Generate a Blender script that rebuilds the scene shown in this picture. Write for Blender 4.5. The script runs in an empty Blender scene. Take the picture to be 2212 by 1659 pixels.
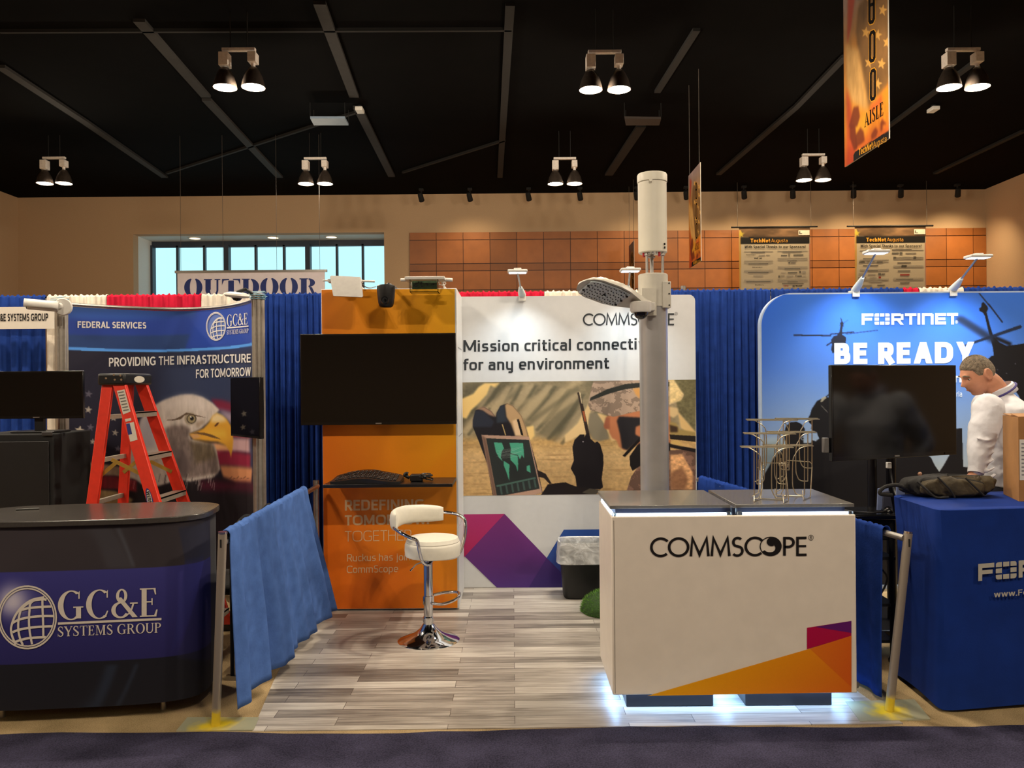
import bpy, bmesh, math, random
import numpy as np
from mathutils import Vector, Matrix
from mathutils.geometry import tessellate_polygon

SC = bpy.context.scene
COL = SC.collection
R = math.radians
PI = math.pi

# ------------------------------------------------------------------ camera
FPX = 1740.0            # focal length in pixels of the 2212 px wide frame
CAMH = 1.70
ROLL = R(0.5)
cam_d = bpy.data.cameras.new('camera')
cam_d.sensor_width = 36.0
cam_d.lens = 36.0 * FPX / 2212.0
cam_d.clip_end = 200
cam = bpy.data.objects.new('camera', cam_d)
cam.location = (0, 0, CAMH)
cam.rotation_euler = (R(90), ROLL, 0)
COL.objects.link(cam)
SC.camera = cam

# ------------------------------------------------------------------ world (daylight outside the window) and exposure
w = bpy.data.worlds.new('daylight')
SC.world = w
w.use_nodes = True
bg = w.node_tree.nodes['Background']
bg.inputs[0].default_value = (0.52, 0.84, 0.90, 1)
bg.inputs[1].default_value = 1.4
SC.view_settings.view_transform = 'Standard'
SC.view_settings.look = 'None'
SC.view_settings.gamma = 1.0
SC.view_settings.use_curve_mapping = False
SC.view_settings.exposure = 0.0
SC.cycles.max_bounces = 6
SC.cycles.use_denoising = True

# ------------------------------------------------------------------ hall lamps (grid of twin pendants; the ones out of frame are light only)
LAMP_Z = 6.05
LAMP_X = [-9.25, -4.0, 1.2, 6.4]
LAMP_COL = (1.0, 0.85, 0.66)
LAMP_W = 330.0
def hall_light(x, y, z, power):
    l = bpy.data.lights.new('hall_lamp_light', 'SPOT')
    l.energy = power; l.color = LAMP_COL; l.spot_size = R(164); l.spot_blend = 0.4; l.shadow_soft_size = 0.05
    o = bpy.data.objects.new('hall_lamp_light', l); o.location = (x, y, z)
    COL.objects.link(o)
    return o
def area(name, loc, rot, sx, sy, power, color, spread=180):
    l = bpy.data.lights.new(name, 'AREA'); l.shape = 'RECTANGLE'; l.size = sx; l.size_y = sy
    l.energy = power; l.color = color; l.spread = R(spread)
    o = bpy.data.objects.new(name, l); o.location = loc; o.rotation_euler = rot
    COL.objects.link(o); return o
def spot(name, loc, target, power, color, size, blend=0.8, soft=0.05):
    l = bpy.data.lights.new(name, 'SPOT'); l.energy = power; l.color = color
    l.spot_size = R(size); l.spot_blend = blend; l.shadow_soft_size = soft
    o = bpy.data.objects.new(name, l); o.location = loc
    d = Vector(target) - Vector(loc)
    o.rotation_euler = d.to_track_quat('-Z', 'Y').to_euler()
    COL.objects.link(o); return o
for (ly, pw) in ((-5.4, 0.12), (0.3, 0.74), (5.85, 1.05)):
    for lx in LAMP_X:
        for s in (-1, 1):
            hall_light(lx + s * 0.19, ly, LAMP_Z - 0.62, LAMP_W * pw)
for s in (-1, 1): hall_light(-9.25 + s * .19, 11.4, LAMP_Z - .62, LAMP_W * .6)
wp = area('window_daylight', (-7.0, 23.9, 4.6), (R(-90), 0, 0), 6.8, 2.6, 1, (1, 1, 1))
wp.data.cycles.is_portal = True

# ------------------------------------------------------------------ pixel <-> place helpers (build-time arithmetic only)
CR, SR = math.cos(ROLL), math.sin(ROLL)
def ray(px, py):
    dx = px - 1106.0; dy = 829.5 - py
    return ((dx * CR + dy * SR) / FPX, (-dx * SR + dy * CR) / FPX)
def at(px, py, Y):
    a, b = ray(px, py)
    return Vector((a * Y, Y, CAMH + b * Y))
def atz(px, py, z):
    a, b = ray(px, py)
    Y = (z - CAMH) / b
    return Vector((a * Y, Y, z))
def atx(px, py, X):
    a, b = ray(px, py)
    Y = X / a
    return Vector((X, Y, CAMH + b * Y))

def lin1(v):
    v = v / 255.0
    return v / 12.92 if v <= 0.04045 else ((v + 0.055) / 1.055) ** 2.4
def lin(c):
    return tuple(lin1(v) for v in c[:3])

# ------------------------------------------------------------------ materials
MATS = {}
def mat(name, rgb, rough=0.5, metal=0.0, noise=(30.0, 0.12), bump=None, spec=None, emit=None, es=1.0, coat=0.0, trans=0.0, alpha=1.0, sheen=0.0, attr=None, ior=None):
    if name in MATS: return MATS[name]
    m = bpy.data.materials.new(name); m.use_nodes = True
    nt = m.node_tree; N = nt.nodes; L = nt.links
    b = N['Principled BSDF']
    b.inputs['Roughness'].default_value = rough
    b.inputs['Metallic'].default_value = metal
    if spec is not None: b.inputs['Specular IOR Level'].default_value = spec
    if ior: b.inputs['IOR'].default_value = ior
    b.inputs['Coat Weight'].default_value = coat
    b.inputs['Transmission Weight'].default_value = trans
    b.inputs['Alpha'].default_value = alpha
    b.inputs['Sheen Weight'].default_value = sheen
    c = lin(rgb)
    tc = N.new('ShaderNodeTexCoord')
    nz = N.new('ShaderNodeTexNoise'); nz.inputs['Scale'].default_value = noise[0]; nz.inputs['Detail'].default_value = 4
    L.new(tc.outputs['Object'], nz.inputs['Vector'])
    mix = N.new('ShaderNodeMix'); mix.data_type = 'RGBA'; mix.blend_type = 'MULTIPLY'
    rmp = N.new('ShaderNodeMapRange')
    rmp.inputs['From Min'].default_value = 0.3; rmp.inputs['From Max'].default_value = 0.7
    rmp.inputs['To Min'].default_value = 1 - noise[1]; rmp.inputs['To Max'].default_value = 1 + noise[1]
    L.new(nz.outputs['Fac'], rmp.inputs['Value'])
    mix.inputs['Factor'].default_value = 1.0
    if attr:
        at_ = N.new('ShaderNodeAttribute'); at_.attribute_name = attr
        L.new(at_.outputs['Color'], mix.inputs['A'])
    else:
        mix.inputs['A'].default_value = (*c, 1)
    L.new(rmp.outputs['Result'], mix.inputs['B'])
    L.new(mix.outputs['Result'], b.inputs['Base Color'])
    if bump:
        bz = N.new('ShaderNodeTexNoise'); bz.inputs['Scale'].default_value = bump[0]; bz.inputs['Detail'].default_value = 5
        L.new(tc.outputs['Object'], bz.inputs['Vector'])
        bp = N.new('ShaderNodeBump'); bp.inputs['Strength'].default_value = bump[1]; bp.inputs['Distance'].default_value = bump[2] if len(bump) > 2 else 0.01
        L.new(bz.outputs['Fac'], bp.inputs['Height']); L.new(bp.outputs['Normal'], b.inputs['Normal'])
    if emit is not None:
        b.inputs['Emission Color'].default_value = (*lin(emit), 1)
        b.inputs['Emission Strength'].default_value = es
    MATS[name] = m
    return m

# ------------------------------------------------------------------ mesh building
ORG = {}
def org(o):
    return ORG.get(o.name, Vector((0, 0, 0))) if o else Vector((0, 0, 0))
def tag(o, label=None, cat=None, group=None, kind=None):
    if label: o['label'] = label
    if cat: o['category'] = cat
    if group: o['group'] = group
    if kind: o['kind'] = kind
    return o
def thing(name, label, cat, loc=(0, 0, 0), group=None):
    o = bpy.data.objects.new(name, None); COL.objects.link(o)
    o.empty_display_size = 0.1
    o.location = loc; ORG[o.name] = Vector(loc)
    return tag(o, label, cat, group)
def copy_tree(o, loc, label=None, group=None):
    c = o.copy(); COL.objects.link(c); c.location = loc
    if label: c['label'] = label
    if group: c['group'] = group
    ORG[c.name] = Vector(loc)
    for ch in list(o.children):
        d = ch.copy(); COL.objects.link(d); d.parent = c
        for g in list(ch.children):
            e = g.copy(); COL.objects.link(e); e.parent = d
    return c

class MB:
    """collects polygons given in world space"""
    def __init__(self):
        self.v = []; self.f = []
    def add(self, vs, fs):
        n = len(self.v)
        self.v += [Vector(p) for p in vs]
        self.f += [tuple(i + n for i in f) for f in fs]
        return self
    def box(self, x0, x1, y0, y1, z0, z1, M=None):
        vs = [Vector(p) for p in ((x0, y0, z0), (x1, y0, z0), (x1, y1, z0), (x0, y1, z0), (x0, y0, z1), (x1, y0, z1), (x1, y1, z1), (x0, y1, z1))]
        if M is not None: vs = [M @ p for p in vs]
        return self.add(vs, [(0, 3, 2, 1), (4, 5, 6, 7), (0, 1, 5, 4), (1, 2, 6, 5), (2, 3, 7, 6), (3, 0, 4, 7)])
    def tube(self, pts, r, seg=10, closed=False, cap=True):
        pts = [Vector(p) for p in pts]; n = len(pts)
        rr = r if isinstance(r, (list, tuple)) else [r] * n
        rings = []; up = None
        for i, p in enumerate(pts):
            if closed: t = pts[(i + 1) % n] - pts[i - 1]
            else: t = pts[min(i + 1, n - 1)] - pts[max(i - 1, 0)]
            if t.length < 1e-9: t = Vector((0, 0, 1))
            t.normalize()
            if up is None:
                a = Vector((0, 0, 1)) if abs(t.z) < 0.9 else Vector((1, 0, 0))
                u = t.cross(a).normalized()
            else:
                u = (up - t * up.dot(t)).normalized()
            up = u; q = t.cross(u)
            rings.append([p + (u * math.cos(2 * PI * k / seg) + q * math.sin(2 * PI * k / seg)) * rr[i] for k in range(seg)])
        vs = [v for ring in rings for v in ring]; fs = []
        m = n if closed else n - 1
        for i in range(m):
            j = (i + 1) % n
            for k in range(seg):
                l = (k + 1) % seg
                fs.append((i * seg + k, i * seg + l, j * seg + l, j * seg + k))
        if cap and not closed:
            fs.append(tuple(range(seg - 1, -1, -1))); fs.append(tuple((n - 1) * seg + k for k in range(seg)))
        return self.add(vs, fs)
    def lathe(self, prof, c, seg=32, axis=None, cap=True):
        """prof: (radius, height) pairs along the axis from point c"""
        c = Vector(c); ax = Vector(axis or (0, 0, 1)).normalized()
        a = Vector((1, 0, 0)) if abs(ax.x) < 0.9 else Vector((0, 1, 0))
        u = ax.cross(a).normalized(); q = ax.cross(u)
        vs = []; fs = []
        for (r, h) in prof:
            for k in range(seg):
                t = 2 * PI * k / seg
                vs.append(c + ax * h + (u * math.cos(t) + q * math.sin(t)) * max(r, 1e-5))
        for i in range(len(prof) - 1):
            for k in range(seg):
                l = (k + 1) % seg
                fs.append((i * seg + k, i * seg + l, (i + 1) * seg + l, (i + 1) * seg + k))
        if cap:
            fs.append(tuple(range(seg - 1, -1, -1))); fs.append(tuple((len(prof) - 1) * seg + k for k in range(seg)))
        return self.add(vs, fs)
    def grid(self, fn, nu, nv, closed_u=False):
        vs = [fn(i / (nu if closed_u else nu - 1), j / (nv - 1)) for j in range(nv) for i in range(nu)]
        fs = []
        for j in range(nv - 1):
            for i in range(nu if closed_u else nu - 1):
                k = (i + 1) % nu
                fs.append((j * nu + i, j * nu + k, (j + 1) * nu + k, (j + 1) * nu + i))
        return self.add(vs, fs)
    def prism(self, poly, off):
        """closed solid from a planar polygon (3-D points) pushed by vector off"""
        n = len(poly); off = Vector(off)
        a = [Vector(p) for p in poly]; b = [p + off for p in a]
        fs = [(i, (i + 1) % n, n + (i + 1) % n, n + i) for i in range(n)]
        tri = tessellate_polygon([a])
        fs += [tuple(t) for t in tri] + [tuple(n + i for i in reversed(t)) for t in tri]
        return self.add(a + b, fs)
    def build(self, name, m, parent=None, smooth=None, bevel=0, seg=2, sub=0, solid=0, fixn=True):
        me = bpy.data.meshes.new(name)
        o0 = org(parent)
        me.from_pydata([tuple(p - o0) for p in self.v], [], self.f)
        if fixn:
            bm = bmesh.new(); bm.from_mesh(me); bmesh.ops.recalc_face_normals(bm, faces=bm.faces); bm.to_mesh(me); bm.free()
        me.update()
        o = bpy.data.objects.new(name, me); COL.objects.link(o)
        if m is not None: me.materials.append(m)
        if parent is not None:
            o.parent = parent
        ORG[o.name] = o0
        if solid:
            s = o.modifiers.new('solid', 'SOLIDIFY'); s.thickness = solid; s.offset = 0
        if bevel:
            b = o.modifiers.new('bevel', 'BEVEL'); b.width = bevel; b.segments = seg; b.limit_method = 'ANGLE'; b.angle_limit = R(40)
        if sub:
            s = o.modifiers.new('sub', 'SUBSURF'); s.levels = sub; s.render_levels = sub
        if smooth is None: smooth = True
        if smooth:
            me.polygons.foreach_set('use_smooth', [True] * len(me.polygons))
            try: me.set_sharp_from_angle(angle=R(38))
            except Exception: pass
        return o

def frame_matrix(o, x, y, z):
    M = Matrix.Identity(4)
    for i, a in enumerate((x, y, z)):
        for k in range(3): M[k][i] = a[k]
    for k in range(3): M[k][3] = o[k]
    return M
def rotz(c, deg):
    return Matrix.Translation(Vector(c)) @ Matrix.Rotation(R(deg), 4, 'Z')
def arc(c, r, a0, a1, n, u=(1, 0, 0), v=(0, 1, 0)):
    c = Vector(c); u = Vector(u); v = Vector(v)
    return [c + u * (r * math.cos(R(a0 + (a1 - a0) * i / (n - 1)))) + v * (r * math.sin(R(a0 + (a1 - a0) * i / (n - 1)))) for i in range(n)]
def smooth_path(pts, n=8):
    """Catmull-Rom through pts"""
    P = [Vector(p) for p in pts]; out = []
    for i in range(len(P) - 1):
        p0 = P[max(i - 1, 0)]; p1 = P[i]; p2 = P[i + 1]; p3 = P[min(i + 2, len(P) - 1)]
        for k in range(n):
            t = k / n
            out.append(0.5 * ((2 * p1) + (p2 - p0) * t + (2 * p0 - 5 * p1 + 4 * p2 - p3) * t * t + (3 * p1 - p0 - 3 * p2 + p3) * t ** 3))
    out.append(P[-1])
    return out

# ------------------------------------------------------------------ printed pictures: painted on a numpy canvas, stored as colours on the print's own mesh
def fbm(W, H, sx, sy, octs=4, seed=0, angle=0):
    rng = np.random.RandomState(seed)
    yy, xx = np.mgrid[0:H, 0:W].astype(float)
    ca, sa = math.cos(angle), math.sin(angle)
    X = (xx * ca + yy * sa); Y = (-xx * sa + yy * ca)
    out = np.zeros((H, W)); amp = 1.0; tot = 0
    for o in range(octs):
        fx = X / sx * 2 ** o; fy = Y / sy * 2 ** o
        T = rng.rand(64, 64)
        ix = np.floor(fx).astype(int); iy = np.floor(fy).astype(int)
        tx = fx - ix; ty = fy - iy
        tx = tx * tx * (3 - 2 * tx); ty = ty * ty * (3 - 2 * ty)
        g = lambda a, b: T[b % 64, a % 64]
        out += amp * ((g(ix, iy) * (1 - tx) + g(ix + 1, iy) * tx) * (1 - ty) + (g(ix, iy + 1) * (1 - tx) + g(ix + 1, iy + 1) * tx) * ty)
        tot += amp; amp *= 0.5
    return out / tot
def boxblur(a, r):
    r = int(r)
    if r < 1: return a
    for ax in (0, 1):
        for _ in range(2):
            p = np.pad(a, [(r + 1, r) if i == ax else (0, 0) for i in range(a.ndim)], mode='edge')
            c = np.cumsum(p, axis=ax)
            n = a.shape[ax]
            s1 = [slice(None)] * a.ndim; s0 = [slice(None)] * a.ndim
            s1[ax] = slice(2 * r + 1, 2 * r + 1 + n); s0[ax] = slice(0, n)
            a = (c[tuple(s1)] - c[tuple(s0)]) / (2 * r + 1)
    return a
class Canvas:
    """u to the right, v downwards in the array; inv turns a photo pixel into (u, v) print coordinates in 0..1"""
    def __init__(self, W, H, inv):
        self.W, self.H, self.inv = W, H, inv
        self.a = np.zeros((H, W, 3))
    def pts(self, P):
        q = [self.inv(*p) for p in P]
        return [(u * (self.W - 1), v * (self.H - 1)) for (u, v) in q]
    def mask(self, P, blur=0):
        q = self.pts(P)
        W, H = self.W, self.H
        m = np.zeros((H, W))
        xs = [p[0] for p in q]; ys = [p[1] for p in q]
        x0 = max(int(min(xs)) - 1, 0); x1 = min(int(max(xs)) + 2, W); y0 = max(int(min(ys)) - 1, 0); y1 = min(int(max(ys)) + 2, H)
        if x1 > x0 and y1 > y0:
            acc = np.zeros((y1 - y0, x1 - x0))
            for ox in (-0.25, 0.25):
                for oy in (-0.25, 0.25):
                    yy, xx = np.mgrid[y0:y1, x0:x1].astype(float); xx += ox; yy += oy
                    ins = np.zeros(xx.shape, bool)
                    n = len(q)
                    for i in range(n):
                        (ax, ay), (bx, by) = q[i], q[(i + 1) % n]
                        if ay == by: continue
                        c = ((ay > yy) != (by > yy)) & (xx < (bx - ax) * (yy - ay) / (by - ay) + ax)
                        ins ^= c
                    acc += ins
            m[y0:y1, x0:x1] = acc / 4
        return boxblur(m, blur) if blur else m
    def put(self, m, c, alpha=1.0):
        c = np.array(c, float)
        m = (m * alpha)[..., None]
        self.a = self.a * (1 - m) + c * m
    def poly(self, P, c, blur=0, alpha=1.0, noise=None):
        m = self.mask(P, blur)
        if noise is not None:
            c = np.array(c, float)[None, None, :] * noise[..., None]
        self.put(m, c, alpha)
    def line(self, p, q, wd, c, blur=0, alpha=1.0):
        p = Vector((*p, 0)); q = Vector((*q, 0)); d = (q - p).normalized(); n = Vector((-d.y, d.x, 0)) * wd / 2
        self.poly([(p + n)[:2], (q + n)[:2], (q - n)[:2], (p - n)[:2]], c, blur, alpha)
    def star(self, c, r, colr, rot=0, alpha=1.0, sx=1.0, blur=0):
        P = []
        for k in range(10):
            t = R(-90 + rot + 36 * k); rr = r if k % 2 == 0 else r * 0.42
            P.append((c[0] + rr * sx * math.cos(t), c[1] + rr * math.sin(t)))
        self.poly(P, colr, blur, alpha)
    def disc(self, c, r, colr, alpha=1.0, blur=0, ry=None):
        self.poly([(c[0] + r * math.cos(2 * PI * k / 28), c[1] + (ry or r) * math.sin(2 * PI * k / 28)) for k in range(28)], colr, blur, alpha)
    def vgrad(self, stops):
        """stops: (v 0..1, colour)"""
        v = np.linspace(0, 1, self.H)
        for k in range(3):
            self.a[:, :, k] = np.interp(v, [s[0] for s in stops], [s[1][k] for s in stops])[:, None]
    def mesh(self, name, surf, parent, gain=(1, 1, 1), rough=0.55, noise=0.0, spec=0.3, bumpm=None):
        W, H = self.W, self.H
        vs = np.empty((H, W, 3))
        o0 = org(parent)
        for j in range(H):
            for i in range(W):
                p = surf(i / (W - 1), j / (H - 1)); vs[j, i] = (p[0] - o0.x, p[1] - o0.y, p[2] - o0.z)
        idx = np.arange(W * H).reshape(H, W)
        q = np.stack([idx[:-1, :-1], idx[1:, :-1], idx[1:, 1:], idx[:-1, 1:]], -1).reshape(-1, 4)
        me = bpy.data.meshes.new(name)
        me.vertices.add(W * H); me.vertices.foreach_set('co', vs.reshape(-1))
        me.loops.add(q.size); me.loops.foreach_set('vertex_index', q.reshape(-1).astype(np.int32))
        me.polygons.add(len(q)); me.polygons.foreach_set('loop_start', (np.arange(len(q)) * 4).astype(np.int32))
        me.polygons.foreach_set('use_smooth', np.ones(len(q), bool))
        me.update(calc_edges=True); me.validate()
        a = np.clip(self.a, 0, 255) / 255.0
        l = np.where(a <= 0.04045, a / 12.92, ((a + 0.055) / 1.055) ** 2.4) * np.array(gain)[None, None, :]
        l = np.clip(l, 0, 0.92)
        ca = me.color_attributes.new('Col', 'FLOAT_COLOR', 'POINT')
        ca.data.foreach_set('color', np.concatenate([l, np.ones((H, W, 1))], -1).reshape(-1).astype(np.float32))
        m = mat('print_%d_%d' % (int(rough * 100), int(spec * 100)), (128, 128, 128), rough, noise=(200, 0.02), attr='Col', spec=spec)
        me.materials.append(m)
        o = bpy.data.objects.new(name, me); COL.objects.link(o)
        if parent is not None: o.parent = parent
        ORG[o.name] = o0
        return o

def colour_polys(name, polys, mapf, parent, rough=0.5, step=0.0004):
    """flat printed shapes; polys: (pixel points, colour or list of colours per point); later ones lie a hair nearer"""
    vs = []; fs = []; cs = []
    o0 = org(parent)
    for k, (P, c) in enumerate(polys):
        n0 = len(vs)
        pts = [mapf(*p, k * step) for p in P]
        vs += [tuple(p - o0) for p in pts]
        cc = c if isinstance(c[0], (tuple, list)) else [c] * len(P)
        cs += [(*lin(x), 1) for x in cc]
        for t in tessellate_polygon([[Vector((p[0], p[1], 0)) for p in P]]):
            fs.append(tuple(n0 + i for i in t))
    me = bpy.data.meshes.new(name); me.from_pydata(vs, [], fs); me.update()
    ca = me.color_attributes.new('Col', 'FLOAT_COLOR', 'POINT')
    ca.data.foreach_set('color', np.array(cs, np.float32).reshape(-1))
    me.materials.append(mat('print_%d' % int(rough * 100), (128, 128, 128), rough, noise=(200, 0.02), attr='Col', spec=0.3))
    o = bpy.data.objects.new(name, me); COL.objects.link(o)
    if parent is not None: o.parent = parent
    ORG[o.name] = o0
    return o

# ------------------------------------------------------------------ lettering
def font_glyphs(s, bold=0.0, spacing=1.0):
    c = bpy.data.curves.new('t', 'FONT'); c.body = s; c.offset = bold; c.space_character = spacing; c.resolution_u = 4
    o = bpy.data.objects.new('t', c); COL.objects.link(o)
    dg = bpy.context.evaluated_depsgraph_get()
    me = bpy.data.meshes.new_from_object(o.evaluated_get(dg))
    V = [(v.co.x, v.co.y) for v in me.vertices]; F = [tuple(p.vertices) for p in me.polygons]
    bpy.data.objects.remove(o); bpy.data.curves.remove(c); bpy.data.meshes.remove(me)
    return V, F
class G2:
    """2-D shapes for hand-drawn letters; y up, cap height 1"""
    def __init__(self): self.V = []; self.F = []; self.Ly = []; self.k = 0
    def lay(self):
        self.Ly += [self.k] * (len(self.V) - len(self.Ly)); self.k += 1
    def poly(self, P):
        n = len(self.V); self.V += [tuple(p) for p in P]; self.lay()
        self.F += [tuple(n + i for i in t) for t in tessellate_polygon([[Vector((p[0], p[1], 0)) for p in P]])]
    def rect(self, x0, y0, x1, y1): self.poly([(x0, y0), (x1, y0), (x1, y1), (x0, y1)])
    def band(self, cx, cy, rx, ry, tx, ty, a0, a1, n=28):
        """elliptic band, tx thick at the sides and ty thick at top and bottom"""
        k0 = len(self.V)
        for i in range(n + 1):
            t = R(a0 + (a1 - a0) * i / n); c, s = math.cos(t), math.sin(t)
            self.V.append((cx + rx * c, cy + ry * s)); self.V.append((cx + (rx - tx) * c, cy + (ry - ty) * s))
        for i in range(n): self.F.append((k0 + 2 * i, k0 + 2 * i + 2, k0 + 2 * i + 3, k0 + 2 * i + 1))
        self.lay()
    def stroke(self, pts, wd, closed=False):
        P = [Vector((p[0], p[1])) for p in pts]; n = len(P); k0 = len(self.V)
        for i, p in enumerate(P):
            a = P[i - 1] if (i > 0 or closed) else P[i]
            b = P[(i + 1) % n] if (i < n - 1 or closed) else P[i]
            d1 = (p - a); d2 = (b - p)
            if d1.length < 1e-9: d1 = d2
            if d2.length < 1e-9: d2 = d1
            d1 = d1.normalized(); d2 = d2.normalized()
            m = (d1 + d2)
            m = m.normalized() if m.length > 1e-6 else d1
            nn = Vector((-m.y, m.x)); k = max(0.35, nn.dot(Vector((-d1.y, d1.x))))
            self.V.append(tuple(p + nn * (wd / 2 / k))); self.V.append(tuple(p - nn * (wd / 2 / k)))
        for i in range(n if closed else n - 1):
            j = (i + 1) % n
            self.F.append((k0 + 2 * i, k0 + 2 * i + 1, k0 + 2 * j + 1, k0 + 2 * j))
        self.lay()
    def join(self, other, dx=0, dy=0, s=1.0, sx=None):
        n = len(self.V); sx = sx or s
        self.V += [(x * sx + dx, y * s + dy) for x, y in other.V]; self.Ly += other.Ly; self.F += [tuple(i + n for i in f) for f in other.F]
        return self
def sans_glyph(ch, w=.16, n=2.4):
    """plain sans letter drawn as strokes of weight w; n squares off the curves"""
    g = G2(); h = w / 2; T = 1 - h; B = h; X = .72 - h; D = -.27 + h; l = h
    def arc_(cx, cy, rx, ry, a0, a1, k=14):
        out = []
        for i in range(k + 1):
            t = R(a0 + (a1 - a0) * i / k); c, s = math.cos(t), math.sin(t)
            out.append((cx + rx * math.copysign(abs(c) ** (2 / n), c), cy + ry * math.copysign(abs(s) ** (2 / n), s)))
        return out
    S = g.stroke
    xm = X / 2 + B / 2; xr = (X - B) / 2
    def leg(x0, y0, x1, y1):
        k = h * math.hypot(x1 - x0, y1 - y0) / abs(y1 - y0); g.poly([(x0 - k, y0), (x0 + k, y0), (x1 + k, y1), (x1 - k, y1)])
    if ch == 'A': leg(h, 0, .37, 1); leg(.74 - h, 0, .37, 1); g.rect(.16, .22, .58, .22 + w * .9); return g, .76
    if ch == 'B':
        S([(l, 0), (l, 1)], w); S([(l, T), (.30, T)] + arc_(.32, (T + .52) / 2, .26 - h, (T - .52) / 2, 90, -90) + [(l, .52)], w); S([(.30, .52)] + arc_(.34, (B + .52) / 2, .29 - h, (.52 - B) / 2, 90, -90) + [(l, B)], w); return g, .68
    if ch == 'C': S(arc_(.42, .5, .42 - h, .5 - h, 46, 314, 22), w); return g, .74
    if ch == 'D': S([(l, 0), (l, 1)], w); S([(l, T), (.28, T)] + arc_(.30, .5, .42 - h, .5 - h, 90, -90, 18) + [(l, B)], w); return g, .78
    if ch in 'EF':
        S([(l, 0), (l, 1)], w); S([(l, T), (.54, T)], w); S([(l, .52), (.50, .52)], w)
        if ch == 'E': S([(l, B), (.55, B)], w)
        return g, .60
    if ch == 'G': S(arc_(.42, .5, .42 - h, .5 - h, 46, 300, 22) + [(.76 - h, .16), (.76 - h, .46), (.48, .46)], w); return g, .82
    if ch == 'H': S([(l, 0), (l, 1)], w); S([(.70 - h, 0), (.70 - h, 1)], w); S([(l, .52), (.70 - h, .52)], w); return g, .76
    if ch == 'I': S([(l, 0), (l, 1)], w); return g, w + .07
    if ch == 'J': S([(.3, 1), (.3, .25)] + arc_(.12, .25, .18, .25 - h, 0, -90, 6), w); return g, .42
    if ch == 'K': S([(l, 0), (l, 1)], w); S([(.62, 1), (l + .06, .46)], w); S([(.22, .58), (.64, 0)], w); return g, .66
    if ch == 'L': S([(l, 1), (l, B), (.50, B)], w); return g, .54
    if ch == 'M': g.rect(0, 0, w, 1); g.rect(.92 - w, 0, .92, 1); leg(h * 1.1, 1, .46, .12); leg(.92 - h * 1.1, 1, .46, .12); return g, .99
    if ch == 'N': S([(l, 0), (l, 1)], w); S([(.72 - h, 0), (.72 - h, 1)], w); g.poly([(0, 1), (w * 1.1, 1), (.72, 0), (.72 - w * 1.1, 0)]); return g, .79
    if ch == 'O': S(arc_(.44, .5, .44 - h, .5 - h, 0, 348, 30), w, True); return g, .92
    if ch in 'PR':
        S([(l, 0), (l, 1)], w); S([(l, T), (.30, T)] + arc_(.33, (T + .46) / 2, .28 - h, (T - .46) / 2, 90, -90) + [(l, .46)], w)
        if ch == 'R': S([(.30, .48), (.62 - h * .5, 0)], w * 1.05)
        return g, .66
    if ch == 'S':
        S(arc_(.29, (T + .52) / 2, .27 - h, (T - .52) / 2, 32, 180, 10) + [(.10, .66), (.46, .38)][:0] + arc_(.29, (T + .52) / 2, .27 - h, (T - .52) / 2, 190, 268, 5) + arc_(.29, (B + .52) / 2, .29 - h, (.52 - B) / 2, 88, -150, 18), w); return g, .62
    if ch == 'T': S([(.30, 0), (.30, 1)], w); S([(0, T), (.60, T)], w); return g, .64
    if ch == 'U': S([(l, 1), (l, .36)] + arc_(.35, .36, .35 - h, .36 - h, 180, 360, 14) + [(.70 - h, 1)], w); return g, .77
    if ch == 'V': leg(h, 1, .35, 0); leg(.70 - h, 1, .35, 0); return g, .72
    if ch == 'W': leg(h, 1, .26, 0); leg(.50, 1, .26, 0); leg(.50, 1, .74, 0); leg(1.0 - h, 1, .74, 0); return g, 1.02
    if ch == 'Y': leg(h, 1, .35, .38); leg(.70 - h, 1, .35, .38); g.rect(.35 - h, 0, .35 + h, .44); return g, .72
    if ch == 'a':
        S([(.05, .64)] + arc_(.25, X - .15, .25 - h, .15, 125, 0, 8) + [(.50 - h, 0)], w); S([(.50 - h, .42), (.26, .42)] + arc_(.25, (.42 + B) / 2, .25 - h, (.42 - B) / 2, 95, 265, 10) + [(.50 - h, B)], w); return g, .58
    if ch == 'b': S([(l, 0), (l, 1)], w); S([(l, X), (.2, X)] + arc_(.26, xm, .27 - h, xr, 90, -90) + [(l, B)], w); return g, .60
    if ch == 'c': S(arc_(.28, xm, .28 - h, xr, 50, 310, 16), w); return g, .50
    if ch == 'd': S([(.53 - h, 0), (.53 - h, 1)], w); S([(.53 - h, X), (.3, X)] + arc_(.27, xm, .27 - h, xr, 90, 270) + [(.53 - h, B)], w); return g, .60
    if ch == 'e': S([(.06, .36), (.54 - h, .36)] + arc_(.27, xm, .27 - h, xr, 4, 312, 18), w); return g, .58
    if ch == 'f': S([(.14, 0), (.14, .80)] + arc_(.32, .80, .18, T - .80, 180, 90, 6) + [(.38, T)], w); S([(0, X), (.36, X)], w * .9); return g, .38
    if ch == 'g': S([(.53 - h, X), (.3, X)] + arc_(.27, xm, .27 - h, xr, 90, 270) + [(.53 - h, B)], w); S([(.53 - h, .72), (.53 - h, -.08)] + arc_(.27, -.08, .26 - h, -.08 - D, 0, -140, 8), w); return g, .60
    if ch == 'h': S([(l, 0), (l, 1)], w); S([(l, X), (.2, X)] + arc_(.26, .42, .26 - h, X - .42, 90, 0, 8) + [(.52 - h, 0)], w); return g, .59
    if ch == 'i': S([(l, 0), (l, .72)], w); g.rect(0, .82, w, .82 + w); return g, w + .08
    if ch == 'j': S([(.16, .72), (.16, -.1)] + arc_(.0, -.1, .16, -.1 - D, 0, -80, 5), w); g.rect(.16 - h, .82, .16 + h, .82 + w); return g, .16 + h + .08
    if ch == 'k': S([(l, 0), (l, 1)], w); S([(.48, .72), (l + .06, .34)], w); S([(.2, .42), (.50, 0)], w); return g, .52
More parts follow.
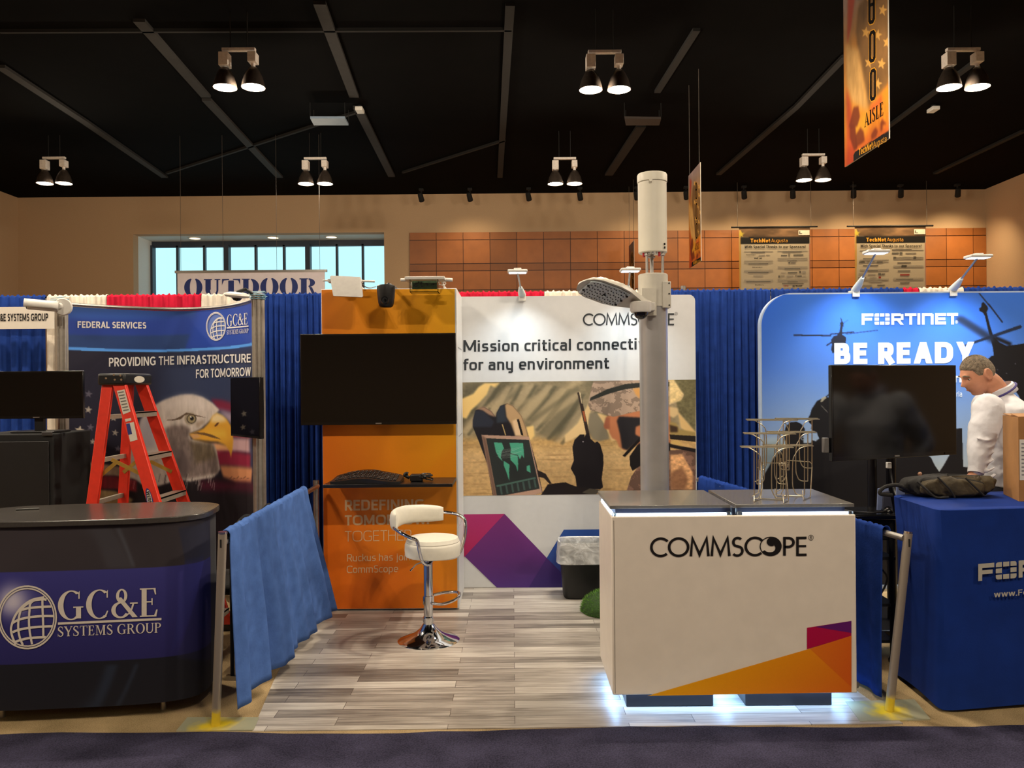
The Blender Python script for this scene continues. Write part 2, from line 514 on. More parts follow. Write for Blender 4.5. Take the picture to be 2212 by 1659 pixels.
    if ch == 'l': S([(l, 0), (l, 1)], w); return g, w + .08
    if ch == 'm':
        S([(l, 0), (l, .72)], w); S([(l, X), (.2, X)] + arc_(.24, .44, .22 - h, X - .44, 90, 0, 8) + [(.46 - h, 0)], w); S([(.46 - h, X), (.6, X)] + arc_(.62, .44, .25 - h, X - .44, 90, 0, 8) + [(.87 - h, 0)], w); return g, .94
    if ch == 'n': S([(l, 0), (l, .72)], w); S([(l, X), (.2, X)] + arc_(.26, .42, .26 - h, X - .42, 90, 0, 8) + [(.52 - h, 0)], w); return g, .59
    if ch == 'o': S(arc_(.28, xm, .28 - h, xr, 0, 345, 24), w, True); return g, .62
    if ch == 'p': S([(l, -.27), (l, .72)], w); S([(l, X), (.2, X)] + arc_(.26, xm, .27 - h, xr, 90, -90) + [(l, B)], w); return g, .60
    if ch == 'r': S([(l, 0), (l, .72)], w); S([(l, X - .04), (.18, X)] + [(.36, X)], w); return g, .38
    if ch == 's':
        m_ = (X + B) / 2; S([(.44, X)] + arc_(.24, (X + m_) / 2, .22 - h, (X - m_) / 2, 90, 270, 8) + arc_(.24, (B + m_) / 2, .24 - h, (m_ - B) / 2, 90, -90, 8) + [(.04, B)], w); return g, .54
    if ch == 't': S([(.14, .92), (.14, .2)] + arc_(.30, .22, .16, .22 - B, 180, 270, 6) + [(.38, B)], w); S([(0, X), (.36, X)], w * .9); return g, .42
    if ch == 'u': S([(l, .72), (l, .30)] + arc_(.26, .30, .26 - h, .30 - B, 180, 270, 8) + [(.52 - h, B)], w); S([(.52 - h, 0), (.52 - h, .72)], w); return g, .60
    if ch == 'v': leg(h, .72, .28, 0); leg(.56 - h, .72, .28, 0); return g, .58
    if ch == 'w': leg(h, .72, .23, 0); leg(.43, .72, .23, 0); leg(.43, .72, .63, 0); leg(.86 - h, .72, .63, 0); return g, .88
    if ch == 'y': S([(l, .72), (l, .34)] + arc_(.26, .34, .26 - h, .34 - B, 180, 270, 8) + [(.52 - h, B)], w); S([(.52 - h, .72), (.52 - h, -.08)] + arc_(.27, -.08, .25 - h, -.08 - D, 0, -110, 7), w); return g, .60
    if ch == '.': g.rect(0, 0, w * 1.1, w * 1.1); return g, w * 1.1 + .08
    if ch == '!': S([(l, .32), (l, 1)], w); g.rect(0, 0, w, w); return g, w + .08
    if ch == '&': S(arc_(.32, .76, .18, .24 - h, 0, 345, 16), w * .9, True); S(arc_(.31, .28, .29 - h, .28 - h, 95, 340, 16), w); S([(.22, .62), (.70, 0)], w); S([(.46, .14), (.64, .44)], w * .8); return g, .74
    return g, .3
def sans(s, w=.16, n=2.4, gap=.05):
    g = G2(); x = 0
    g.yr = (-.27 if any(c in 'gpqyj' for c in s) else 0.0, 1.0 if any(c.isupper() or c in 'bdfhkl!' for c in s) else (.92 if 't' in s else .72))
    for ch in s:
        if ch == ' ': x += .30; continue
        l, a = sans_glyph(ch, w, n); g.join(l, x); x += a + gap
    return g
def serif_letter(ch, T=0.16, t=0.05, stencil=False):
    """roman capital with thick stems T, hairlines t and flat serifs; returns G2, advance"""
    g = G2(); e = 0.06
    def stem(x, y0=0, y1=1, foot=True, head=True):
        g.rect(x, y0, x + T, y1)
        if foot: g.rect(x - e, y0, x + T + e, y0 + t)
        if head: g.rect(x - e, y1 - t, x + T + e, y1)
    if ch == 'I': stem(e); return g, T + 2 * e + 0.06
    if ch == 'L':
        stem(e); g.rect(e, 0, 0.56, t); g.poly([(0.5, t), (0.56, t), (0.58, 0.26), (0.54, 0.26)]); return g, 0.66
    if ch == 'E':
        stem(e); g.rect(e, 0, 0.56, t); g.rect(e, 1 - t, 0.53, 1); g.rect(e, 0.5, 0.42, 0.5 + t)
        g.poly([(0.48, t), (0.56, t), (0.6, 0.24), (0.55, 0.24)]); g.poly([(0.46, 1 - t), (0.53, 1 - t), (0.55, 0.77), (0.51, 0.77)])
        g.rect(0.39, 0.41, 0.43, 0.64); return g, 0.68
    if ch == 'T':
        stem(0.29, head=False); g.rect(0.02, 1 - t, 0.72, 1); g.rect(0.02, 0.76, 0.06, 1); g.rect(0.68, 0.76, 0.72, 1); return g, 0.78
    if ch == 'U':
        stem(e, 0.3, 1, foot=False); g.rect(0.62, 0.3, 0.62 + t * 1.4, 1); g.rect(0.54, 1 - t, 0.76, 1)
        g.band(0.38, 0.34, 0.315, 0.36, T * 0.7, t * 1.6, 180, 360); return g, 0.82
    if ch == 'P' or ch == 'R':
        stem(e); g.band(0.3, 0.745, 0.31, 0.255, T * 0.95, t, -90, 90); g.rect(e + T, 1 - t, 0.31, 1); g.rect(e + T, 0.49, 0.31, 0.49 + t)
        if ch == 'R':
            g.poly([(0.3, 0.5), (0.45, 0.5), (0.72, t), (0.78, 0), (0.6, 0)]); g.rect(0.58, 0, 0.8, t); return g, 0.8
        return g, 0.68
    if ch in 'OD':
        if ch == 'O':
            g.band(0.44, 0.5, 0.43, 0.52, T * 1.1, t, 0, 360, 40); return g, 0.92
        stem(e); g.band(0.34, 0.5, 0.46, 0.5, T * 1.1, t, -90, 90); g.rect(e, 0, 0.35, t); g.rect(e, 1 - t, 0.35, 1); return g, 0.86
    if ch == 'C' or ch == 'G':
        g.band(0.46, 0.5, 0.45, 0.52, T * 1.1, t, 52, 305, 40)
        g.poly([(0.70, 0.72), (0.745, 0.72), (0.745, 1.0), (0.70, 0.93)])
        if ch == 'C':
            g.poly([(0.70, 0.09), (0.76, 0.26), (0.72, 0.27), (0.62, 0.06)]); return g, 0.82
        g.rect(0.62, 0.03, 0.62 + T, 0.45); g.rect(0.53, 0.45 - t, 0.87, 0.45); return g, 0.92
    if ch == 'S':
        g.band(0.3, 0.745, 0.25, 0.275, T * 0.8, t * 1.2, 35, 215); g.band(0.31, 0.265, 0.27, 0.285, T * 0.8, t * 1.2, -145, 35)
        g.poly([(0.06, 0.66), (0.2, 0.72), (0.58, 0.36), (0.45, 0.27)])
        g.rect(0.475, 0.72, 0.51, 0.98); g.rect(0.05, 0.02, 0.085, 0.28); return g, 0.64
    if ch == 'Y':
        g.poly([(0.0, 1), (T * 1.15, 1), (0.46, 0.45), (0.46, 0.36), (0.33, 0.4)]); g.poly([(0.66, 1), (0.72, 1), (0.46, 0.38), (0.42, 0.45)])
        stem(0.31, 0, 0.45, head=False); g.rect(-0.03, 1 - t, 0.24, 1); g.rect(0.58, 1 - t, 0.78, 1); return g, 0.78
    if ch == 'M':
        g.rect(0.1, 0, 0.1 + t, 1); g.rect(0.0, 0, 0.26, t); stem(0.74); g.rect(0, 1 - t, 0.2, 1)
        g.poly([(0.1, 1), (0.1 + T, 1), (0.5, 0.16), (0.47, 0.0)]); g.poly([(0.74, 1), (0.8, 1), (0.5, 0.0), (0.47, 0.0), (0.47, 0.12)]); return g, 1.02
    if ch == 'A':
        g.poly([(0.36, 1), (0.42, 1), (0.80, 0), (0.80 - T * 1.15, 0), (0.36, 0.85)]); g.poly([(0.36, 1), (0.40, 1), (0.14, 0), (0.08, 0)])
        g.rect(0.18, 0.3, 0.62, 0.3 + t); g.rect(0, 0, 0.24, t); g.rect(0.56, 0, 0.88, t); return g, 0.88
    if ch == '&':
        g.band(0.36, 0.76, 0.19, 0.25, T * 0.6, t * 1.2, 0, 360); g.band(0.33, 0.27, 0.32, 0.29, T * 0.85, t * 1.4, 75, 330)
        g.poly([(0.2, 0.68), (0.34, 0.72), (0.9, 0.0), (0.72, 0.0)]); g.stroke([(0.6, 0.12), (0.7, 0.3), (0.76, 0.5)], 0.06); g.rect(0.64, 0.47, 0.9, 0.52); return g, 0.94
    return g, 0.4
def serif_text(s, T=0.16, t=0.05, gap=0.03):
    g = G2(); x = 0
    for ch in s:
        if ch == ' ': x += 0.35; continue
        l, a = serif_letter(ch, T, t); g.join(l, x); x += a + gap
    return g
def commscope_letters():
    """thin geometric capitals of the counter's word mark; the second O is solid with a swirl"""
    g = G2(); wd = 0.138; x = 0
    def C(x):
        g.stroke([(x + 0.53 + 0.47 * math.cos(R(a)), 0.5 + 0.5 * math.sin(R(a))) for a in range(42, 319, 9)], wd); return x + 0.90
    def O(x):
        g.stroke([(x + 0.54 + 0.48 * math.cos(R(a)), 0.5 + 0.5 * math.sin(R(a))) for a in range(0, 360, 10)], wd, True); return x + 1.10
    def M(x):
        g.stroke([(x + 0.06, -0.03), (x + 0.14, 1.0), (x + 0.50, 0.06), (x + 0.86, 1.0), (x + 0.95, -0.03)], wd); return x + 1.06
    def S(x):
        P = [(x + 0.31 + 0.22 * math.cos(R(a)), 0.755 + 0.245 * math.sin(R(a))) for a in range(40, 241, 15)]
        P += [(x + 0.29 + 0.26 * math.cos(R(a)), 0.255 + 0.27 * math.sin(R(a))) for a in range(55, -141, -15)]
        g.stroke(P, wd); return x + 0.66
    x = C(x); x = O(x); x = M(x); x = M(x); x = S(x); x = C(x) - 0.08
    cx = x + 0.5
    circ = lambda r, a0, a1, n, ox=0, oy=0, kx=1: [(cx + ox + r * kx * math.cos(R(a0 + (a1 - a0) * i / n)), 0.5 + oy + r * math.sin(R(a0 + (a1 - a0) * i / n))) for i in range(n + 1)]
    # dark swirl: right side of the disc plus the small head, leaving a light comma on the left
    g.poly(circ(0.56, 82, -145, 40) + circ(0.36, -138, -72, 8, -0.04, 0.02) + circ(0.24, -80, 55, 12, 0.0, -0.10) + circ(0.25, -62, -262, 16, 0.05, 0.26))
    g.stroke(circ(0.53, 84, 215, 18), 0.05)
    x += 1.14
    g.stroke([(x + 0.06, -0.04), (x + 0.06, 0.97), (x + 0.24, 0.97)] + [(x + 0.26 + 0.26 * math.cos(R(a)), 0.715 + 0.255 * math.sin(R(a))) for a in range(80, -81, -20)] + [(x + 0.06, 0.46)], wd); x += 0.66
    g.stroke([(x + 0.52, 0.97), (x + 0.06, 0.97), (x + 0.06, 0.0), (x + 0.52, 0.0)], wd); g.rect(x + 0.06, 0.44, x + 0.50, 0.55); x += 0.62
    return g
def reg_mark():
    g = G2(); g.stroke([(0.5 + 0.5 * math.cos(R(a)), 0.5 + 0.5 * math.sin(R(a))) for a in range(0, 360, 15)], 0.09, True)
    g.rect(0.33, 0.22, 0.42, 0.78); g.stroke([(0.36, 0.74), (0.55, 0.74), (0.62, 0.63), (0.55, 0.52), (0.38, 0.52)], 0.09); g.stroke([(0.5, 0.52), (0.66, 0.22)], 0.09)
    return g
def fortinet_letters(n=8):
    g = G2(); s = 0.26
    def blk(x, y, w_, h, rc=None):
        P = [(x, y), (x + w_, y), (x + w_, y + h), (x, y + h)]
        if rc is not None:
            c = 0.16
            Q = []
            for k, p in enumerate(P):
                if k == rc:
                    a = Vector(P[k - 1]) - Vector(p); b = Vector(P[(k + 1) % 4]) - Vector(p)
                    q0 = Vector(p) + a.normalized() * c; q1 = Vector(p) + b.normalized() * c
                    for i in range(6):
                        t = i / 5; Q.append(tuple(q0 * (1 - t) ** 2 + Vector(p) * 2 * t * (1 - t) + q1 * t * t))
                else: Q.append(p)
            P = Q
        g.poly(P)
    x = 0
    g.rect(x, 0, x + s, 1); g.rect(x, 1 - s, x + 1.06, 1); g.rect(x, 0.38, x + 0.95, 0.38 + s * 0.9); x += 1.16
    cw = 0.40; gp = 0.085; ch = 0.275
    rows = [0, 0.5 - ch / 2, 1 - ch]
    for r_ in range(3):
        for c_ in range(3):
            if r_ == 1 and c_ == 1: continue
            rc = {(0, 0): 0, (0, 2): 1, (2, 2): 2, (2, 0): 3}.get((r_, c_))
            blk(x + c_ * (cw + gp), rows[r_], cw, ch, rc)
    x += 3 * cw + 2 * gp + 0.14
    g.rect(x, 0, x + s, 1); g.rect(x, 1 - s, x + 0.85, 1); g.rect(x, 0.34, x + 0.85, 0.34 + s * 0.85); g.rect(x + 0.85, 0.42, x + 1.1, 0.92); g.poly([(x + 0.5, 0.36), (x + 0.82, 0.36), (x + 1.14, 0), (x + 0.82, 0)]); x += 1.22
    if n > 3:
        g.rect(x, 1 - s, x + 1.05, 1); g.rect(x + 0.40, 0, x + 0.66, 1); x += 1.13
        g.rect(x, 0, x + s, 1); x += s + 0.14
        g.rect(x, 0, x + s, 1); g.rect(x, 1 - s, x + 0.95, 1); g.rect(x + 0.8, 0, x + 0.8 + s, 0.9); x += 1.2
        g.rect(x, 0, x + s, 1); g.rect(x, 1 - s, x + 0.98, 1); g.rect(x, 0, x + 0.98, s); g.rect(x, 0.38, x + 0.92, 0.38 + s * 0.9); x += 1.06
        g.rect(x, 1 - s, x + 1.0, 1); g.rect(x + 0.38, 0, x + 0.64, 1); x += 1.05
    return g
def stencil_text(s):
    g = G2(); x = 0; T = 0.30; t = 0.05; e = 0.09
    for ch in s:
        if ch == 'O':
            g.band(x + 0.40, 0.5, 0.42, 0.54, 0.30, 0.05, 100, 260, 24); g.band(x + 0.52, 0.5, 0.42, 0.54, 0.30, 0.05, -80, 80, 24); x += 1.02
        elif ch == 'U':
            g.rect(x + 0.08, 0.35, x + 0.36, 1); g.rect(x, 0.93, x + 0.42, 1); g.band(x + 0.40, 0.36, 0.32, 0.38, 0.25, 0.1, 180, 262); g.rect(x + 0.66, 0.3, x + 0.76, 1); g.rect(x + 0.56, 0.93, x + 0.86, 1); g.band(x + 0.46, 0.34, 0.30, 0.36, 0.1, 0.1, -80, 5); x += 0.95
        elif ch == 'T':
            g.rect(x + 0.33, 0, x + 0.63, 0.9); g.rect(x + 0.25, 0, x + 0.71, 0.06); g.poly([(x, 1), (x + 0.38, 1), (x + 0.38, 0.93), (x + 0.1, 0.9), (x, 0.62)]); g.poly([(x + 0.96, 1), (x + 0.58, 1), (x + 0.58, 0.93), (x + 0.86, 0.9), (x + 0.96, 0.62)]); x += 1.04
        elif ch == 'D':
            g.rect(x + 0.08, 0, x + 0.36, 1); g.rect(x, 0.94, x + 0.42, 1); g.rect(x, 0, x + 0.42, 0.06); g.band(x + 0.46, 0.5, 0.46, 0.5, 0.32, 0.06, -86, 86, 24); x += 1.0
        elif ch == 'R':
            g.rect(x + 0.08, 0, x + 0.38, 1); g.rect(x, 0.94, x + 0.44, 1); g.rect(x, 0, x + 0.46, 0.06); g.band(x + 0.46, 0.74, 0.36, 0.26, 0.26, 0.06, -86, 86)
            g.poly([(x + 0.5, 0.5), (x + 0.66, 0.46), (x + 0.8, 0.12), (x + 1.0, 0.08), (x + 0.96, 0.0), (x + 0.68, 0.0)]); x += 1.05
    return g
def place(name, glyphs, box, mapf, parent, m, lift=0.002, slope=0.0, shear=0.0, cut=0.06):
    """lay glyphs into the pixel box (x0,y0,x1,y1) of the photo on the surface given by mapf(px, py, lift); slope: px the right end is lower"""
    if isinstance(glyphs, G2): V, F, Ly = glyphs.V, glyphs.F, glyphs.Ly
    else: V, F = glyphs; Ly = None
    if not V: return None
    if Ly is None or len(Ly) != len(V): Ly = [0] * len(V)
    x0 = min(v[0] for v in V); x1 = max(v[0] for v in V); y0 = min(v[1] for v in V); y1 = max(v[1] for v in V)
    if hasattr(glyphs, 'yr'): y0, y1 = glyphs.yr
    mb = MB(); vs = []
    for (x, y), ly in zip(V, Ly):
        a = (x - x0) / (x1 - x0); b = (y - y0) / (y1 - y0)
        px = box[0] + (box[2] - box[0]) * (a + shear * (b - 0.5)); py = box[3] + (box[1] - box[3]) * b + slope * a
        vs.append(mapf(px, py, lift + ly * 4e-5))
    mb.add(vs, F)
    return mb.build(name, m, parent, smooth=False, fixn=False)
# ================================================================== THE HALL
WY = 22.4; CZ = 7.0; XL = -13.7; XR = 13.2; YB = -9.0
def struct(o):
    o['kind'] = 'structure'; return o
def carpet_mat(name, c1, c2, scale=260, bump=0.5):
    m = bpy.data.materials.new(name); m.use_nodes = True; nt = m.node_tree; N = nt.nodes; L = nt.links
    b = N['Principled BSDF']; b.inputs['Roughness'].default_value = 0.95; b.inputs['Specular IOR Level'].default_value = 0.15
    tc = N.new('ShaderNodeTexCoord')
    n1 = N.new('ShaderNodeTexNoise'); n1.inputs['Scale'].default_value = scale; n1.inputs['Detail'].default_value = 3
    n2 = N.new('ShaderNodeTexNoise'); n2.inputs['Scale'].default_value = 5; n2.inputs['Detail'].default_value = 5
    L.new(tc.outputs['Object'], n1.inputs['Vector']); L.new(tc.outputs['Object'], n2.inputs['Vector'])
    mx = N.new('ShaderNodeMath'); mx.operation = 'MULTIPLY_ADD'; mx.inputs[1].default_value = 0.6
    L.new(n1.outputs['Fac'], mx.inputs[0])
    m2 = N.new('ShaderNodeMath'); m2.operation = 'MULTIPLY'; m2.inputs[1].default_value = 0.4
    L.new(n2.outputs['Fac'], m2.inputs[0]); L.new(m2.outputs[0], mx.inputs[2])
    cr = N.new('ShaderNodeValToRGB'); cr.color_ramp.elements[0].position = 0.35; cr.color_ramp.elements[1].position = 0.65
    cr.color_ramp.elements[0].color = (*lin(c1), 1); cr.color_ramp.elements[1].color = (*lin(c2), 1)
    L.new(mx.outputs[0], cr.inputs['Fac']); L.new(cr.outputs['Color'], b.inputs['Base Color'])
    bp = N.new('ShaderNodeBump'); bp.inputs['Strength'].default_value = bump; bp.inputs['Distance'].default_value = 0.012
    L.new(n1.outputs['Fac'], bp.inputs['Height']); L.new(bp.outputs['Normal'], b.inputs['Normal'])
    return m
M_TAN = carpet_mat('tan_carpet', (138, 118, 84), (190, 164, 122), 180)
M_NAVY = carpet_mat('navy_carpet', (30, 28, 44), (68, 65, 88), 130, 0.9)
M_WALL = mat('tan_wallcovering', (196, 166, 132), 0.85, noise=(60, 0.05), bump=(220, 0.15))
M_CEIL = mat('black_ceiling', (6, 5, 5), 0.95, noise=(2, 0.25), spec=0.05)
M_BEAM = mat('dark_grey_beam', (60, 54, 50), 0.8, noise=(8, 0.2))
M_BLACK = mat('black_plastic', (14, 14, 15), 0.42, noise=(40, 0.2))
M_BLACKM = mat('black_matte', (12, 12, 13), 0.8, noise=(40, 0.2))
M_WHITE = mat('white_plastic', (215, 212, 205), 0.4, noise=(40, 0.04))
M_CHROME = mat('chrome', (225, 225, 228), 0.08, 1.0, noise=(10, 0.03))
M_ALU = mat('anodised_aluminium', (168, 164, 158), 0.38, 1.0, noise=(60, 0.10), bump=(300, 0.05))
M_STEEL = mat('galvanised_steel', (176, 174, 170), 0.42, 0.85, noise=(25, 0.12), bump=(200, 0.04))

struct(MB().box(XL - .3, XR + .3, YB - .3, WY + 1.6, -0.12, 0).build('floor', M_TAN, smooth=False))
struct(MB().box(XL - .3, XR + .3, YB - .3, WY + 1.6, CZ, CZ + .15).build('ceiling', M_CEIL, smooth=False))
struct(MB().box(XL - .3, XL, YB - .3, WY + 1.6, 0, CZ).build('wall_left', M_WALL, smooth=False))
struct(MB().box(XR, XR + .3, YB - .3, WY + 1.6, 0, CZ).build('wall_right', M_WALL, smooth=False))
struct(MB().box(XL, XR, YB - .3, YB, 0, CZ).build('wall_front', M_WALL, smooth=False))
# far wall with the deep window opening
wx0 = at(288, 560, WY).x; wx1 = at(830, 560, WY).x; wz1 = at(560, 504, WY).z; wz0 = 3.3
b = MB()
b.box(XL, wx0, WY, WY + .3, 0, CZ); b.box(wx1, XR, WY, WY + .3, 0, CZ); b.box(wx0, wx1, WY, WY + .3, wz1, CZ); b.box(wx0, wx1, WY, WY + .3, 0, wz0)
struct(b.build('wall_back', M_WALL, smooth=False))
b = MB(); D = 1.2
M_REV = mat('window_reveal_paint', (232, 236, 236), 0.8, noise=(40, 0.03))
b.box(wx0 - .2, wx0, WY + .3, WY + D + .2, wz0, wz1 + .2); b.box(wx1, wx1 + .2, WY + .3, WY + D + .2, wz0, wz1 + .2)
b.box(wx0, wx1, WY + .3, WY + D + .2, wz1, wz1 + .2); b.box(wx0, wx1, WY + .3, WY + D + .2, wz0 - .2, wz0)
struct(b.build('trim_1', M_REV, smooth=False))
# window frame and panes
win = bpy.data.objects.new('window_1', None); COL.objects.link(win); win['kind'] = 'structure'; win.location = (0, WY + D, 0); ORG['window_1'] = Vector((0, WY + D, 0))
M_FRAME = mat('dark_bronze_frame', (52, 62, 78), 0.5, 0.2, noise=(40, 0.1))
b = MB(); y0, y1 = WY + D - .05, WY + D + .08
zt = wz1
b.box(wx0, wx1, y0, y1, zt - .17, zt); b.box(wx0, wx1, y0, y1, wz0, wz0 + .1)
xs = [at(p, 560, WY + D).x for p in (329, 384, 442, 492, 553, 614, 667, 728, 784, 838)]
for i, x in enumerate(xs):
    hw = 0.07 if i in (0, 3, 6, 9) else 0.03
    b.box(x - hw, x + hw, y0 - (0.10 if hw > .05 else 0), y1, wz0, zt - .12)
struct(b.build('window_frame', M_FRAME, win, smooth=False))
gm = bpy.data.materials.new('window_glass'); gm.use_nodes = True
nt = gm.node_tree; N = nt.nodes; N.remove(N['Principled BSDF'])
tr = N.new('ShaderNodeBsdfTransparent'); tr.inputs[0].default_value = (0.93, 0.99, 1, 1); gl = N.new('ShaderNodeBsdfGlossy'); gl.inputs['Roughness'].default_value = 0.02
fr = N.new('ShaderNodeFresnel'); fr.inputs[0].default_value = 1.45; mxs = N.new('ShaderNodeMixShader')
nz = N.new('ShaderNodeTexNoise'); nz.inputs['Scale'].default_value = 3
nt.links.new(fr.outputs[0], mxs.inputs[0]); nt.links.new(tr.outputs[0], mxs.inputs[1]); nt.links.new(gl.outputs[0], mxs.inputs[2]); nt.links.new(mxs.outputs[0], N['Material Output'].inputs[0])
b = MB()
b.box(wx0, wx1, WY + D + .01, WY + D + .02, wz0, zt - .12)
struct(b.build('window_pane', gm, win, smooth=False))
# small downlights in the window head
M_DL = mat('downlight_glow', (255, 240, 210), 0.5, emit=(255, 225, 180), es=3.0)
for i, p in enumerate((421, 590, 716)):
    c = at(p, 513, WY + .62); c.z = wz1
    t = thing('recessed_downlight', 'small recessed downlight in the window head, %s of three' % ('leftmost', 'middle', 'rightmost')[i], 'light', c, 'downlights above the window')
    MB().lathe([(0.19, 0), (0.19, -.02), (0.15, -.02), (0.15, 0)], c, 20).build('trim_ring', M_WHITE, t)
    MB().lathe([(0.15, -.006), (0.15, -.012)], c, 20).build('lens', M_DL, t)

# orange wood panelling on the far wall
random.seed(4)
px0 = at(885, 560, WY).x
M_WOOD = mat('orange_wood_panel', (150, 92, 44), 0.5, noise=(3, 0.10), attr='Col')
rows = [(5.72, 5.92), (5.06, 5.70), (4.86, 5.04), (4.33, 4.84), (4.15, 4.31), (3.4, 4.13), (2.7, 3.38), (1.9, 2.68), (1.0, 1.88), (0.1, 0.98)]
b = MB(); cols = []
b.box(px0, XR, WY - .03, WY, 0, 5.92); cols += [lin((60, 28, 10))] * 8
x = px0
while x < XR - .05:
    x1 = min(x + 0.745, XR)
    shade = random.choice((0.9, 1.0, 1.0, 1.05, 0.78))
    for (z0, z1) in rows:
        s_ = shade * random.uniform(0.94, 1.06)
        if z1 - z0 < 0.25 and z1 < 5.7: s_ *= 0.72
        if random.random() < 0.15: s_ *= 0.85
        b.box(x + .008, x1 - .008, WY - .05, WY - .02, z0, z1)
        c = lin((166, 100, 46)); cols += [tuple(v * s_ for v in c)] * 8
    x = x1
o = b.build('trim_2', M_WOOD, smooth=False)
struct(o)
ca = o.data.color_attributes.new('Col', 'FLOAT_COLOR', 'POINT')
ca.data.foreach_set('color', np.array([(*c, 1) for c in cols], np.float32).reshape(-1))

# ceiling seams and beams (pixel ends of each seam, dropped onto the ceiling plane)
def ceil_pt(px, py): return atz(px, py, CZ)
def strip(p, q, wd, h, m):
    a, c = ceil_pt(*p), ceil_pt(*q); d = (c - a).normalized(); n = Vector((-d.y, d.x, 0)) * wd / 2
    mb = MB(); mb.prism([a + n, c + n, c - n, a - n], (0, 0, -h)); return mb
M_SEAM = mat('ceiling_track', (27, 24, 22), 0.8, noise=(6, 0.25))
M_SEAM2 = mat('ceiling_track_dark', (13, 11, 10), 0.85, noise=(6, 0.25))
seams = [((0, 140), (180, 258), .16, 0), ((180, 258), (356, 380), .16, 0), ((300, 40), (445, 205), .17, 0), ((446, 212), (604, 380), .17, 0),
         ((690, 2), (765, 205), .17, 0), ((772, 228), (846, 378), .17, 0), ((1102, 5), (1080, 380), .13, 1), ((1505, 60), (1420, 195), .11, 1), ((1385, 270), (1315, 375), .2, 1),
         ((1826, 118), (1720, 228), .12, 1), ((1720, 228), (1552, 374), .13, 1), ((2120, 120), (1840, 330), .10, 1), ((2212, 280), (2020, 372), .11, 1),
         ((0, 64), (1105, 60), .05, 1), ((360, 372), (780, 236), .06, 1), ((870, 370), (1090, 300), .06, 1)]
for i, (p, q, wd, k) in enumerate(seams):
    struct(strip(p, q, wd, 0.05, M_SEAM2 if k else M_SEAM).build('trim_%d' % (3 + i), None, smooth=False)).data.materials.append(M_SEAM2 if k else M_SEAM)
# ceiling panels
M_HATCH = mat('blue_grey_hatch', (122, 140, 160), 0.6, noise=(10, 0.05))
a = MB(); q = [atz(670, 256, CZ - .3), atz(745, 256, CZ - .3), atz(753, 271, CZ - .3), atz(678, 271, CZ - .3)]
t = thing('ceiling_panel', 'blue grey rectangular panel hanging under the black ceiling', 'ceiling panel', sum(q, Vector()) / 4)
a.prism(q, (0, 0, .04)).build('panel', M_HATCH, t, smooth=False)
b = MB()
for p in q: b.tube([p + Vector((0, 0, .04)), Vector((p.x, p.y, CZ))], .006, 5)
b.build('hanger', M_BLACKM, t)
M_HATCH2 = mat('brown_hatch', (46, 36, 30), 0.7, noise=(10, 0.1))
q = [atz(1349, 256, CZ - .3), atz(1428, 257, CZ - .3), atz(1424, 271, CZ - .3), atz(1352, 271, CZ - .3)]
t = thing('ceiling_panel', 'dim brown rectangular panel hanging under the black ceiling', 'ceiling panel', sum(q, Vector()) / 4)
MB().prism(q, (0, 0, .04)).build('panel', M_HATCH2, t, smooth=False)
b = MB()
for p in q: b.tube([p + Vector((0, 0, .04)), Vector((p.x, p.y, CZ))], .006, 5)
b.build('hanger', M_BLACKM, t)
for i, (p, lab) in enumerate((((777, 228), 'small white ceiling fitting on the seam left of centre'), ((2016, 227), 'small white ceiling fitting near the rightmost lamps'))):
    c = atz(*p, CZ)
    t = thing('ceiling_fitting', lab, 'ceiling fitting', c)
    MB().box(c.x - .07, c.x + .07, c.y - .12, c.y + .12, c.z - .12, c.z - .05).build('body', M_WHITE, t, bevel=.01)
    MB().box(c.x - .03, c.x + .03, c.y - .03, c.y + .03, c.z - .05, c.z).build('mount', M_BLACKM, t)

# twin pendant lamps
M_BAR = mat('lamp_housing', (242, 234, 226), 0.5, noise=(30, 0.1))
M_SHADE = mat('lamp_reflector_outside', (58, 50, 44), 0.35, noise=(30, 0.2), coat=0.3)
M_GLOW = mat('lamp_glow', (255, 252, 240), 0.5, emit=(255, 246, 228), es=14.0)
def twin_lamp(loc, label):
    L0 = Vector(loc); t = thing('twin_pendant_lamp', label, 'lamp', L0, 'twin pendant lamps under the ceiling')
    def P(x, y, z): return L0 + Vector((x, y, z))
    MB().tube([P(-.12, 0, 0), P(-.12, 0, CZ - L0.z + .12)], .008, 6).tube([P(.12, 0, 0), P(.12, 0, CZ - L0.z + .12)], .008, 6).build('hanger', M_BLACKM, t)
    c = L0
    MB().box(c.x - .235, c.x + .235, c.y - .035, c.y + .035, c.z - .045, c.z).build('bar', M_BAR, t, bevel=.006)
    for s in (-1, 1):
        x = c.x + s * .20
        b = MB(); b.tube([(x, c.y, c.z - .06), (x, c.y, c.z - .13)], .012, 8)
        hx = .066 if s < 0 else .058; hz = .19 if s < 0 else .14
        b.box(x - hx, x + hx, c.y - .08, c.y + .08, c.z - .075 - hz, c.z - .075); b.tube([(x, c.y, c.z - .07 - hz), (x, c.y, c.z - .285)], .03, 10)
        hs = b.build('ballast_box', M_BAR, t, bevel=.03, seg=1)
        prof = [(0.03, -.27), (.055, -.28), (.09, -.33), (.13, -.41), (.155, -.50), (.165, -.56), (.16, -.56), (.125, -.42), (.05, -.30)]
        rf = MB().lathe([(r, h) for r, h in prof], P(s * .20, 0, 0), 28, cap=False).build('reflector', M_SHADE, t)
        MB().lathe([(0.0, -.545), (.154, -.545), (.154, -.53), (0, -.53)], P(s * .20, 0, 0), 28, cap=False).build('lens', M_GLOW, rf)
    return t
NAMES1 = ['left', 'middle', 'right']
lamp0 = None
spots = []
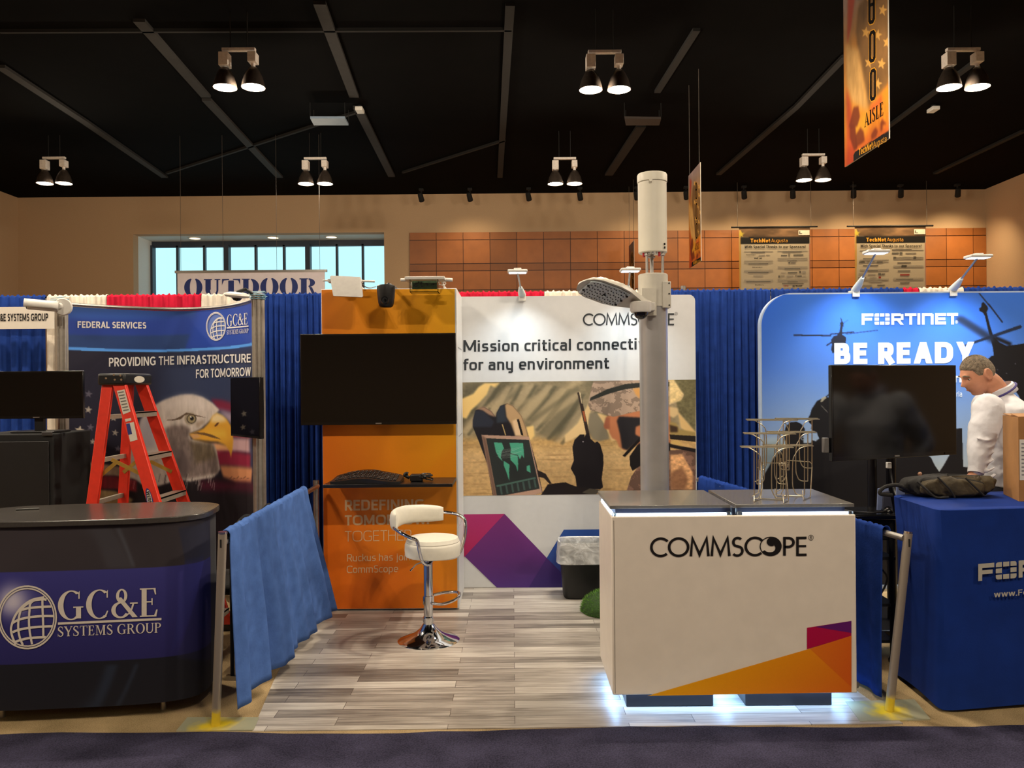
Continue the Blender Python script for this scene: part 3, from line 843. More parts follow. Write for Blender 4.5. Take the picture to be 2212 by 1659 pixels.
for i, p in enumerate(((516, 104), (1306, 109), (2080, 104))):
    spots.append((at(p[0], p[1], 11.4), 'twin pendant lamp in the near row, %s of three' % ('leftmost', 'middle one', 'rightmost, beside the hanging banner')[i]))
for i, p in enumerate(((117, 339), (681, 340), (1220, 340), (1757, 332))):
    spots.append((at(p[0], p[1], 16.9), 'smaller twin pendant lamp in the far row, %s' % ('leftmost of four', 'second from left', 'third from left, above the small clip lamp', 'rightmost of four')[i]))
for loc, lab in spots:
    if lamp0 is None: lamp0 = twin_lamp(loc, lab)
    else: copy_tree(lamp0, loc, lab)
    for sx in (-1, 1):
        l_ = bpy.data.lights.new('hall_lamp_light', 'POINT'); l_.energy = LAMP_W * (0.62 if loc.y < 14 else 0.115); l_.color = LAMP_COL; l_.shadow_soft_size = .09
        o_ = bpy.data.objects.new('hall_lamp_light', l_); o_.location = (loc.x + sx * .2, loc.y, loc.z - .66); COL.objects.link(o_)

# black track heads along the top of the far wall
th0 = None
for i, p in enumerate((910, 1015, 1142, 1253, 1375, 1482, 1607, 1712, 1843, 1945, 2068, 2170)):
    loc = at(p, 419, WY - .62); loc.z = CZ
    lab = 'black wall spotlight at the ceiling edge, %s' % ('leftmost of the row', 'second from left', 'third from left', 'fourth from left', 'left of the cylinder antenna', 'right of the cylinder antenna', 'left of the left sponsor banner', 'above the left sponsor banner', 'left above the right sponsor banner', 'right above the right sponsor banner', 'second from right', 'rightmost of the row')[i]
    if i == 0:
        t = thing('track_spotlight', lab, 'spotlight', loc, 'black spotlights above the far wall')
        drop = 0.14
        MB().tube([loc, loc - Vector((0, 0, drop))], .022, 8).box(loc.x - .06, loc.x + .06, loc.y - .06, loc.y + .06, loc.z - .05, loc.z).build('stem', M_BLACKM, t)
        MB().lathe([(0.055, 0), (.07, .05), (.075, .22), (.06, .24)], loc - Vector((.03, .1, drop)), 14, axis=(.2, .5, -.85)).build('head', M_BLACKM, t)
        th0 = t
    else:
        copy_tree(th0, loc, lab)
    if i >= 4 or i == 1:
        spot('wall_wash', (loc.x, loc.y - .75, loc.z - .40), (loc.x + .1, WY, 3.6), 90 + 30 * max(0, i - 4), (1.0, 0.74, 0.42), 118, 1.0, 0.08)
# ================================================================== FLOORING
random.seed(11)
b = MB(); pts = []
for i in range(141):
    x = -13 + 26 * i / 140
    pts.append((x, 3.93 + 0.012 * (x) * .35 + random.uniform(-.010, .010) + 0.02 * math.sin(x * 2.3), 0.0))
poly = [(-13, -8.5, 0), (13, -8.5, 0)] + pts[::-1]
b.prism([Vector(p) for p in poly], (0, 0, .014))
tag(b.build('aisle_carpet', M_NAVY, smooth=False), 'dark navy plush aisle carpet across the foreground', 'carpet')

def plank_mat():
    m = bpy.data.materials.new('grey_plank_vinyl'); m.use_nodes = True; nt = m.node_tree; N = nt.nodes; L = nt.links
    b = N['Principled BSDF']; b.inputs['Roughness'].default_value = 0.36; b.inputs['Specular IOR Level'].default_value = 0.4
    tc = N.new('ShaderNodeTexCoord')
    br = N.new('ShaderNodeTexBrick'); br.offset = 0.37; br.offset_frequency = 2; br.squash = 1.0
    br.inputs['Scale'].default_value = 1.0; br.inputs['Brick Width'].default_value = 0.9; br.inputs['Row Height'].default_value = 0.098
    br.inputs['Mortar Size'].default_value = 0.0016; br.inputs['Bias'].default_value = 0.0
    br.inputs['Color1'].default_value = (0.1, 0.1, 0.1, 1); br.inputs['Color2'].default_value = (0.9, 0.9, 0.9, 1); br.inputs['Mortar'].default_value = (0.0, 0.0, 0.0, 1)
    L.new(tc.outputs['Object'], br.inputs['Vector'])
    mp = N.new('ShaderNodeMapping'); mp.inputs['Scale'].default_value = (1.5, 34, 1)
    ad = N.new('ShaderNodeVectorMath'); ad.operation = 'ADD'
    L.new(tc.outputs['Object'], ad.inputs[0]); L.new(br.outputs['Color'], ad.inputs[1])
    L.new(ad.outputs[0], mp.inputs['Vector'])
    n1 = N.new('ShaderNodeTexNoise'); n1.inputs['Scale'].default_value = 1.7; n1.inputs['Detail'].default_value = 7; n1.inputs['Roughness'].default_value = 0.62; n1.inputs['Distortion'].default_value = 0.8
    L.new(mp.outputs[0], n1.inputs['Vector'])
    n2 = N.new('ShaderNodeTexNoise'); n2.inputs['Scale'].default_value = 2.1; n2.inputs['Detail'].default_value = 3
    mp2 = N.new('ShaderNodeMapping'); mp2.inputs['Scale'].default_value = (1, 3.5, 1); L.new(ad.outputs[0], mp2.inputs['Vector']); L.new(mp2.outputs[0], n2.inputs['Vector'])
    m1 = N.new('ShaderNodeMath'); m1.operation = 'MULTIPLY_ADD'; m1.inputs[1].default_value = 0.72
    L.new(n1.outputs['Fac'], m1.inputs[0])
    m2 = N.new('ShaderNodeMath'); m2.operation = 'MULTIPLY'; m2.inputs[1].default_value = 0.40; L.new(br.outputs['Color'], m2.inputs[0])
    m3 = N.new('ShaderNodeMath'); m3.operation = 'MULTIPLY_ADD'; m3.inputs[1].default_value = 0.32; L.new(n2.outputs['Fac'], m3.inputs[0]); L.new(m2.outputs[0], m3.inputs[2])
    L.new(m3.outputs[0], m1.inputs[2])
    cr = N.new('ShaderNodeValToRGB'); e = cr.color_ramp.elements
    e[0].position = 0.36; e[0].color = (*lin((58, 54, 52)), 1); e[1].position = 0.95; e[1].color = (*lin((204, 198, 188)), 1)
    k = e.new(0.54); k.color = (*lin((112, 105, 98)), 1); k = e.new(0.72); k.color = (*lin((160, 152, 142)), 1)
    L.new(m1.outputs[0], cr.inputs['Fac'])
    mm = N.new('ShaderNodeMix'); mm.data_type = 'RGBA'; mm.inputs['B'].default_value = (*lin((70, 60, 54)), 1)
    mf = N.new('ShaderNodeMath'); mf.operation = 'MULTIPLY'; mf.inputs[1].default_value = 0.7
    L.new(br.outputs['Fac'], mf.inputs[0]); L.new(mf.outputs[0], mm.inputs['Factor']); L.new(cr.outputs['Color'], mm.inputs['A']); L.new(mm.outputs['Result'], b.inputs['Base Color'])
    bp = N.new('ShaderNodeBump'); bp.inputs['Strength'].default_value = 0.15; bp.inputs['Distance'].default_value = 0.003; L.new(n1.outputs['Fac'], bp.inputs['Height']); L.new(bp.outputs['Normal'], b.inputs['Normal'])
    return m
M_PLANK = plank_mat()
L_edge = [atz(548, 1577, 0), atz(590, 1475, 0), atz(632, 1395, 0), atz(668, 1352, 0)]
poly = [Vector((L_edge[0].x, 3.965, 0))] + L_edge[1:] + [Vector((-1.55, 6.05, 0)), Vector((-1.55, 6.82, 0)), Vector((1.60, 6.82, 0)), Vector((1.92, 3.985, 0))]
tag(MB().prism(poly, (0, 0, .005)).build('plank_floor', M_PLANK, smooth=False), 'grey brown wood plank vinyl floor of the middle booth', 'flooring')

# ================================================================== DRAPES
def drape_mat(name, rgb):
    return mat(name, rgb, 0.95, noise=(14, 0.14), bump=(90, 0.15), spec=0.06)
M_BLUE = drape_mat('royal_blue_drape', (32, 58, 128))
M_LBLUE = drape_mat('light_blue_drape', (76, 108, 172))
M_WDR = drape_mat('white_drape', (222, 212, 196))
M_RDR = drape_mat('red_drape', (190, 32, 58))
def hung_drape(name, top0, top1, zb, m, label, cat='drape', group=None, folds=12, amp=.035, seed=0, sleeve=.035, bot0=None, bot1=None, res=None, gather=0.012):
    """cloth hanging from a pipe; top0 and top1 are pipe points, zb the hem height"""
    rnd = random.Random(seed)
    a = Vector(top0); c = Vector(top1); d = (c - a); ln = d.length; h = Vector((d.x, d.y, 0)).normalized(); n = Vector((h.y, -h.x, 0))
    if n.y > 0 or abs(n.y) < .3 and n.x < 0: n = -n
    ph = [rnd.uniform(0, 6.28) for _ in range(6)]
    B0 = Vector(bot0) if bot0 else Vector((a.x, a.y, zb)); B1 = Vector(bot1) if bot1 else Vector((c.x, c.y, zb))
    def off(u, v):
        k = min(1, 0.25 + v * 1.2)
        s = math.sin(u * folds * 6.283 + ph[0] + 1.3 * math.sin(u * 9 + ph[1]) + v * .5) + 0.45 * math.sin(u * folds * 2.3 * 6.283 + ph[2]) + .5 * math.sin(u * folds * .37 * 6.28 + ph[3])
        return s * amp * k
    def gat(u):
        return gather * (math.sin(u * ln * 140 + ph[4]) + .6 * math.sin(u * ln * 230 + ph[5]))
    rowsv = []
    # sleeve: over the pipe from behind, then the face
    for k in range(9):
        t = R(-60 + 210 * k / 8)
        rowsv.append(('s', t))
    for k in range(1, 25): rowsv.append(('f', k / 24))
    nu = res or max(40, int(folds * 14))
    def fn(u, v):
        kind, t = rowsv[int(round(v * (len(rowsv) - 1)))]
        top = a + d * u
        if kind == 's':
            r = sleeve + gat(u) * .5
            return top + n * (-math.cos(t + R(0)) * r * .8 + off(u, 0) * .25 * (0 if t < R(100) else 1)) + Vector((0, 0, max(math.sin(t), -.3) * r + abs(gat(u)) * .5))
        bot = B0 + (B1 - B0) * u
        p = top + (bot - top) * t
        return p + n * (sleeve * .7 + off(u, t)) + Vector((0, 0, -sleeve * .3 * (1 - t) + gat(u) * .3 * (1 - t) ** 6))
    o = MB().grid(fn, nu, len(rowsv)).build(name, m, None, fixn=False, solid=.003)
    return tag(o, label, cat, group)
DY = 6.92; DZ = 2.455
def dx(p): return at(p, 640, DY).x
def back(p0, p1, m, lab, seed, folds=None, **k):
    wd = dx(p1) - dx(p0)
    return hung_drape('backdrop_drape', (dx(p0), DY, DZ), (dx(p1), DY, DZ), .03, m, lab, group='tall drapes along the back line', folds=folds or wd * 9, amp=.022, seed=seed, gather=.010, **k)
back(-330, 100, M_BLUE, 'blue backdrop drape at the far left behind the small white sign', 1)
back(104, 233, M_WDR, 'white backdrop drape behind the left metal post, showing above the eagle banner', 2)
back(234, 437, M_RDR, 'red backdrop drape showing above the eagle banner', 3)
back(438, 560, M_WDR, 'white backdrop drape above the right end of the eagle banner', 4)
back(563, 716, M_BLUE, 'dark blue backdrop drape between eagle banner and orange tower', 5, folds=11)
back(985, 1175, M_RDR, 'red backdrop drape just above the top left of the white display wall', 6)
back(1176, 1436, M_WDR, 'white backdrop drape above the middle of the white display wall', 7)
back(1438, 1662, M_BLUE, 'blue backdrop drape between white display wall and helicopter display wall', 8, folds=13)
back(1664, 1948, M_BLUE, 'blue backdrop drape hidden behind the left half of the helicopter display wall', 9)
back(1950, 1982, M_RDR, 'red backdrop drape peeking above the helicopter display wall', 10)
back(1983, 2078, M_WDR, 'white backdrop drape peeking above the helicopter display wall', 12)
back(2079, 2420, M_BLUE, 'blue backdrop drape above the right end of the helicopter display wall', 13)
t = thing('drape_pipe', 'horizontal metal pipe carrying the tall backdrop drapes', 'pipe', (0, DY, DZ))
MB().tube([(dx(-330), DY, DZ), (dx(2420), DY, DZ)], .018, 10).build('pipe', M_ALU, t)
for p in (108, 562, 980, 1483, 2078):
    t = thing('drape_upright', 'slim metal backdrop upright at %s' % {108: 'the left metal post', 562: 'the right end of the eagle banner', 980: 'the orange tower', 1483: 'the white wall right end, tip showing', 2078: 'the helicopter display wall'}[p], 'upright', (dx(p), DY + .13, 0), 'backdrop uprights')
    MB().tube([(dx(p), DY + .13, .01), (dx(p), DY + .13, DZ + (.09 if p == 1483 else .02))], .022, 10).build('pole', M_ALU, t)
    MB().box(dx(p) - .2, dx(p) + .2, DY + .07, DY + .42, 0, .01).build('base_plate', M_STEEL, t)

# ================================================================== SIDE RAILS
def post_mat():
    m = bpy.data.materials.new('post_metal_with_yellow_paint'); m.use_nodes = True; nt = m.node_tree; N = nt.nodes; L = nt.links
    b = N['Principled BSDF']; b.inputs['Roughness'].default_value = .45
    tc = N.new('ShaderNodeTexCoord'); sp = N.new('ShaderNodeSeparateXYZ'); L.new(tc.outputs['Object'], sp.inputs[0])
    nz = N.new('ShaderNodeTexNoise'); nz.inputs['Scale'].default_value = 22; L.new(tc.outputs['Object'], nz.inputs['Vector'])
    ma = N.new('ShaderNodeMath'); ma.operation = 'MULTIPLY_ADD'; ma.inputs[1].default_value = .12; L.new(nz.outputs['Fac'], ma.inputs[0]); L.new(sp.outputs['Z'], ma.inputs[2])
    mr = N.new('ShaderNodeMapRange'); mr.inputs['From Min'].default_value = .12; mr.inputs['From Max'].default_value = .16; L.new(ma.outputs[0], mr.inputs['Value'])
    mx = N.new('ShaderNodeMix'); mx.data_type = 'RGBA'; mx.inputs['A'].default_value = (*lin((214, 186, 44)), 1); mx.inputs['B'].default_value = (*lin((178, 168, 154)), 1)
    L.new(mr.outputs[0], mx.inputs['Factor']); L.new(mx.outputs['Result'], b.inputs['Base Color'])
    mt = N.new('ShaderNodeMath'); mt.operation = 'MULTIPLY'; mt.inputs[1].default_value = .75; L.new(mr.outputs[0], mt.inputs[0]); L.new(mt.outputs[0], b.inputs['Metallic'])
    bp = N.new('ShaderNodeBump'); bp.inputs['Strength'].default_value = .08; L.new(nz.outputs['Fac'], bp.inputs['Height']); L.new(bp.outputs['Normal'], b.inputs['Normal'])
    return m
def plate_mat():
    m = bpy.data.materials.new('grey_green_plate_with_yellow_spray'); m.use_nodes = True; nt = m.node_tree; N = nt.nodes; L = nt.links
    b = N['Principled BSDF']; b.inputs['Roughness'].default_value = .5
    tc = N.new('ShaderNodeTexCoord'); ln = N.new('ShaderNodeVectorMath'); ln.operation = 'LENGTH'; L.new(tc.outputs['Object'], ln.inputs[0])
    nz = N.new('ShaderNodeTexNoise'); nz.inputs['Scale'].default_value = 12; nz.inputs['Detail'].default_value = 5; L.new(tc.outputs['Object'], nz.inputs['Vector'])
    ma = N.new('ShaderNodeMath'); ma.operation = 'MULTIPLY_ADD'; ma.inputs[1].default_value = .22; L.new(nz.outputs['Fac'], ma.inputs[0]); L.new(ln.outputs['Value'], ma.inputs[2])
    mr = N.new('ShaderNodeMapRange'); mr.inputs['From Min'].default_value = .15; mr.inputs['From Max'].default_value = .24; L.new(ma.outputs[0], mr.inputs['Value'])
    c2 = N.new('ShaderNodeMix'); c2.data_type = 'RGBA'; c2.inputs['A'].default_value = (*lin((140, 146, 122)), 1); c2.inputs['B'].default_value = (*lin((166, 160, 134)), 1); L.new(nz.outputs['Fac'], c2.inputs['Factor'])
    mx = N.new('ShaderNodeMix'); mx.data_type = 'RGBA'; mx.inputs['A'].default_value = (*lin((222, 196, 40)), 1); L.new(c2.outputs['Result'], mx.inputs['B']); L.new(mr.outputs[0], mx.inputs['Factor'])
    L.new(mx.outputs['Result'], b.inputs['Base Color'])
    return m
M_POST = post_mat(); M_PLATE = plate_mat()
def rail_post(base, top, lab, quad):
    t = thing('rail_post', lab, 'post', base)
    MB().tube([base + Vector((0, 0, .006)), top], .0215, 18).build('pole', M_POST, t)
    MB().tube([top - (top - base).normalized() * .004, top + (top - base).normalized() * .006], .0225, 18).build('end_cap', M_CHROME, t)
    MB().prism([Vector((*q, 0.0)) for q in quad], (0, 0, .007)).build('base_plate', M_PLATE, t, smooth=False)
    d = (top - base).normalized()
    MB().box(-.004, .004, -.024, -.019, -.02, .02, Matrix.Translation(top - d * .05)).build('slot', M_BLACKM, t)
    return t
lb = atz(466, 1569, 0); lt = at(481, 1151, 4.02)
q = [atz(x, y, 0) for x, y in ((372, 1590), (405, 1552), (560, 1552), (540, 1590))]
rail_post(lb, lt, 'leaning metal rail post at front left on a grey green plate', [(p.x, max(p.y, 3.97)) for p in q])
lend = Vector((-1.44, 5.94, .96))
t = thing('rail_pipe', 'metal rail pipe inside the light blue side drape on the left', 'pipe', lt)
MB().tube([lt - Vector((0, 0, .05)), lend], .017, 10).build('pipe', M_ALU, t)
t = thing('rail_post', 'rear metal rail post beside the orange tower', 'post', (lend.x - .02, lend.y + .03, 0))
MB().tube([(lend.x - .02, lend.y + .03, .006), (lend.x - .02, lend.y + .03, 1.0)], .0215, 14).build('pole', M_ALU, t)
MB().box(lend.x - .3, lend.x + .02, lend.y - .2, lend.y + .08, 0, .007).build('base_plate', M_STEEL, t)
a0 = lt + (lend - lt) * .02 - Vector((0, 0, .03)); a1 = lt + (lend - lt) * .80; a1.z = .968
hung_drape('rail_drape', a0, a1, .05, M_LBLUE, 'light blue low drape hanging on the left rail beside the plank floor', folds=4.6, amp=.026, seed=21, sleeve=.034,
           bot0=at(503, 1533, 4.03), bot1=at(716, 1318, 5.93), res=130, gather=.006)
rb = atz(1921, 1538, 0); rt = at(1962, 1150, 4.15)
q = [atz(x, y, 0) for x, y in ((1858, 1561), (1826, 1518), (1975, 1513), (2010, 1556))]
rail_post(rb, rt, 'leaning metal rail post at front right beside the blue table', [(p.x, max(p.y, 4.0)) for p in q])
rend = at(1508, 1036, 6.45)
t = thing('rail_pipe', 'metal rail pipe on the right with its bare end showing', 'pipe', rt)
MB().tube([rt - Vector((.02, 0, .03)), rend], .017, 12).build('pipe', M_ALU, t)
r0 = rt - Vector((.02, 0, .03))
a0 = r0 + (rend - r0) * .058; a1 = r0 + (rend - r0) * .98
hung_drape('rail_drape', a0, a1, .03, M_BLUE, 'darker blue low drape hanging on the right rail behind the white counter', folds=5.5, amp=.016, seed=22, sleeve=.03,
           bot0=Vector((a0.x - .0, a0.y, .02)), bot1=Vector((a1.x, a1.y, .02)), res=130, gather=.007)
# ================================================================== MIDDLE BOOTH
M_PANEL = mat('white_laminate', (206, 208, 210), 0.42, noise=(20, 0.02))
M_CREAM = mat('cream_laminate', (222, 212, 198), 0.38, noise=(12, 0.03))
M_INK = mat('dark_ink', (30, 38, 44), 0.5, noise=(50, 0.1))
M_BLACKINK = mat('black_ink', (14, 11, 12), 0.45, noise=(50, 0.1))
M_TXTW = mat('white_ink', (226, 224, 220), 0.5, noise=(50, 0.04))
M_TXTP = mat('pale_peach_ink', (224, 186, 140), 0.5, noise=(50, 0.04))

# ---------------- white display wall
PY = 6.70
p0 = at(990, 700, PY).x; p1 = at(1502, 700, PY).x; pz1 = 2.43
def pm(px, py, l=0.0):
    v = at(px, py, PY); v.y -= l; return v
t = thing('display_wall', 'white display wall with black headline, soldier photograph and purple shapes', 'display wall', ((p0 + p1) / 2, PY, 0))
b = MB(); rc = .05
poly = [Vector((p0, PY, .012)), Vector((p1, PY, .012)), Vector((p1, PY, pz1 - rc))] + [Vector((p1 - rc + rc * math.cos(R(a)), PY, pz1 - rc + rc * math.sin(R(a)))) for a in (20, 45, 70)] + [Vector((p1 - rc, PY, pz1)), Vector((p0, PY, pz1))]
b.prism(poly, (0, .045, 0)); b.build('panel', M_PANEL, t, smooth=False)
MB().box(p0, p1, PY + .0, PY + .4, 0, .012).build('base_plate', M_STEEL, t)
tall = font_glyphs
place('lettering', commscope_letters(), (1259, 674, 1456, 705), pm, t, M_INK, slope=-1)
place('lettering', reg_mark(), (1457, 674, 1464, 681), pm, t, M_INK)
place('lettering', sans('Mission critical connectivity', .155, 3.4), (1001, 735, 1436, 767), pm, t, M_INK, slope=-6)
place('lettering', sans('for any environment', .155, 3.4), (1001, 775, 1316, 807), pm, t, M_INK, slope=-4)
shapes = [([(997, 1111), (1090, 1110), (1004, 1202), (997, 1208)], [(168, 48, 110), (178, 52, 118), (170, 32, 86), (168, 28, 80)]),
          ([(1090, 1110), (1181, 1205), (1212, 1236), (1212, 1269), (1073, 1269), (1004, 1202)], [(118, 48, 120), (92, 44, 120), (70, 40, 112), (64, 38, 110), (82, 48, 128), (100, 44, 118)]),
          ([(1181, 1205), (1212, 1236), (1212, 1269), (1142, 1269)], [(66, 38, 108), (48, 30, 98), (44, 28, 92), (54, 34, 104)]),
          ([(1218, 1144), (1502, 1141), (1502, 1269), (1212, 1269), (1212, 1236), (1181, 1205)], [(44, 80, 156), (44, 80, 156), (40, 50, 120), (44, 44, 110), (46, 50, 120), (44, 74, 150)])]
colour_polys('printed_shapes', shapes, lambda x, y, l: pm(x, y, .0015 + l), t, .42)
# the photograph on the wall
q00 = (996, 826); q11 = (1503, 1071)
def inv(px, py): return ((px - q00[0]) / (q11[0] - q00[0]), (py - (q00[1] - (px - 996) / 507 * 6)) / (q11[1] - q00[1]))
cv = Canvas(430, 210, inv)
z3 = lambda P: [(980 + x * .16275, 810 + y * .16275) for x, y in P]
z4 = lambda P: [(1220 + x * .16274, 810 + y * .16274) for x, y in P]
W, H = cv.W, cv.H
cv.vgrad([(0, (120, 114, 86)), (.45, (140, 132, 100)), (.53, (180, 152, 96)), (.65, (196, 170, 118)), (1, (188, 160, 106))])
ridge = fbm(W, H, 90, 24, 3, 3, -0.75); fine = fbm(W, H, 5, 4, 3, 5)
rk = np.clip((ridge - .3) * 2.0, 0, 1)[..., None]
rock = np.array((92, 90, 70)) * (1 - rk) + np.array((158, 148, 114)) * rk
rock = rock * (.90 + .2 * fine)[..., None]
vm = np.clip((0.50 - np.linspace(0, 1, H)) * 14, 0, 1)[:, None] * np.ones((1, W))
cv.put(vm, rock)
sand = (0.88 + 0.26 * fine)[..., None]; cv.a = np.clip(cv.a * (vm[..., None] * 1 + (1 - vm[..., None]) * sand), 0, 255)
st = fbm(W, H, 60, 4, 3, 9); cv.put((1 - vm) * np.clip((st - .6) * 4, 0, 1), (140, 112, 70), .6)
cream = (222, 196, 124)
# weathered bluffs: each a lit shoulder with a darker gully beside it
for k, (lx_, ly_, hx_, hy_, wd_) in enumerate(((300, 420, 520, 130, 90), (470, 560, 700, 150, 95), (640, 430, 830, 120, 80), (760, 470, 1010, 120, 90), (880, 560, 1240, 130, 120), (1000, 700, 1420, 170, 130), (1150, 820, 1600, 240, 130), (1330, 880, 1800, 300, 130), (1500, 800, 2000, 200, 120), (120, 760, 330, 470, 90), (230, 640, 420, 420, 70))):
    gl = [(lx_, ly_), ((lx_ + hx_) / 2 - 30, (ly_ + hy_) / 2), (hx_, hy_), (hx_ + wd_ * .8, hy_ + 10), ((lx_ + hx_) / 2 + wd_ * .9, (ly_ + hy_) / 2 + 20), (lx_ + wd_ * .7, ly_ + 30)]
    cv.poly(z3(gl), (176, 164, 128), 2, .55)
    gd = [(lx_ + wd_ * .6, ly_ + 30), ((lx_ + hx_) / 2 + wd_ * .8, (ly_ + hy_) / 2 + 20), (hx_ + wd_ * .7, hy_ + 10), (hx_ + wd_ * 1.15, hy_ + 20), ((lx_ + hx_) / 2 + wd_ * 1.3, (ly_ + hy_) / 2 + 40), (lx_ + wd_ * .9, ly_ + 50)]
    cv.poly(z3(gd), (74, 76, 60), 1, .6)
cv.poly(z3([(95, 320), (260, 250), (330, 160), (410, 110), (610, 105), (560, 170), (490, 140), (440, 260), (330, 380), (230, 470), (170, 580), (95, 560)]), cream, 1)
cv.poly(z3([(960, 690), (1060, 670), (1075, 800), (1020, 870), (980, 830)]), cream, 1)
cv.poly(z4([(330, 350), (345, 480), (320, 600), (310, 790), (180, 820), (0, 900), (0, 800), (170, 640)]), (212, 190, 136), 1)
cv.poly(z4([(420, 500), (560, 540), (700, 860), (620, 880), (540, 700)]), (214, 190, 132), 1)
for k, P in enumerate(([(500, 460), (640, 270), (700, 240), (640, 380)], [(760, 360), (1020, 300), (1250, 180), (1050, 350), (870, 420)], [(850, 450), (1100, 300), (1240, 200), (1270, 260), (960, 620)], [(970, 640), (1330, 240), (1500, 110), (1659, 110), (1500, 420), (1200, 640)])):
    cv.poly(z3(P), (168, 156, 118), 2, .45)
for P in ([(420, 380), (480, 360), (620, 120), (560, 140)], [(700, 330), (820, 300), (940, 120), (880, 110)], [(990, 600), (1380, 330), (1659, 120), (1659, 200), (1350, 420), (1050, 640)], [(1120, 780), (1380, 500), (1560, 380), (1659, 340), (1659, 420), (1420, 820), (1340, 890)]):
    cv.poly(z3(P), (82, 82, 64), 2, .5)
cv.poly(z4([(330, 510), (420, 500), (520, 650), (590, 850), (450, 880), (370, 850), (310, 700)]), (126, 122, 100), 1)
cv.poly(z4([(1440, 60), (1740, 50), (1740, 780), (1640, 640), (1500, 480)]), (104, 102, 72), 1, noise=.8 + .4 * fine)
cv.poly(z4([(1500, 490), (1740, 760), (1740, 860), (1540, 700)]), (206, 180, 120), 1)
# boots, laptop
cv.poly(z3([(255, 690), (255, 600), (290, 470), (400, 420), (500, 480), (560, 560), (570, 500), (620, 410), (710, 375), (790, 410), (900, 540), (960, 700), (1000, 830), (1100, 1180), (1180, 1560), (1040, 1600), (520, 1610), (450, 1190), (340, 900)]), (28, 28, 34))
cv.poly(z3([(300, 450), (400, 420), (500, 480), (560, 560), (470, 530), (380, 470)]), (150, 124, 100), 1)
cv.poly(z3([(255, 600), (290, 470), (390, 480), (540, 620), (500, 690), (255, 690)]), (40, 46, 58), 1)
cv.poly(z3([(680, 400), (710, 375), (790, 410), (900, 540), (960, 700), (995, 830), (820, 810), (760, 650), (700, 560)]), (176, 150, 108), 1)
cv.poly(z3([(570, 510), (620, 410), (670, 400), (690, 560), (720, 620), (570, 640)]), (44, 54, 64), 1)
cv.poly(z3([(780, 610), (840, 580), (920, 800), (820, 805)]), (214, 190, 148), 1); cv.poly(z3([(838, 590), (866, 585), (925, 800), (895, 800)]), (18, 16, 16))
cv.line(z3([(645, 655)])[0], z3([(690, 800)])[0], 2, (190, 170, 110))
cv.poly(z3([(370, 795), (1000, 818), (1175, 1560), (1030, 1605), (530, 1612)]), (172, 146, 126))
cv.poly(z3([(370, 795), (430, 840), (575, 1612), (530, 1612)]), (112, 90, 76), 1)
cv.poly(z3([(430, 838), (1000, 862), (1142, 1510), (575, 1615)]), (40, 48, 48))
gm_ = (74, 164, 134)
for P in ([(535, 895), (640, 900), (668, 975), (640, 1010), (625, 1090), (650, 1145), (600, 1095), (560, 1020)], [(665, 1140), (742, 1190), (735, 1290), (738, 1405), (700, 1290), (665, 1200)], [(740, 900), (920, 902), (930, 1000), (935, 1110), (905, 1060), (880, 1120), (850, 1060), (755, 1040), (760, 980)], [(750, 1050), (850, 1070), (856, 1180), (850, 1285), (825, 1200), (755, 1130)], [(968, 1210), (1010, 1195), (1022, 1300), (970, 1270)]):
    cv.poly(z3(P), gm_)
for k in range(9):
    cv.line(z3([(570 + 30 * (k % 3), 1010 + 12 * k)])[0], z3([(900 - 30 * (k % 4), 960 + 14 * k)])[0], .6, (190, 210, 200), 0, .5)
cv.poly(z3([(565, 1465), (1085, 1355), (1090, 1375), (572, 1488)]), (84, 130, 116), 0, .7)
for k in range(7):
    cv.line(z3([(620 + 75 * k, 1475 - 15 * k)])[0], z3([(640 + 75 * k, 1590 - 16 * k)])[0], 4, (74, 110, 102), 0, .6)
cv.poly(z3([(1110, 1260), (1220, 1310), (1300, 1440), (1270, 1445), (1200, 1370), (1120, 1350)]), (40, 34, 34))
cv.poly(z3([(1145, 1612), (1250, 1450), (1460, 1425), (1659, 1490), (1659, 1612)]), (24, 20, 24))
# hand with radio
cv.poly(z4([(165, 235), (205, 222), (330, 790), (285, 790)]), (46, 38, 34)); cv.poly(z4([(232, 480), (262, 480), (282, 620), (262, 620)]), (150, 84, 52))
cv.poly(z4([(190, 225), (205, 222), (232, 380), (222, 380)]), (200, 190, 150))
cv.poly(z4([(100, 960), (130, 860), (200, 790), (262, 790), (258, 830), (285, 775), (320, 775), (345, 850), (400, 900), (430, 882), (470, 920), (510, 1060), (515, 1180), (490, 1380), (508, 1490), (470, 1520), (160, 1500), (140, 1350), (78, 1240), (120, 1130)]), (22, 20, 25))
cv.disc(z4([(242, 885)])[0], 1.3, (210, 210, 210))
cv.poly(z4([(0, 1420), (160, 1490), (330, 1500), (460, 1530), (380, 1610), (0, 1610)]), (26, 22, 24)); cv.poly(z4([(230, 1560), (330, 1505), (470, 1530), (400, 1600)]), (74, 72, 62))
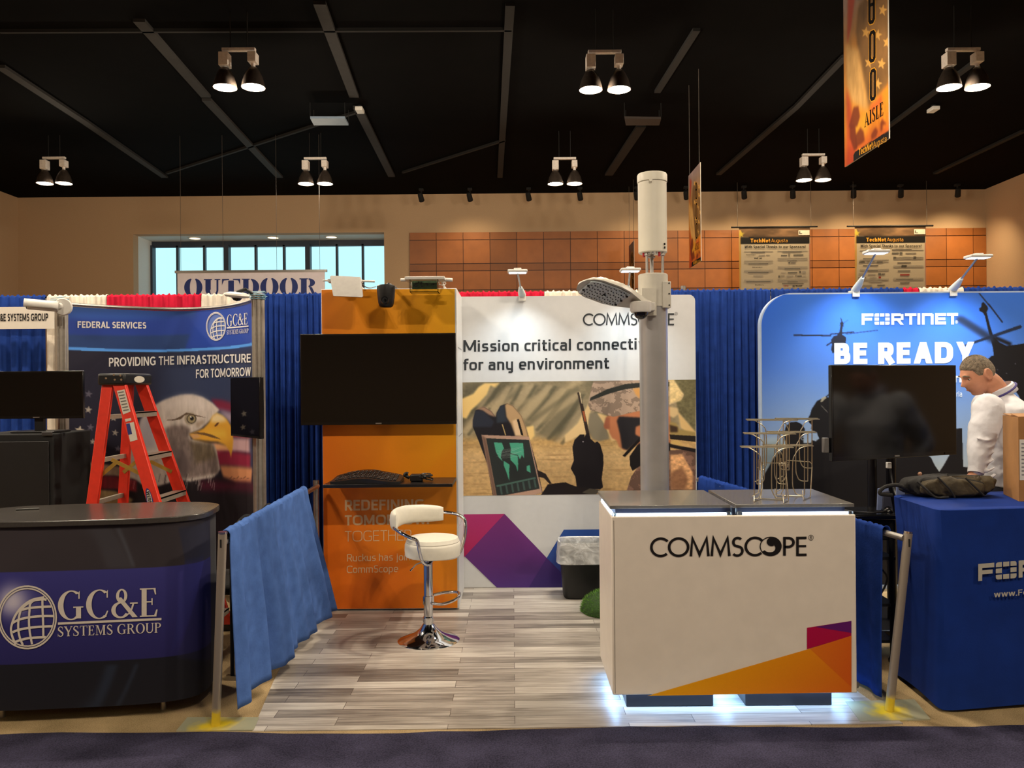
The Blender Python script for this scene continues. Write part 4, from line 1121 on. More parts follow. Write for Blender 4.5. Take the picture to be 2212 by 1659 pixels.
# soldier
nz_ = (np.random.RandomState(2).rand(H // 2 + 1, W // 2 + 1) * .7 + .3 * np.random.RandomState(5).rand(H // 2 + 1, W // 2 + 1)).repeat(2, 0).repeat(2, 1)[:H, :W]
camo_f = fbm(W, H, 11, 9, 3, 8)
camo = 0.84 + 0.26 * (camo_f + .22 * (nz_ - .5) > .5)
cv.poly(z4([(820, 1540), (880, 1350), (1010, 1160), (1390, 1000), (1745, 980), (1745, 1560)]), (112, 88, 74), 0, 1, camo)
cv.poly(z4([(1400, 1060), (1560, 1050), (1700, 1300), (1695, 1520), (1410, 1520)]), (204, 160, 110), 1, 1, .75 + .5 * fine)
cv.poly(z4([(1400, 1300), (1560, 1220), (1640, 1380), (1600, 1520), (1410, 1520)]), (104, 72, 52), 2, .7)
cv.poly(z4([(860, 1080), (1010, 860), (1400, 860), (1400, 1000), (1010, 1200), (900, 1275), (865, 1200)]), (20, 18, 20))
cv.poly(z4([(560, 545), (1010, 470), (1400, 420), (1400, 900), (1010, 900), (790, 1000), (720, 950), (690, 870), (628, 838), (592, 770), (582, 715), (536, 715), (518, 680), (545, 600)]), (176, 116, 78), 1)
cv.poly(z4([(545, 560), (600, 560), (600, 715), (536, 715), (518, 680)]), (150, 92, 66), 1)
cv.poly(z4([(690, 610), (720, 550), (1010, 565), (1010, 660), (940, 690), (935, 790), (1010, 830), (830, 1000), (760, 970), (735, 800)]), (32, 32, 36), 1)
cv.poly(z4([(765, 1070), (1000, 820), (1010, 870), (800, 1090)]), (18, 16, 18))
cv.poly(z4([(310, 400), (345, 200), (380, 85), (1010, 60), (1390, 40), (1445, 50), (1500, 160), (1580, 260), (1560, 320), (1390, 400), (1010, 470), (700, 545), (640, 555), (560, 530), (440, 490), (340, 470)]), (152, 136, 116), 0, 1, camo)
cv.poly(z4([(330, 345), (340, 300), (560, 190), (800, 120), (1010, 102), (1400, 90), (1400, 150), (1010, 165), (800, 190), (600, 245)]), (42, 46, 42))
cv.poly(z4([(900, 180), (1010, 170), (1010, 330), (940, 260)]), (196, 150, 84), 1)
cv.poly(z4([(1385, 60), (1445, 60), (1580, 260), (1540, 340), (1385, 390)]), (214, 196, 138), 1, 1, .85 + .3 * fine)
cv.poly(z4([(1390, 420), (1500, 440), (1510, 520), (1440, 570), (1390, 540)]), (200, 180, 130), 1)
cv.poly(z4([(1390, 620), (1480, 640), (1520, 720), (1740, 760), (1740, 830), (1400, 860)]), (150, 134, 80), 1); cv.poly(z4([(1390, 660), (1500, 690), (1500, 760), (1400, 760)]), (60, 46, 34), 1)
cv.poly(z4([(1390, 790), (1740, 810), (1740, 890), (1400, 850)]), (34, 30, 26)); cv.poly(z4([(1390, 910), (1580, 950), (1740, 980), (1740, 1030), (1390, 960)]), (26, 22, 22)); cv.poly(z4([(1420, 870), (1520, 880), (1570, 950), (1400, 910)]), (190, 164, 96), 1)
def psurf(u, v):
    px = q00[0] + u * (q11[0] - q00[0]); return pm(px, q00[1] - u * 6 + v * (q11[1] - q00[1]), .0012)
GAIN_C = (1.12, 1.02, 1.05)
cv.mesh('photo_print', psurf, t, GAIN_C, .42)

# ---------------- orange tower
TY = 6.06
tx0 = at(697, 700, TY).x - .01; tx1 = at(987, 700, TY).x
t = thing('kiosk_tower', 'orange and white kiosk tower carrying the large screen and the black shelf', 'kiosk', ((tx0 + tx1) / 2, TY + .3, 0))
tz1 = 2.425
MB().box(tx0, tx1, TY, TY + .62, .015, tz1).build('body', M_PANEL, t, bevel=.004)
MB().box(tx0 + .03, tx1 - .03, TY + .03, TY + .6, 0, .015).build('plinth', M_BLACKM, t)
b = MB()
for z in (.62, 1.30, 1.98): b.box(tx1, tx1 + .0015, TY + .10, TY + .5, z, z + .008)
b.build('side_groove', mat('grey_groove', (150, 150, 150), .6), t, smooth=False)
def tm(px, py, l=0.0):
    v = at(px, py, TY - .003); v.y -= l; return v
fz0, fz1 = .02, tz1 - .004; fx0, fx1 = tx0 + .004, tx1 - .014
def invt(px, py):
    v = at(px, py, TY); return ((v.x - fx0) / (fx1 - fx0), 1 - (v.z - fz0) / (fz1 - fz0))
cv = Canvas(70, 160, invt)
yy, xx = np.mgrid[0:160, 0:70]; g = np.clip(.62 * xx / 69 + .45 * (1 - yy / 159) - .12, 0, 1)[..., None]
cv.a = np.array((226, 110, 24)) * (1 - g) + np.array((226, 168, 20)) * g
cv.poly([(700, 1320), (850, 1180), (990, 1320)], (222, 104, 24), 1, .5); cv.poly([(880, 1060), (990, 950), (990, 1320), (900, 1320)], (226, 128, 22), 1, .35)
cv.mesh('printed_front', lambda u, v: Vector((fx0 + u * (fx1 - fx0), TY - .002, fz1 - v * (fz1 - fz0))), t, (1.0, 1.0, 1.0), .4)
place('lettering', sans('REDEFINING', .18, 3.2), (745, 1080, 916, 1103), tm, t, M_TXTP, slope=-2)
place('lettering', sans('TOMORROW.', .18, 3.2), (745, 1113, 927, 1135), tm, t, M_TXTP, slope=-3)
place('lettering', sans('TOGETHER.', .075, 3.2), (745, 1147, 893, 1170), tm, t, M_TXTP, slope=-3)
place('lettering', sans('Ruckus has joined', .115, 3.2), (750, 1197, 908, 1217), tm, t, M_TXTP, slope=-3)
place('lettering', sans('CommScope', .115, 3.2), (749, 1222, 860, 1242), tm, t, M_TXTP, slope=-2)
t = thing('wall_shelf', 'black shelf on the orange tower under the large screen', 'shelf', (-.88, 5.86, 1.0))
MB().box(-1.335, -.425, 5.66, TY - .006, .980, 1.003).build('board', mat('black_laminate', (18, 17, 18), .32, noise=(30, .15)), t, bevel=.002)
for x in (-1.27, -.49):
    MB().prism([Vector((x, TY - .006, .98)), Vector((x, 5.70, .98)), Vector((x, TY - .006, .945))], (.012, 0, 0)).build('bracket', M_BLACKM, t)
# keyboard
t = thing('keyboard', 'black curved ergonomic keyboard on the black shelf', 'keyboard', (-1.02, 5.83, 1.004))
kx0, kx1 = at(721, 1040, 5.8).x, at(869, 1040, 5.8).x
def kb(u, v, top=True):
    x = kx0 + u * (kx1 - kx0); e = abs(2 * u - 1)
    yc = 5.82 + .03 * math.cos((u - .4) * 6.0); hw = .145 - .03 * e ** 3
    z = 1.008 + .012 + .020 * math.exp(-((u - .45) / .28) ** 2) + .034 * v * (1 - .5 * e ** 4)
    return Vector((x, yc - hw + 2 * hw * v, z if top else 1.0045))
b = MB(); b.grid(lambda u, v: kb(u, v), 40, 8); b.grid(lambda u, v: kb(u, v, False), 40, 8)
n = 40
ring = [(i, 0) for i in range(40)] + [(39, j) for j in range(1, 8)] + [(i, 7) for i in range(38, -1, -1)] + [(0, j) for j in range(6, 0, -1)]
idx = [j * 40 + i for i, j in ring]
b.f += [(idx[k], idx[(k + 1) % len(idx)], idx[(k + 1) % len(idx)] + 320, idx[k] + 320) for k in range(len(idx))]
kcase = b.build('case', M_BLACK, t)
b = MB()
for j in range(5):
    for i in range(15):
        u0 = .05 + i * .06; p = kb(u0 + .025, .18 + j * .15)
        b.box(p.x - .0115, p.x + .0115, p.y - .011, p.y + .011, p.z - .001, p.z + .007)
b.build('keys', mat('charcoal_keys', (34, 33, 34), .35, noise=(60, .2)), kcase, bevel=.002, seg=1)
b = MB()
for u0, u1 in ((.14, .30), (.52, .64)):
    p, q = kb(u0, .97), kb(u1, .97)
    b.prism([p + Vector((0, -.012, .001)), q + Vector((0, -.012, .001)), q + Vector((0, .0, .001)), p + Vector((0, .0, .001))], (0, 0, .003))
b.build('silver_strip', M_ALU, kcase)
# power adaptor with wound cord
t = thing('power_adaptor', 'black power adaptor with its cord wound up, on the right of the shelf', 'adaptor', (-.68, 5.83, 1.004))
c = at(905, 1036, 5.82); b = MB()
b.box(c.x - .06, c.x + .03, 5.78, 5.86, 1.0045, 1.055); b.build('body', M_BLACK, t, bevel=.008)
random.seed(3); b = MB()
pts = []
for k in range(60):
    a = k * .62; r = .042 + .012 * math.sin(k * 1.7)
    pts.append((c.x + .045 + r * 1.1 * math.cos(a), 5.82 + r * math.sin(a), 1.012 + .028 * abs(math.sin(k * .21)) * 1.5))
b.tube(smooth_path(pts, 3), .0045, 6); b.build('cord', M_BLACK, t)
b = MB(); b.tube(smooth_path([(c.x - .07, 5.82, 1.03), (c.x - .1, 5.80, 1.05), (c.x - .09, 5.80, 1.062), (c.x - .075, 5.8, 1.06)], 4), .012, 8); b.build('plug', M_BLACK, t)

# ---------------- screens
def screen_mat():
    return mat('black_glass', (6, 6, 7), .16, noise=(40, .1), spec=.4)
M_SCREEN = screen_mat()
M_BEZEL = mat('gloss_black_bezel', (9, 9, 10), .22, noise=(50, .1))
def flat_screen(name, label, cat, c, wd, ht, rot, thick=.05, bez=.012, botbez=.022, logo=True, group=None, glass=None):
    """c: centre of the front face; rot: degrees about Z, 0 faces the camera"""
    t = thing(name, label, cat, c, group)
    M = rotz(c, rot)
    def B(x0, x1, y0, y1, z0, z1): return MB().box(x0, x1, y0, y1, z0, z1, M)
    B(-wd / 2, wd / 2, 0, thick * .5, -ht / 2, ht / 2).build('bezel', M_BEZEL, t, bevel=.003)
    B(-wd / 2 + bez, wd / 2 - bez, -.0015, .002, -ht / 2 + botbez, ht / 2 - bez).build('screen', glass or M_SCREEN, t, smooth=False)
    B(-wd * .38, wd * .38, thick * .5, thick, -ht * .36, ht * .3).build('back_housing', M_BLACKM, t, bevel=.008)
    if logo: B(-.022, .022, -.002, .001, -ht / 2 + botbez * .3, -ht / 2 + botbez * .62).build('badge', M_ALU, t, smooth=False)
    return t, M
SY = 5.93
a = at(648, 722, SY); d = at(986, 916, SY)
tv, M = flat_screen('television', 'large black wall screen on the orange tower', 'television', ((a.x + d.x) / 2, SY, (a.z + d.z) / 2), d.x - a.x, a.z - d.z, 0, .055)
MB().box(-.2, .2, .055, TY - SY - .004, -.15, .15, M).build('wall_mount', M_BLACKM, tv)

# ---------------- gadgets on top of the tower
t = thing('wireless_access_point', 'grey white square radio panel tilted forward at the tower top left', 'radio', at(748, 610, 5.85))
M_GREYW = mat('grey_white_plastic', (158, 155, 150), .5, noise=(30, .05))
yA = 5.72
quad = [at(712, 597, yA + .10), at(778, 600, yA + .10), at(783, 643, yA - .02), at(719, 640, yA - .02)]
MB().prism(quad, Vector((0, .04, .012))).build('panel', M_GREYW, t, bevel=.006)
zb = at(745, 607, yA + .16).z
b = MB(); b.tube([at(697, 606, yA + .16), at(712, 606, yA + .16)], .007, 8).tube([at(778, 607, yA + .16), at(810, 608, yA + .16)], .008, 8)
b.box(at(710, 605, yA + .16).x, at(782, 605, yA + .16).x, yA + .12, yA + .2, zb - .012, zb + .012); b.build('crossbar', M_WHITE, t, bevel=.003)
b = MB()
for p in (728, 768):
    x = at(p, 605, yA + .16).x; b.tube([(x, yA + .18, zb), (x, TY + .08, tz1 + .014), (x, TY + .3, tz1 + .014)], .009, 8)
b.build('bracket', M_WHITE, t)
MB().tube(smooth_path([at(780, 612, yA + .17), at(790, 620, yA + .3), at(800, 622, TY + .1), at(812, 619, TY + .25)], 6), .004, 6).build('cable', M_BLACK, t)
t = thing('clear_case_radio', 'clear cased radio with green circuit board at the tower top right', 'radio', at(915, 615, 5.8))
zb = at(920, 605, yA + .1).z
x0, x1 = at(866, 605, yA + .1).x, at(978, 605, yA + .1).x
b = MB(); b.box(x0 + .04, x1 - .05, yA, yA + .16, zb - .008, zb + .014); b.tube([(x0, yA + .08, zb), (x0 + .05, yA + .08, zb)], .012, 8); b.tube([(x1 - .06, yA + .08, zb), (x1, yA + .08, zb - .004)], .014, 8); b.build('crossbar', M_WHITE, t, bevel=.004)
M_CLEAR = mat('clear_acrylic', (235, 245, 240), .05, trans=1.0, noise=(10, .01), ior=1.3)
cx0, cx1 = at(886, 618, yA).x, at(947, 618, yA).x
b = MB(); zt_, zl = zb - .01, zb - .10
b.box(cx0, cx1, yA - .02, yA - .016, zl, zt_); b.box(cx0, cx0 + .004, yA - .02, yA + .1, zl, zt_); b.box(cx1 - .004, cx1, yA - .02, yA + .1, zl, zt_); b.box(cx0, cx1, yA - .02, yA + .1, zl, zl + .004)
b.build('clear_case', M_CLEAR, t, smooth=False)
MB().box(cx0 + .012, cx1 - .012, yA + .02, yA + .026, zb - .075, zb - .015).build('circuit_board', mat('green_board', (62, 84, 48), .5, noise=(90, .4)), t)
b = MB(); random.seed(8)
for k in range(14):
    x = random.uniform(cx0 + .02, cx1 - .03); z = random.uniform(zb - .07, zb - .03); b.box(x, x + random.uniform(.008, .02), yA + .008, yA + .02, z, z + random.uniform(.006, .014))
b.build('components', M_BLACK, t)
b = MB()
for p in (895, 950): x = at(p, 605, yA).x; b.tube([(x, yA + .14, zb), (x, TY + .06, tz1 + .014), (x, TY + .3, tz1 + .014)], .009, 8)
b.build('bracket', M_WHITE, t)
MB().tube(smooth_path([at(948, 614, yA + .02), at(958, 616, yA + .05), at(963, 612, yA + .06), at(958, 609, yA + .06)], 6), .003, 6).build('cable', M_WHITE, t)
# black camera
t = thing('ptz_camera', 'black round cornered camera hanging at the top of the orange tower', 'camera', at(834, 640, 5.75))
c = at(834, 640, 5.75); b = MB(); k = 5.75 / 1740
prof = [(0.0, 24), (17, 24), (19.5, 22), (19.8, 14), (18.6, 0), (17, -14), (15, -21), (11, -24), (0, -24)]
vs_b = MB(); vs_b.lathe([(r * k * 1.0, h * k) for r, h in prof], c, 28); 
o = vs_b.build('housing', M_BLACK, t)
lb_ = MB().lathe([(0.0, .002), (.028, .002), (.03, -.01), (.026, -.02), (.02, -.012), (0, -.012)], c + Vector((0, -.05, -.035)), 20, axis=(0, 1, -.15)).build('lens_barrel', mat('dark_lens_ring', (30, 30, 32), .2), t)
MB().lathe([(0, 0), (.012, .001), (.014, .006), (0, .006)], c + Vector((0, -.066, -.036)), 16, axis=(0, 1, -.15)).build('lens_glass', M_SCREEN, lb_)
MB().tube([c + Vector((0, 0, .06)), c + Vector((0, .12, .10)), Vector((c.x, TY + .1, tz1 + .02)), Vector((c.x, TY + .3, tz1 + .02))], .014, 8).build('mount_arm', M_BLACK, t)

# ---------------- bar stool
BC = atz(926, 1384, 0)
t = thing('bar_stool', 'white padded bar stool with chrome column and round base', 'stool', BC)
M_LEATH = mat('white_leatherette', (222, 218, 204), .42, noise=(40, .03), bump=(260, .05))
def Pz(r, z): return (r, z)
MB().lathe([(0, 0), (.203, 0), (.205, .006), (.19, .016), (.14, .032), (.09, .055), (.055, .085), (.036, .115), (.0, .115)], BC, 48).build('base', M_CHROME, t)
MB().lathe([(.034, .11), (.034, .16), (.03, .165), (.03, .56), (.034, .56)], BC, 24).build('column', M_CHROME, t)
MB().lathe([(.038, .13), (.038, .155)], BC, 24).build('collar', M_CHROME, t)
sc = BC + Vector((.03, .02, 0))
MB().lathe([(0, .545), (.10, .545), (.10, .56), (.0, .56)], sc, 24).build('seat_plate', M_BLACKM, t)
MB().lathe([(0, .56), (.165, .56), (.182, .567), (.186, .60), (.185, .64), (.18, .652), (.176, .655), (.178, .66), (.168, .682), (.10, .688), (0, .689)], sc, 48).build('seat', M_LEATH, t)
# backrest: padded arc, hollow side towards the viewer
ac = sc; R0 = .250
def pad(u, v):
    a = R(78 + 126 * u); e = abs(2 * u - 1)
    hh = (.058 + .010 * u) * (1 - .22 * e ** 6); th = .032 * math.sqrt(max(0, 1 - e ** 8)) + .002
    ph = 2 * PI * v
    r = R0 + th * math.cos(ph) * (1 if math.cos(ph) > 0 else .8); z = .800 + hh * math.copysign(abs(math.sin(ph)) ** .7, math.sin(ph))
    z += .012 * (1 - e)
    return ac + Vector((r * math.cos(a), r * math.sin(a), z))
b = MB(); nu, nv = 36, 16
vsb = [pad(i / (nu - 1), j / nv) for i in range(nu) for j in range(nv)]
fsb = [(i * nv + j, i * nv + (j + 1) % nv, (i + 1) * nv + (j + 1) % nv, (i + 1) * nv + j) for i in range(nu - 1) for j in range(nv)]
fsb += [tuple(range(nv)), tuple((nu - 1) * nv + j for j in range(nv))]
b.add(vsb, fsb); b.build('backrest', M_LEATH, t)
fr = lambda a, r, z: ac + Vector((r * math.cos(R(a)), r * math.sin(R(a)), z))
pa = [fr(185, .255, .775), fr(203, .258, .765), fr(222, .252, .745), fr(240, .242, .72), fr(250, .230, .70), fr(253, .212, .62), fr(256, .185, .555), fr(262, .12, .528), fr(0, .0, .537)]
pb = [fr(98, .262, .81), fr(76, .262, .808), fr(56, .262, .80), fr(40, .258, .78), fr(32, .25, .745), fr(29, .236, .66), fr(28, .19, .552), fr(28, .12, .53), fr(0, .0, .537)]
b = MB(); b.tube(smooth_path(pa, 8), .0115, 12); b.build('arm_tube', M_CHROME, t)
b = MB(); b.tube(smooth_path(pb, 8), .0115, 12); b.build('arm_tube', M_CHROME, t)
zf = .285
fp = [BC + Vector((.03, -.03, zf - .03)), BC + Vector((.10, -.045, zf - .03)), BC + Vector((.17, -.035, zf - .01)), BC + Vector((.205, .0, zf + .01)), BC + Vector((.19, .06, zf + .02)), BC + Vector((.10, .075, zf + .015)), BC + Vector((.02, .04, zf + .005))]
b = MB(); b.tube(smooth_path(fp, 8), .010, 10); b.build('footrest', M_CHROME, t)
MB().lathe([(.037, .245), (.037, .30)], BC, 20).build('footrest_clamp', M_CHROME, t)
MB().tube([sc + Vector((-.02, -.03, .54)), sc + Vector((-.10, -.10, .525)), sc + Vector((-.135, -.13, .49))], .005, 8).build('lever', M_CHROME, t)

# ---------------- white counter
CX0, CX1, CY0, CY1 = .505, 1.765, 4.15, 4.74
CB, CT = .092, 1.012
t = thing('demo_counter', 'white lit counter with dark tops, orange corner print and black word mark', 'counter', ((CX0 + CX1) / 2, 4.45, 0))
MB().box(CX0, CX1, CY0, CY1, CB, CT).build('body', M_CREAM, t, bevel=.006)
MB().box(CX0 + .012, CX0 + .014, CY0 - .0012, CY0 + .002, CB + .01, CT - .02).build('seam', mat('dark_seam', (90, 80, 70), .7), t, smooth=False)
MB().lathe([(0, 0), (.016, .004), (.018, .02), (.016, .03)], (CX1 + .0, CY0 + .02, CB + .02), 12).build('bumper', mat('grey_bumper', (90, 86, 88), .5), t)
def cm(px, py, l=0.0):
    v = at(px, py, CY0 - .001); v.y -= l; return v
place('lettering', commscope_letters(), (1404, 1156, 1742, 1206), cm, t, M_BLACKINK, slope=-3)
place('lettering', reg_mark(), (1746, 1155, 1757, 1167), cm, t, M_BLACKINK)
shapes = [([(1743, 1356), (1839, 1341), (1839, 1374), (1743, 1402)], [(168, 12, 66), (160, 14, 66), (166, 16, 60), (168, 10, 62)]),
          ([(1761, 1354), (1839, 1341), (1839, 1367)], (92, 24, 102)),
          ([(1398, 1503), (1749, 1401), (1839, 1373), (1839, 1495)], [(226, 160, 8), (222, 136, 14), (214, 112, 18), (206, 96, 20)]),
          ([(1749, 1401), (1839, 1373), (1839, 1484)], [(214, 112, 22), (208, 96, 22), (200, 84, 22)])]
colour_polys('printed_shapes', shapes, lambda x, y, l: cm(x, y, .001 + l), t, .38)
M_TOP = mat('charcoal_top', (100, 96, 90), .26, noise=(60, .08), coat=.15)
xm = 1.145
for (x0, x1) in ((CX0 - .002, xm - .014), (xm + .014, CX1 + .01)):
    MB().box(x0, x1, 4.19, 4.78, 1.045, 1.062).build('top', M_TOP, t, bevel=.002)
M_LED = mat('led_diffuser', (235, 245, 255), .5, emit=(196, 222, 255), es=4.0)
M_UNDER = mat('counter_inner', (40, 46, 72), .5, noise=(30, .1))
MB().box(CX0 + .03, CX1 - .03, 4.215, 4.76, 1.012, 1.045).build('riser', M_UNDER, t)
for (x0, x1) in ((CX0 + .03, xm - .04), (xm + .04, CX1 - .03)):
    lst = MB().box(x0, x1, CY0 + .016, CY0 + .030, CT, CT + .013).build('led_strip', M_LED, t, bevel=.003)
    for x in (x0 - .012, x1 + .012):
        MB().box(x - .011, x + .011, CY0 + .012, CY0 + .034, CT, CT + .016).build('led_end_cap', M_CLEAR, lst, bevel=.002)
MB().box(CX0 + .008, CX0 + .02, CY0 + .05, CY1 - .04, CT, CT + .013).build('led_strip', M_LED, t, bevel=.003)
MB().box(xm - .012, xm + .012, CY0 + .01, 4.2, CT, 1.05).build('top_joint', M_CLEAR, t, bevel=.003)
M_PLINTH = mat('charcoal_plinth', (26, 24, 28), .4, noise=(30, .1))
for (p, q_) in ((1353, 1541), (1610, 1797)):
    MB().box(at(p, 1515, 4.215).x, at(q_, 1515, 4.215).x, 4.215, 4.66, .006, CB).build('plinth', M_PLINTH, t, bevel=.003)
# the light strips the counter has under its body and under its tops
area('counter_underglow', ((CX0 + CX1) / 2, 4.19, CB - .004), (0, 0, 0), CX1 - CX0 - .1, .03, 2.2, (.30, .56, 1.0))
area('counter_underglow', (CX0 + .03, 4.45, CB - .004), (0, 0, 0), .03, .5, 1.2, (.30, .56, 1.0))
area('counter_underglow', (CX1 - .03, 4.45, CB - .004), (0, 0, 0), .03, .5, 1.2, (.30, .56, 1.0))
area('counter_underglow', (1.128, 4.45, CB - .004), (0, 0, 0), .05, .45, 1.2, (.30, .56, 1.0))

# ---------------- wire rack on the counter
M_WIRE = mat('nickel_wire', (196, 184, 158), .3, .9, noise=(40, .05))
t = thing('wire_rack', 'tiered nickel wire rack on the right top of the white counter', 'rack', at(1690, 1078, 4.45))
zw = lambda x, y, Y: at(1560 + x * .15674, 860 + y * .15674, Y)
def wire_frame(x0, x1, xol, xil, xir, xor_, yt, yb, Y, foot=None):
    b = MB(); r = .0028
    yb2 = yb - 40
    def q(x, y): return zw(x, y, Y)
    left = [q(x0, yt + 2), q(x0 + 90, yt + 6), q((x0 + xol) / 2 + 60, yt + 30), q(xil - 30, yt + 95), q(xil, yt + 190), q(xil + 4, yb - 120), q(xil - 15, yb - 40), q((xil + xol) / 2 + 5, yb - 5), q(xol, yb)]
    right = [q(x1, yt + 4), q(x1 - 90, yt + 8), q(x1 - 190, yt + 40), q(xir + 45, yt + 110), q(xir + 5, yt + 210), q(xir, yb - 170), q(xir + 20, yb - 70), q((xir + xor_) / 2 - 20, yb - 10), q(xor_, yb)]
    bk = Vector((0, .028, .004))
    b.tube(smooth_path(left, 6), r, 6); b.tube(smooth_path(right, 6), r, 6)
    b.tube([q(x0, yt + 2), q(x1, yt + 4), q(x1, yt + 4) + bk, q(x0, yt + 2) + bk], r * 1.15, 6, closed=True)
    b.tube([q(xol, yb), q(xol, yt + 2)], r, 6); b.tube([q(xor_, yb), q(xor_, yt + 4)], r, 6)
    b.tube([q(xil, yt + 190) + bk * 1.2, q(xil, yb - 60) + bk * 1.2, q(xol, yb - 10) + bk * 1.2], r, 6)
    b.build('wire_pocket', M_WIRE, t)
wire_frame(265, 985, 440, 532, 682, 880, 676, 1385, 4.36)
wire_frame(306, 1018, 478, 578, 722, 885, 490, 1185, 4.42)
wire_frame(346, 1045, 516, 606, 765, 925, 302, 990, 4.48)
wire_frame(580, 1258, 750, 838, 970, 1135, 655, 1335, 4.48)
wire_frame(640, 1300, 795, 880, 1015, 1180, 470, 1145, 4.54)
wire_frame(750, 1342, 842, 920, 1065, 1238, 288, 965, 4.60)
def onto(px, py): v = atz(1560 + px * .15674, 860 + py * .15674, 1.0655); return v
b = MB(); r = .0028
for P in ([(440, 1375), (440, 1422), (530, 1385)], [(838, 1395), (848, 1440), (915, 1402)], [(730, 1325), (730, 1362), (835, 1342)], [(1110, 1352), (1118, 1402), (1215, 1362)]):
    pts = [onto(*P[0]) + Vector((0, 0, .03)), onto(*P[1]), onto(*P[2])]
    b.tube(pts, r, 6)
b.tube([onto(530, 1385), onto(848, 1400)], r, 6); b.tube([onto(835, 1342), onto(1110, 1350)], r, 6)
b.tube([onto(915, 1402), onto(915, 1402) + Vector((0, .05, .20)), zw(925, 900, 4.5)], r, 6); b.tube([onto(1215, 1362), zw(1238, 950, 4.55)], r, 6)
b.tube([onto(530, 1385), zw(548, 1240, 4.4), zw(545, 890, 4.45), zw(880, 900, 4.45), zw(915, 925, 4.45), zw(925, 990, 4.47)], r, 6)
b.tube([zw(890, 858, 4.55), zw(1205, 878, 4.55), zw(1235, 905, 4.56), zw(1240, 950, 4.57)], r, 6)
b.build('wire_base', M_WIRE, t)

# ---------------- lamp pole behind the counter
LX, LY = .884, 5.02
M_POLE = mat('brushed_pole_metal', (176, 176, 178), .32, .45, noise=(6, .08), bump=(120, .03))
M_SLEEVE = mat('pale_grey_paint', (204, 200, 188), .38, noise=(20, .05), coat=.2)
t = thing('lamp_pole', 'thick silver lamp pole standing behind the white counter', 'pole', (LX, LY, 0))
MB().lathe([(.0875, .022), (.0875, 2.2), (.0, 2.2)], (LX, LY, 0), 40).build('pole', M_POLE, t)
MB().lathe([(.0, .006), (.2, .006), (.2, .022), (0, .022)], (LX, LY, 0), 32).build('base_plate', M_STEEL, t)
zs0, zs1 = 2.17, at(1414, 590, LY - .06).z
MB().lathe([(.089, zs0), (.0915, zs0), (.0915, zs1 - .006), (.086, zs1), (0, zs1)], (LX, LY, 0), 40).build('sleeve', M_SLEEVE, t)
b = MB(); xa, xb = at(1431, 640, LY - .08).x, at(1449, 640, LY - .08).x; za, zb_ = at(1440, 665, LY - .08).z, at(1440, 608, LY - .08).z
b.box(xa, xb, LY - .09, LY + .05, za, zb_); bbx = b.build('bracket_box', M_SLEEVE, t, bevel=.003)
for z in (za + .015, za + .085, zb_ - .012): MB().lathe([(0, 0), (.005, 0), (.005, .003)], (xb - .012, LY - .0905, z), 8, axis=(0, -1, 0)).build('bolt', M_BLACKM, bbx)
xa2, xb2 = at(1386, 650, LY - .1).x, at(1418, 650, LY - .1).x
MB().box(xa2, xb2, LY - .105, LY - .088, at(1400, 682, LY - .1).z, at(1400, 622, LY - .1).z).build('bracket_plate', M_SLEEVE, t, bevel=.002)
# antenna canister on three rods
zc0, zc1 = at(1411, 545, LY - .05).z, at(1411, 371, LY - .05).z
t = thing('antenna_canister', 'tall pale cylinder antenna on top of the lamp pole', 'antenna', (LX, LY, zs1))
M_CAN = mat('warm_white_radome', (226, 221, 204), .45, noise=(10, .03))
MB().lathe([(0, zc0), (.083, zc0), (.0885, zc0 + .006), (.0885, zc1 - .06), (.0, zc1 - .06)], (LX, LY, 0), 48).build('body', M_CAN, t)
MB().lathe([(.0885, zc1 - .058), (.0925, zc1 - .055), (.0925, zc1 - .012), (.088, zc1 - .003), (.07, zc1), (0, zc1)], (LX, LY, 0), 48).build('cap', M_CAN, t)
MB().lathe([(0, 0), (.010, 0), (.010, .008), (0, .008)], (LX - .025, LY - .094, zc1 - .062), 12, axis=(0, -1, 0)).build('latch', M_CAN, t)
for (ox, oy, r) in ((-.045, -.05, .0085), (.052, -.05, .0085), (.0, .04, .012)):
    b = MB(); b.tube([(LX + ox, LY + oy, zs1 - .002), (LX + ox, LY + oy, zc0 + .002)], r, 10)
    b.lathe([(0, 0), (r * 2, 0), (r * 2, .008), (0, .008)], (LX + ox, LY + oy, zc0 - .02), 6)
    b.build('rod', M_STEEL, t)
M_REDCAP = mat('red_plug', (170, 30, 40), .4)
for (ox, oy) in ((-.062, -.035), (.03, -.062)):
    MB().lathe([(0, -.028), (.007, -.028), (.008, 0)], (LX + ox, LY + oy, zc0), 10).build('connector_cap', M_REDCAP, t)
b = MB()
for k in range(7): a = R(200 + 20 * k); b.lathe([(0, -.012), (.005, -.012), (.005, 0)], (LX + .07 * math.cos(a), LY + .07 * math.sin(a), zc0), 8)
b.build('connector', M_STEEL, t)
b = MB()
for z in (.020, .042): b.box(LX + .058, LX + .066, LY - .0715, LY - .064, zc0 + z, zc0 + z + .012)
b.build('sticker', M_BLACKM, t)
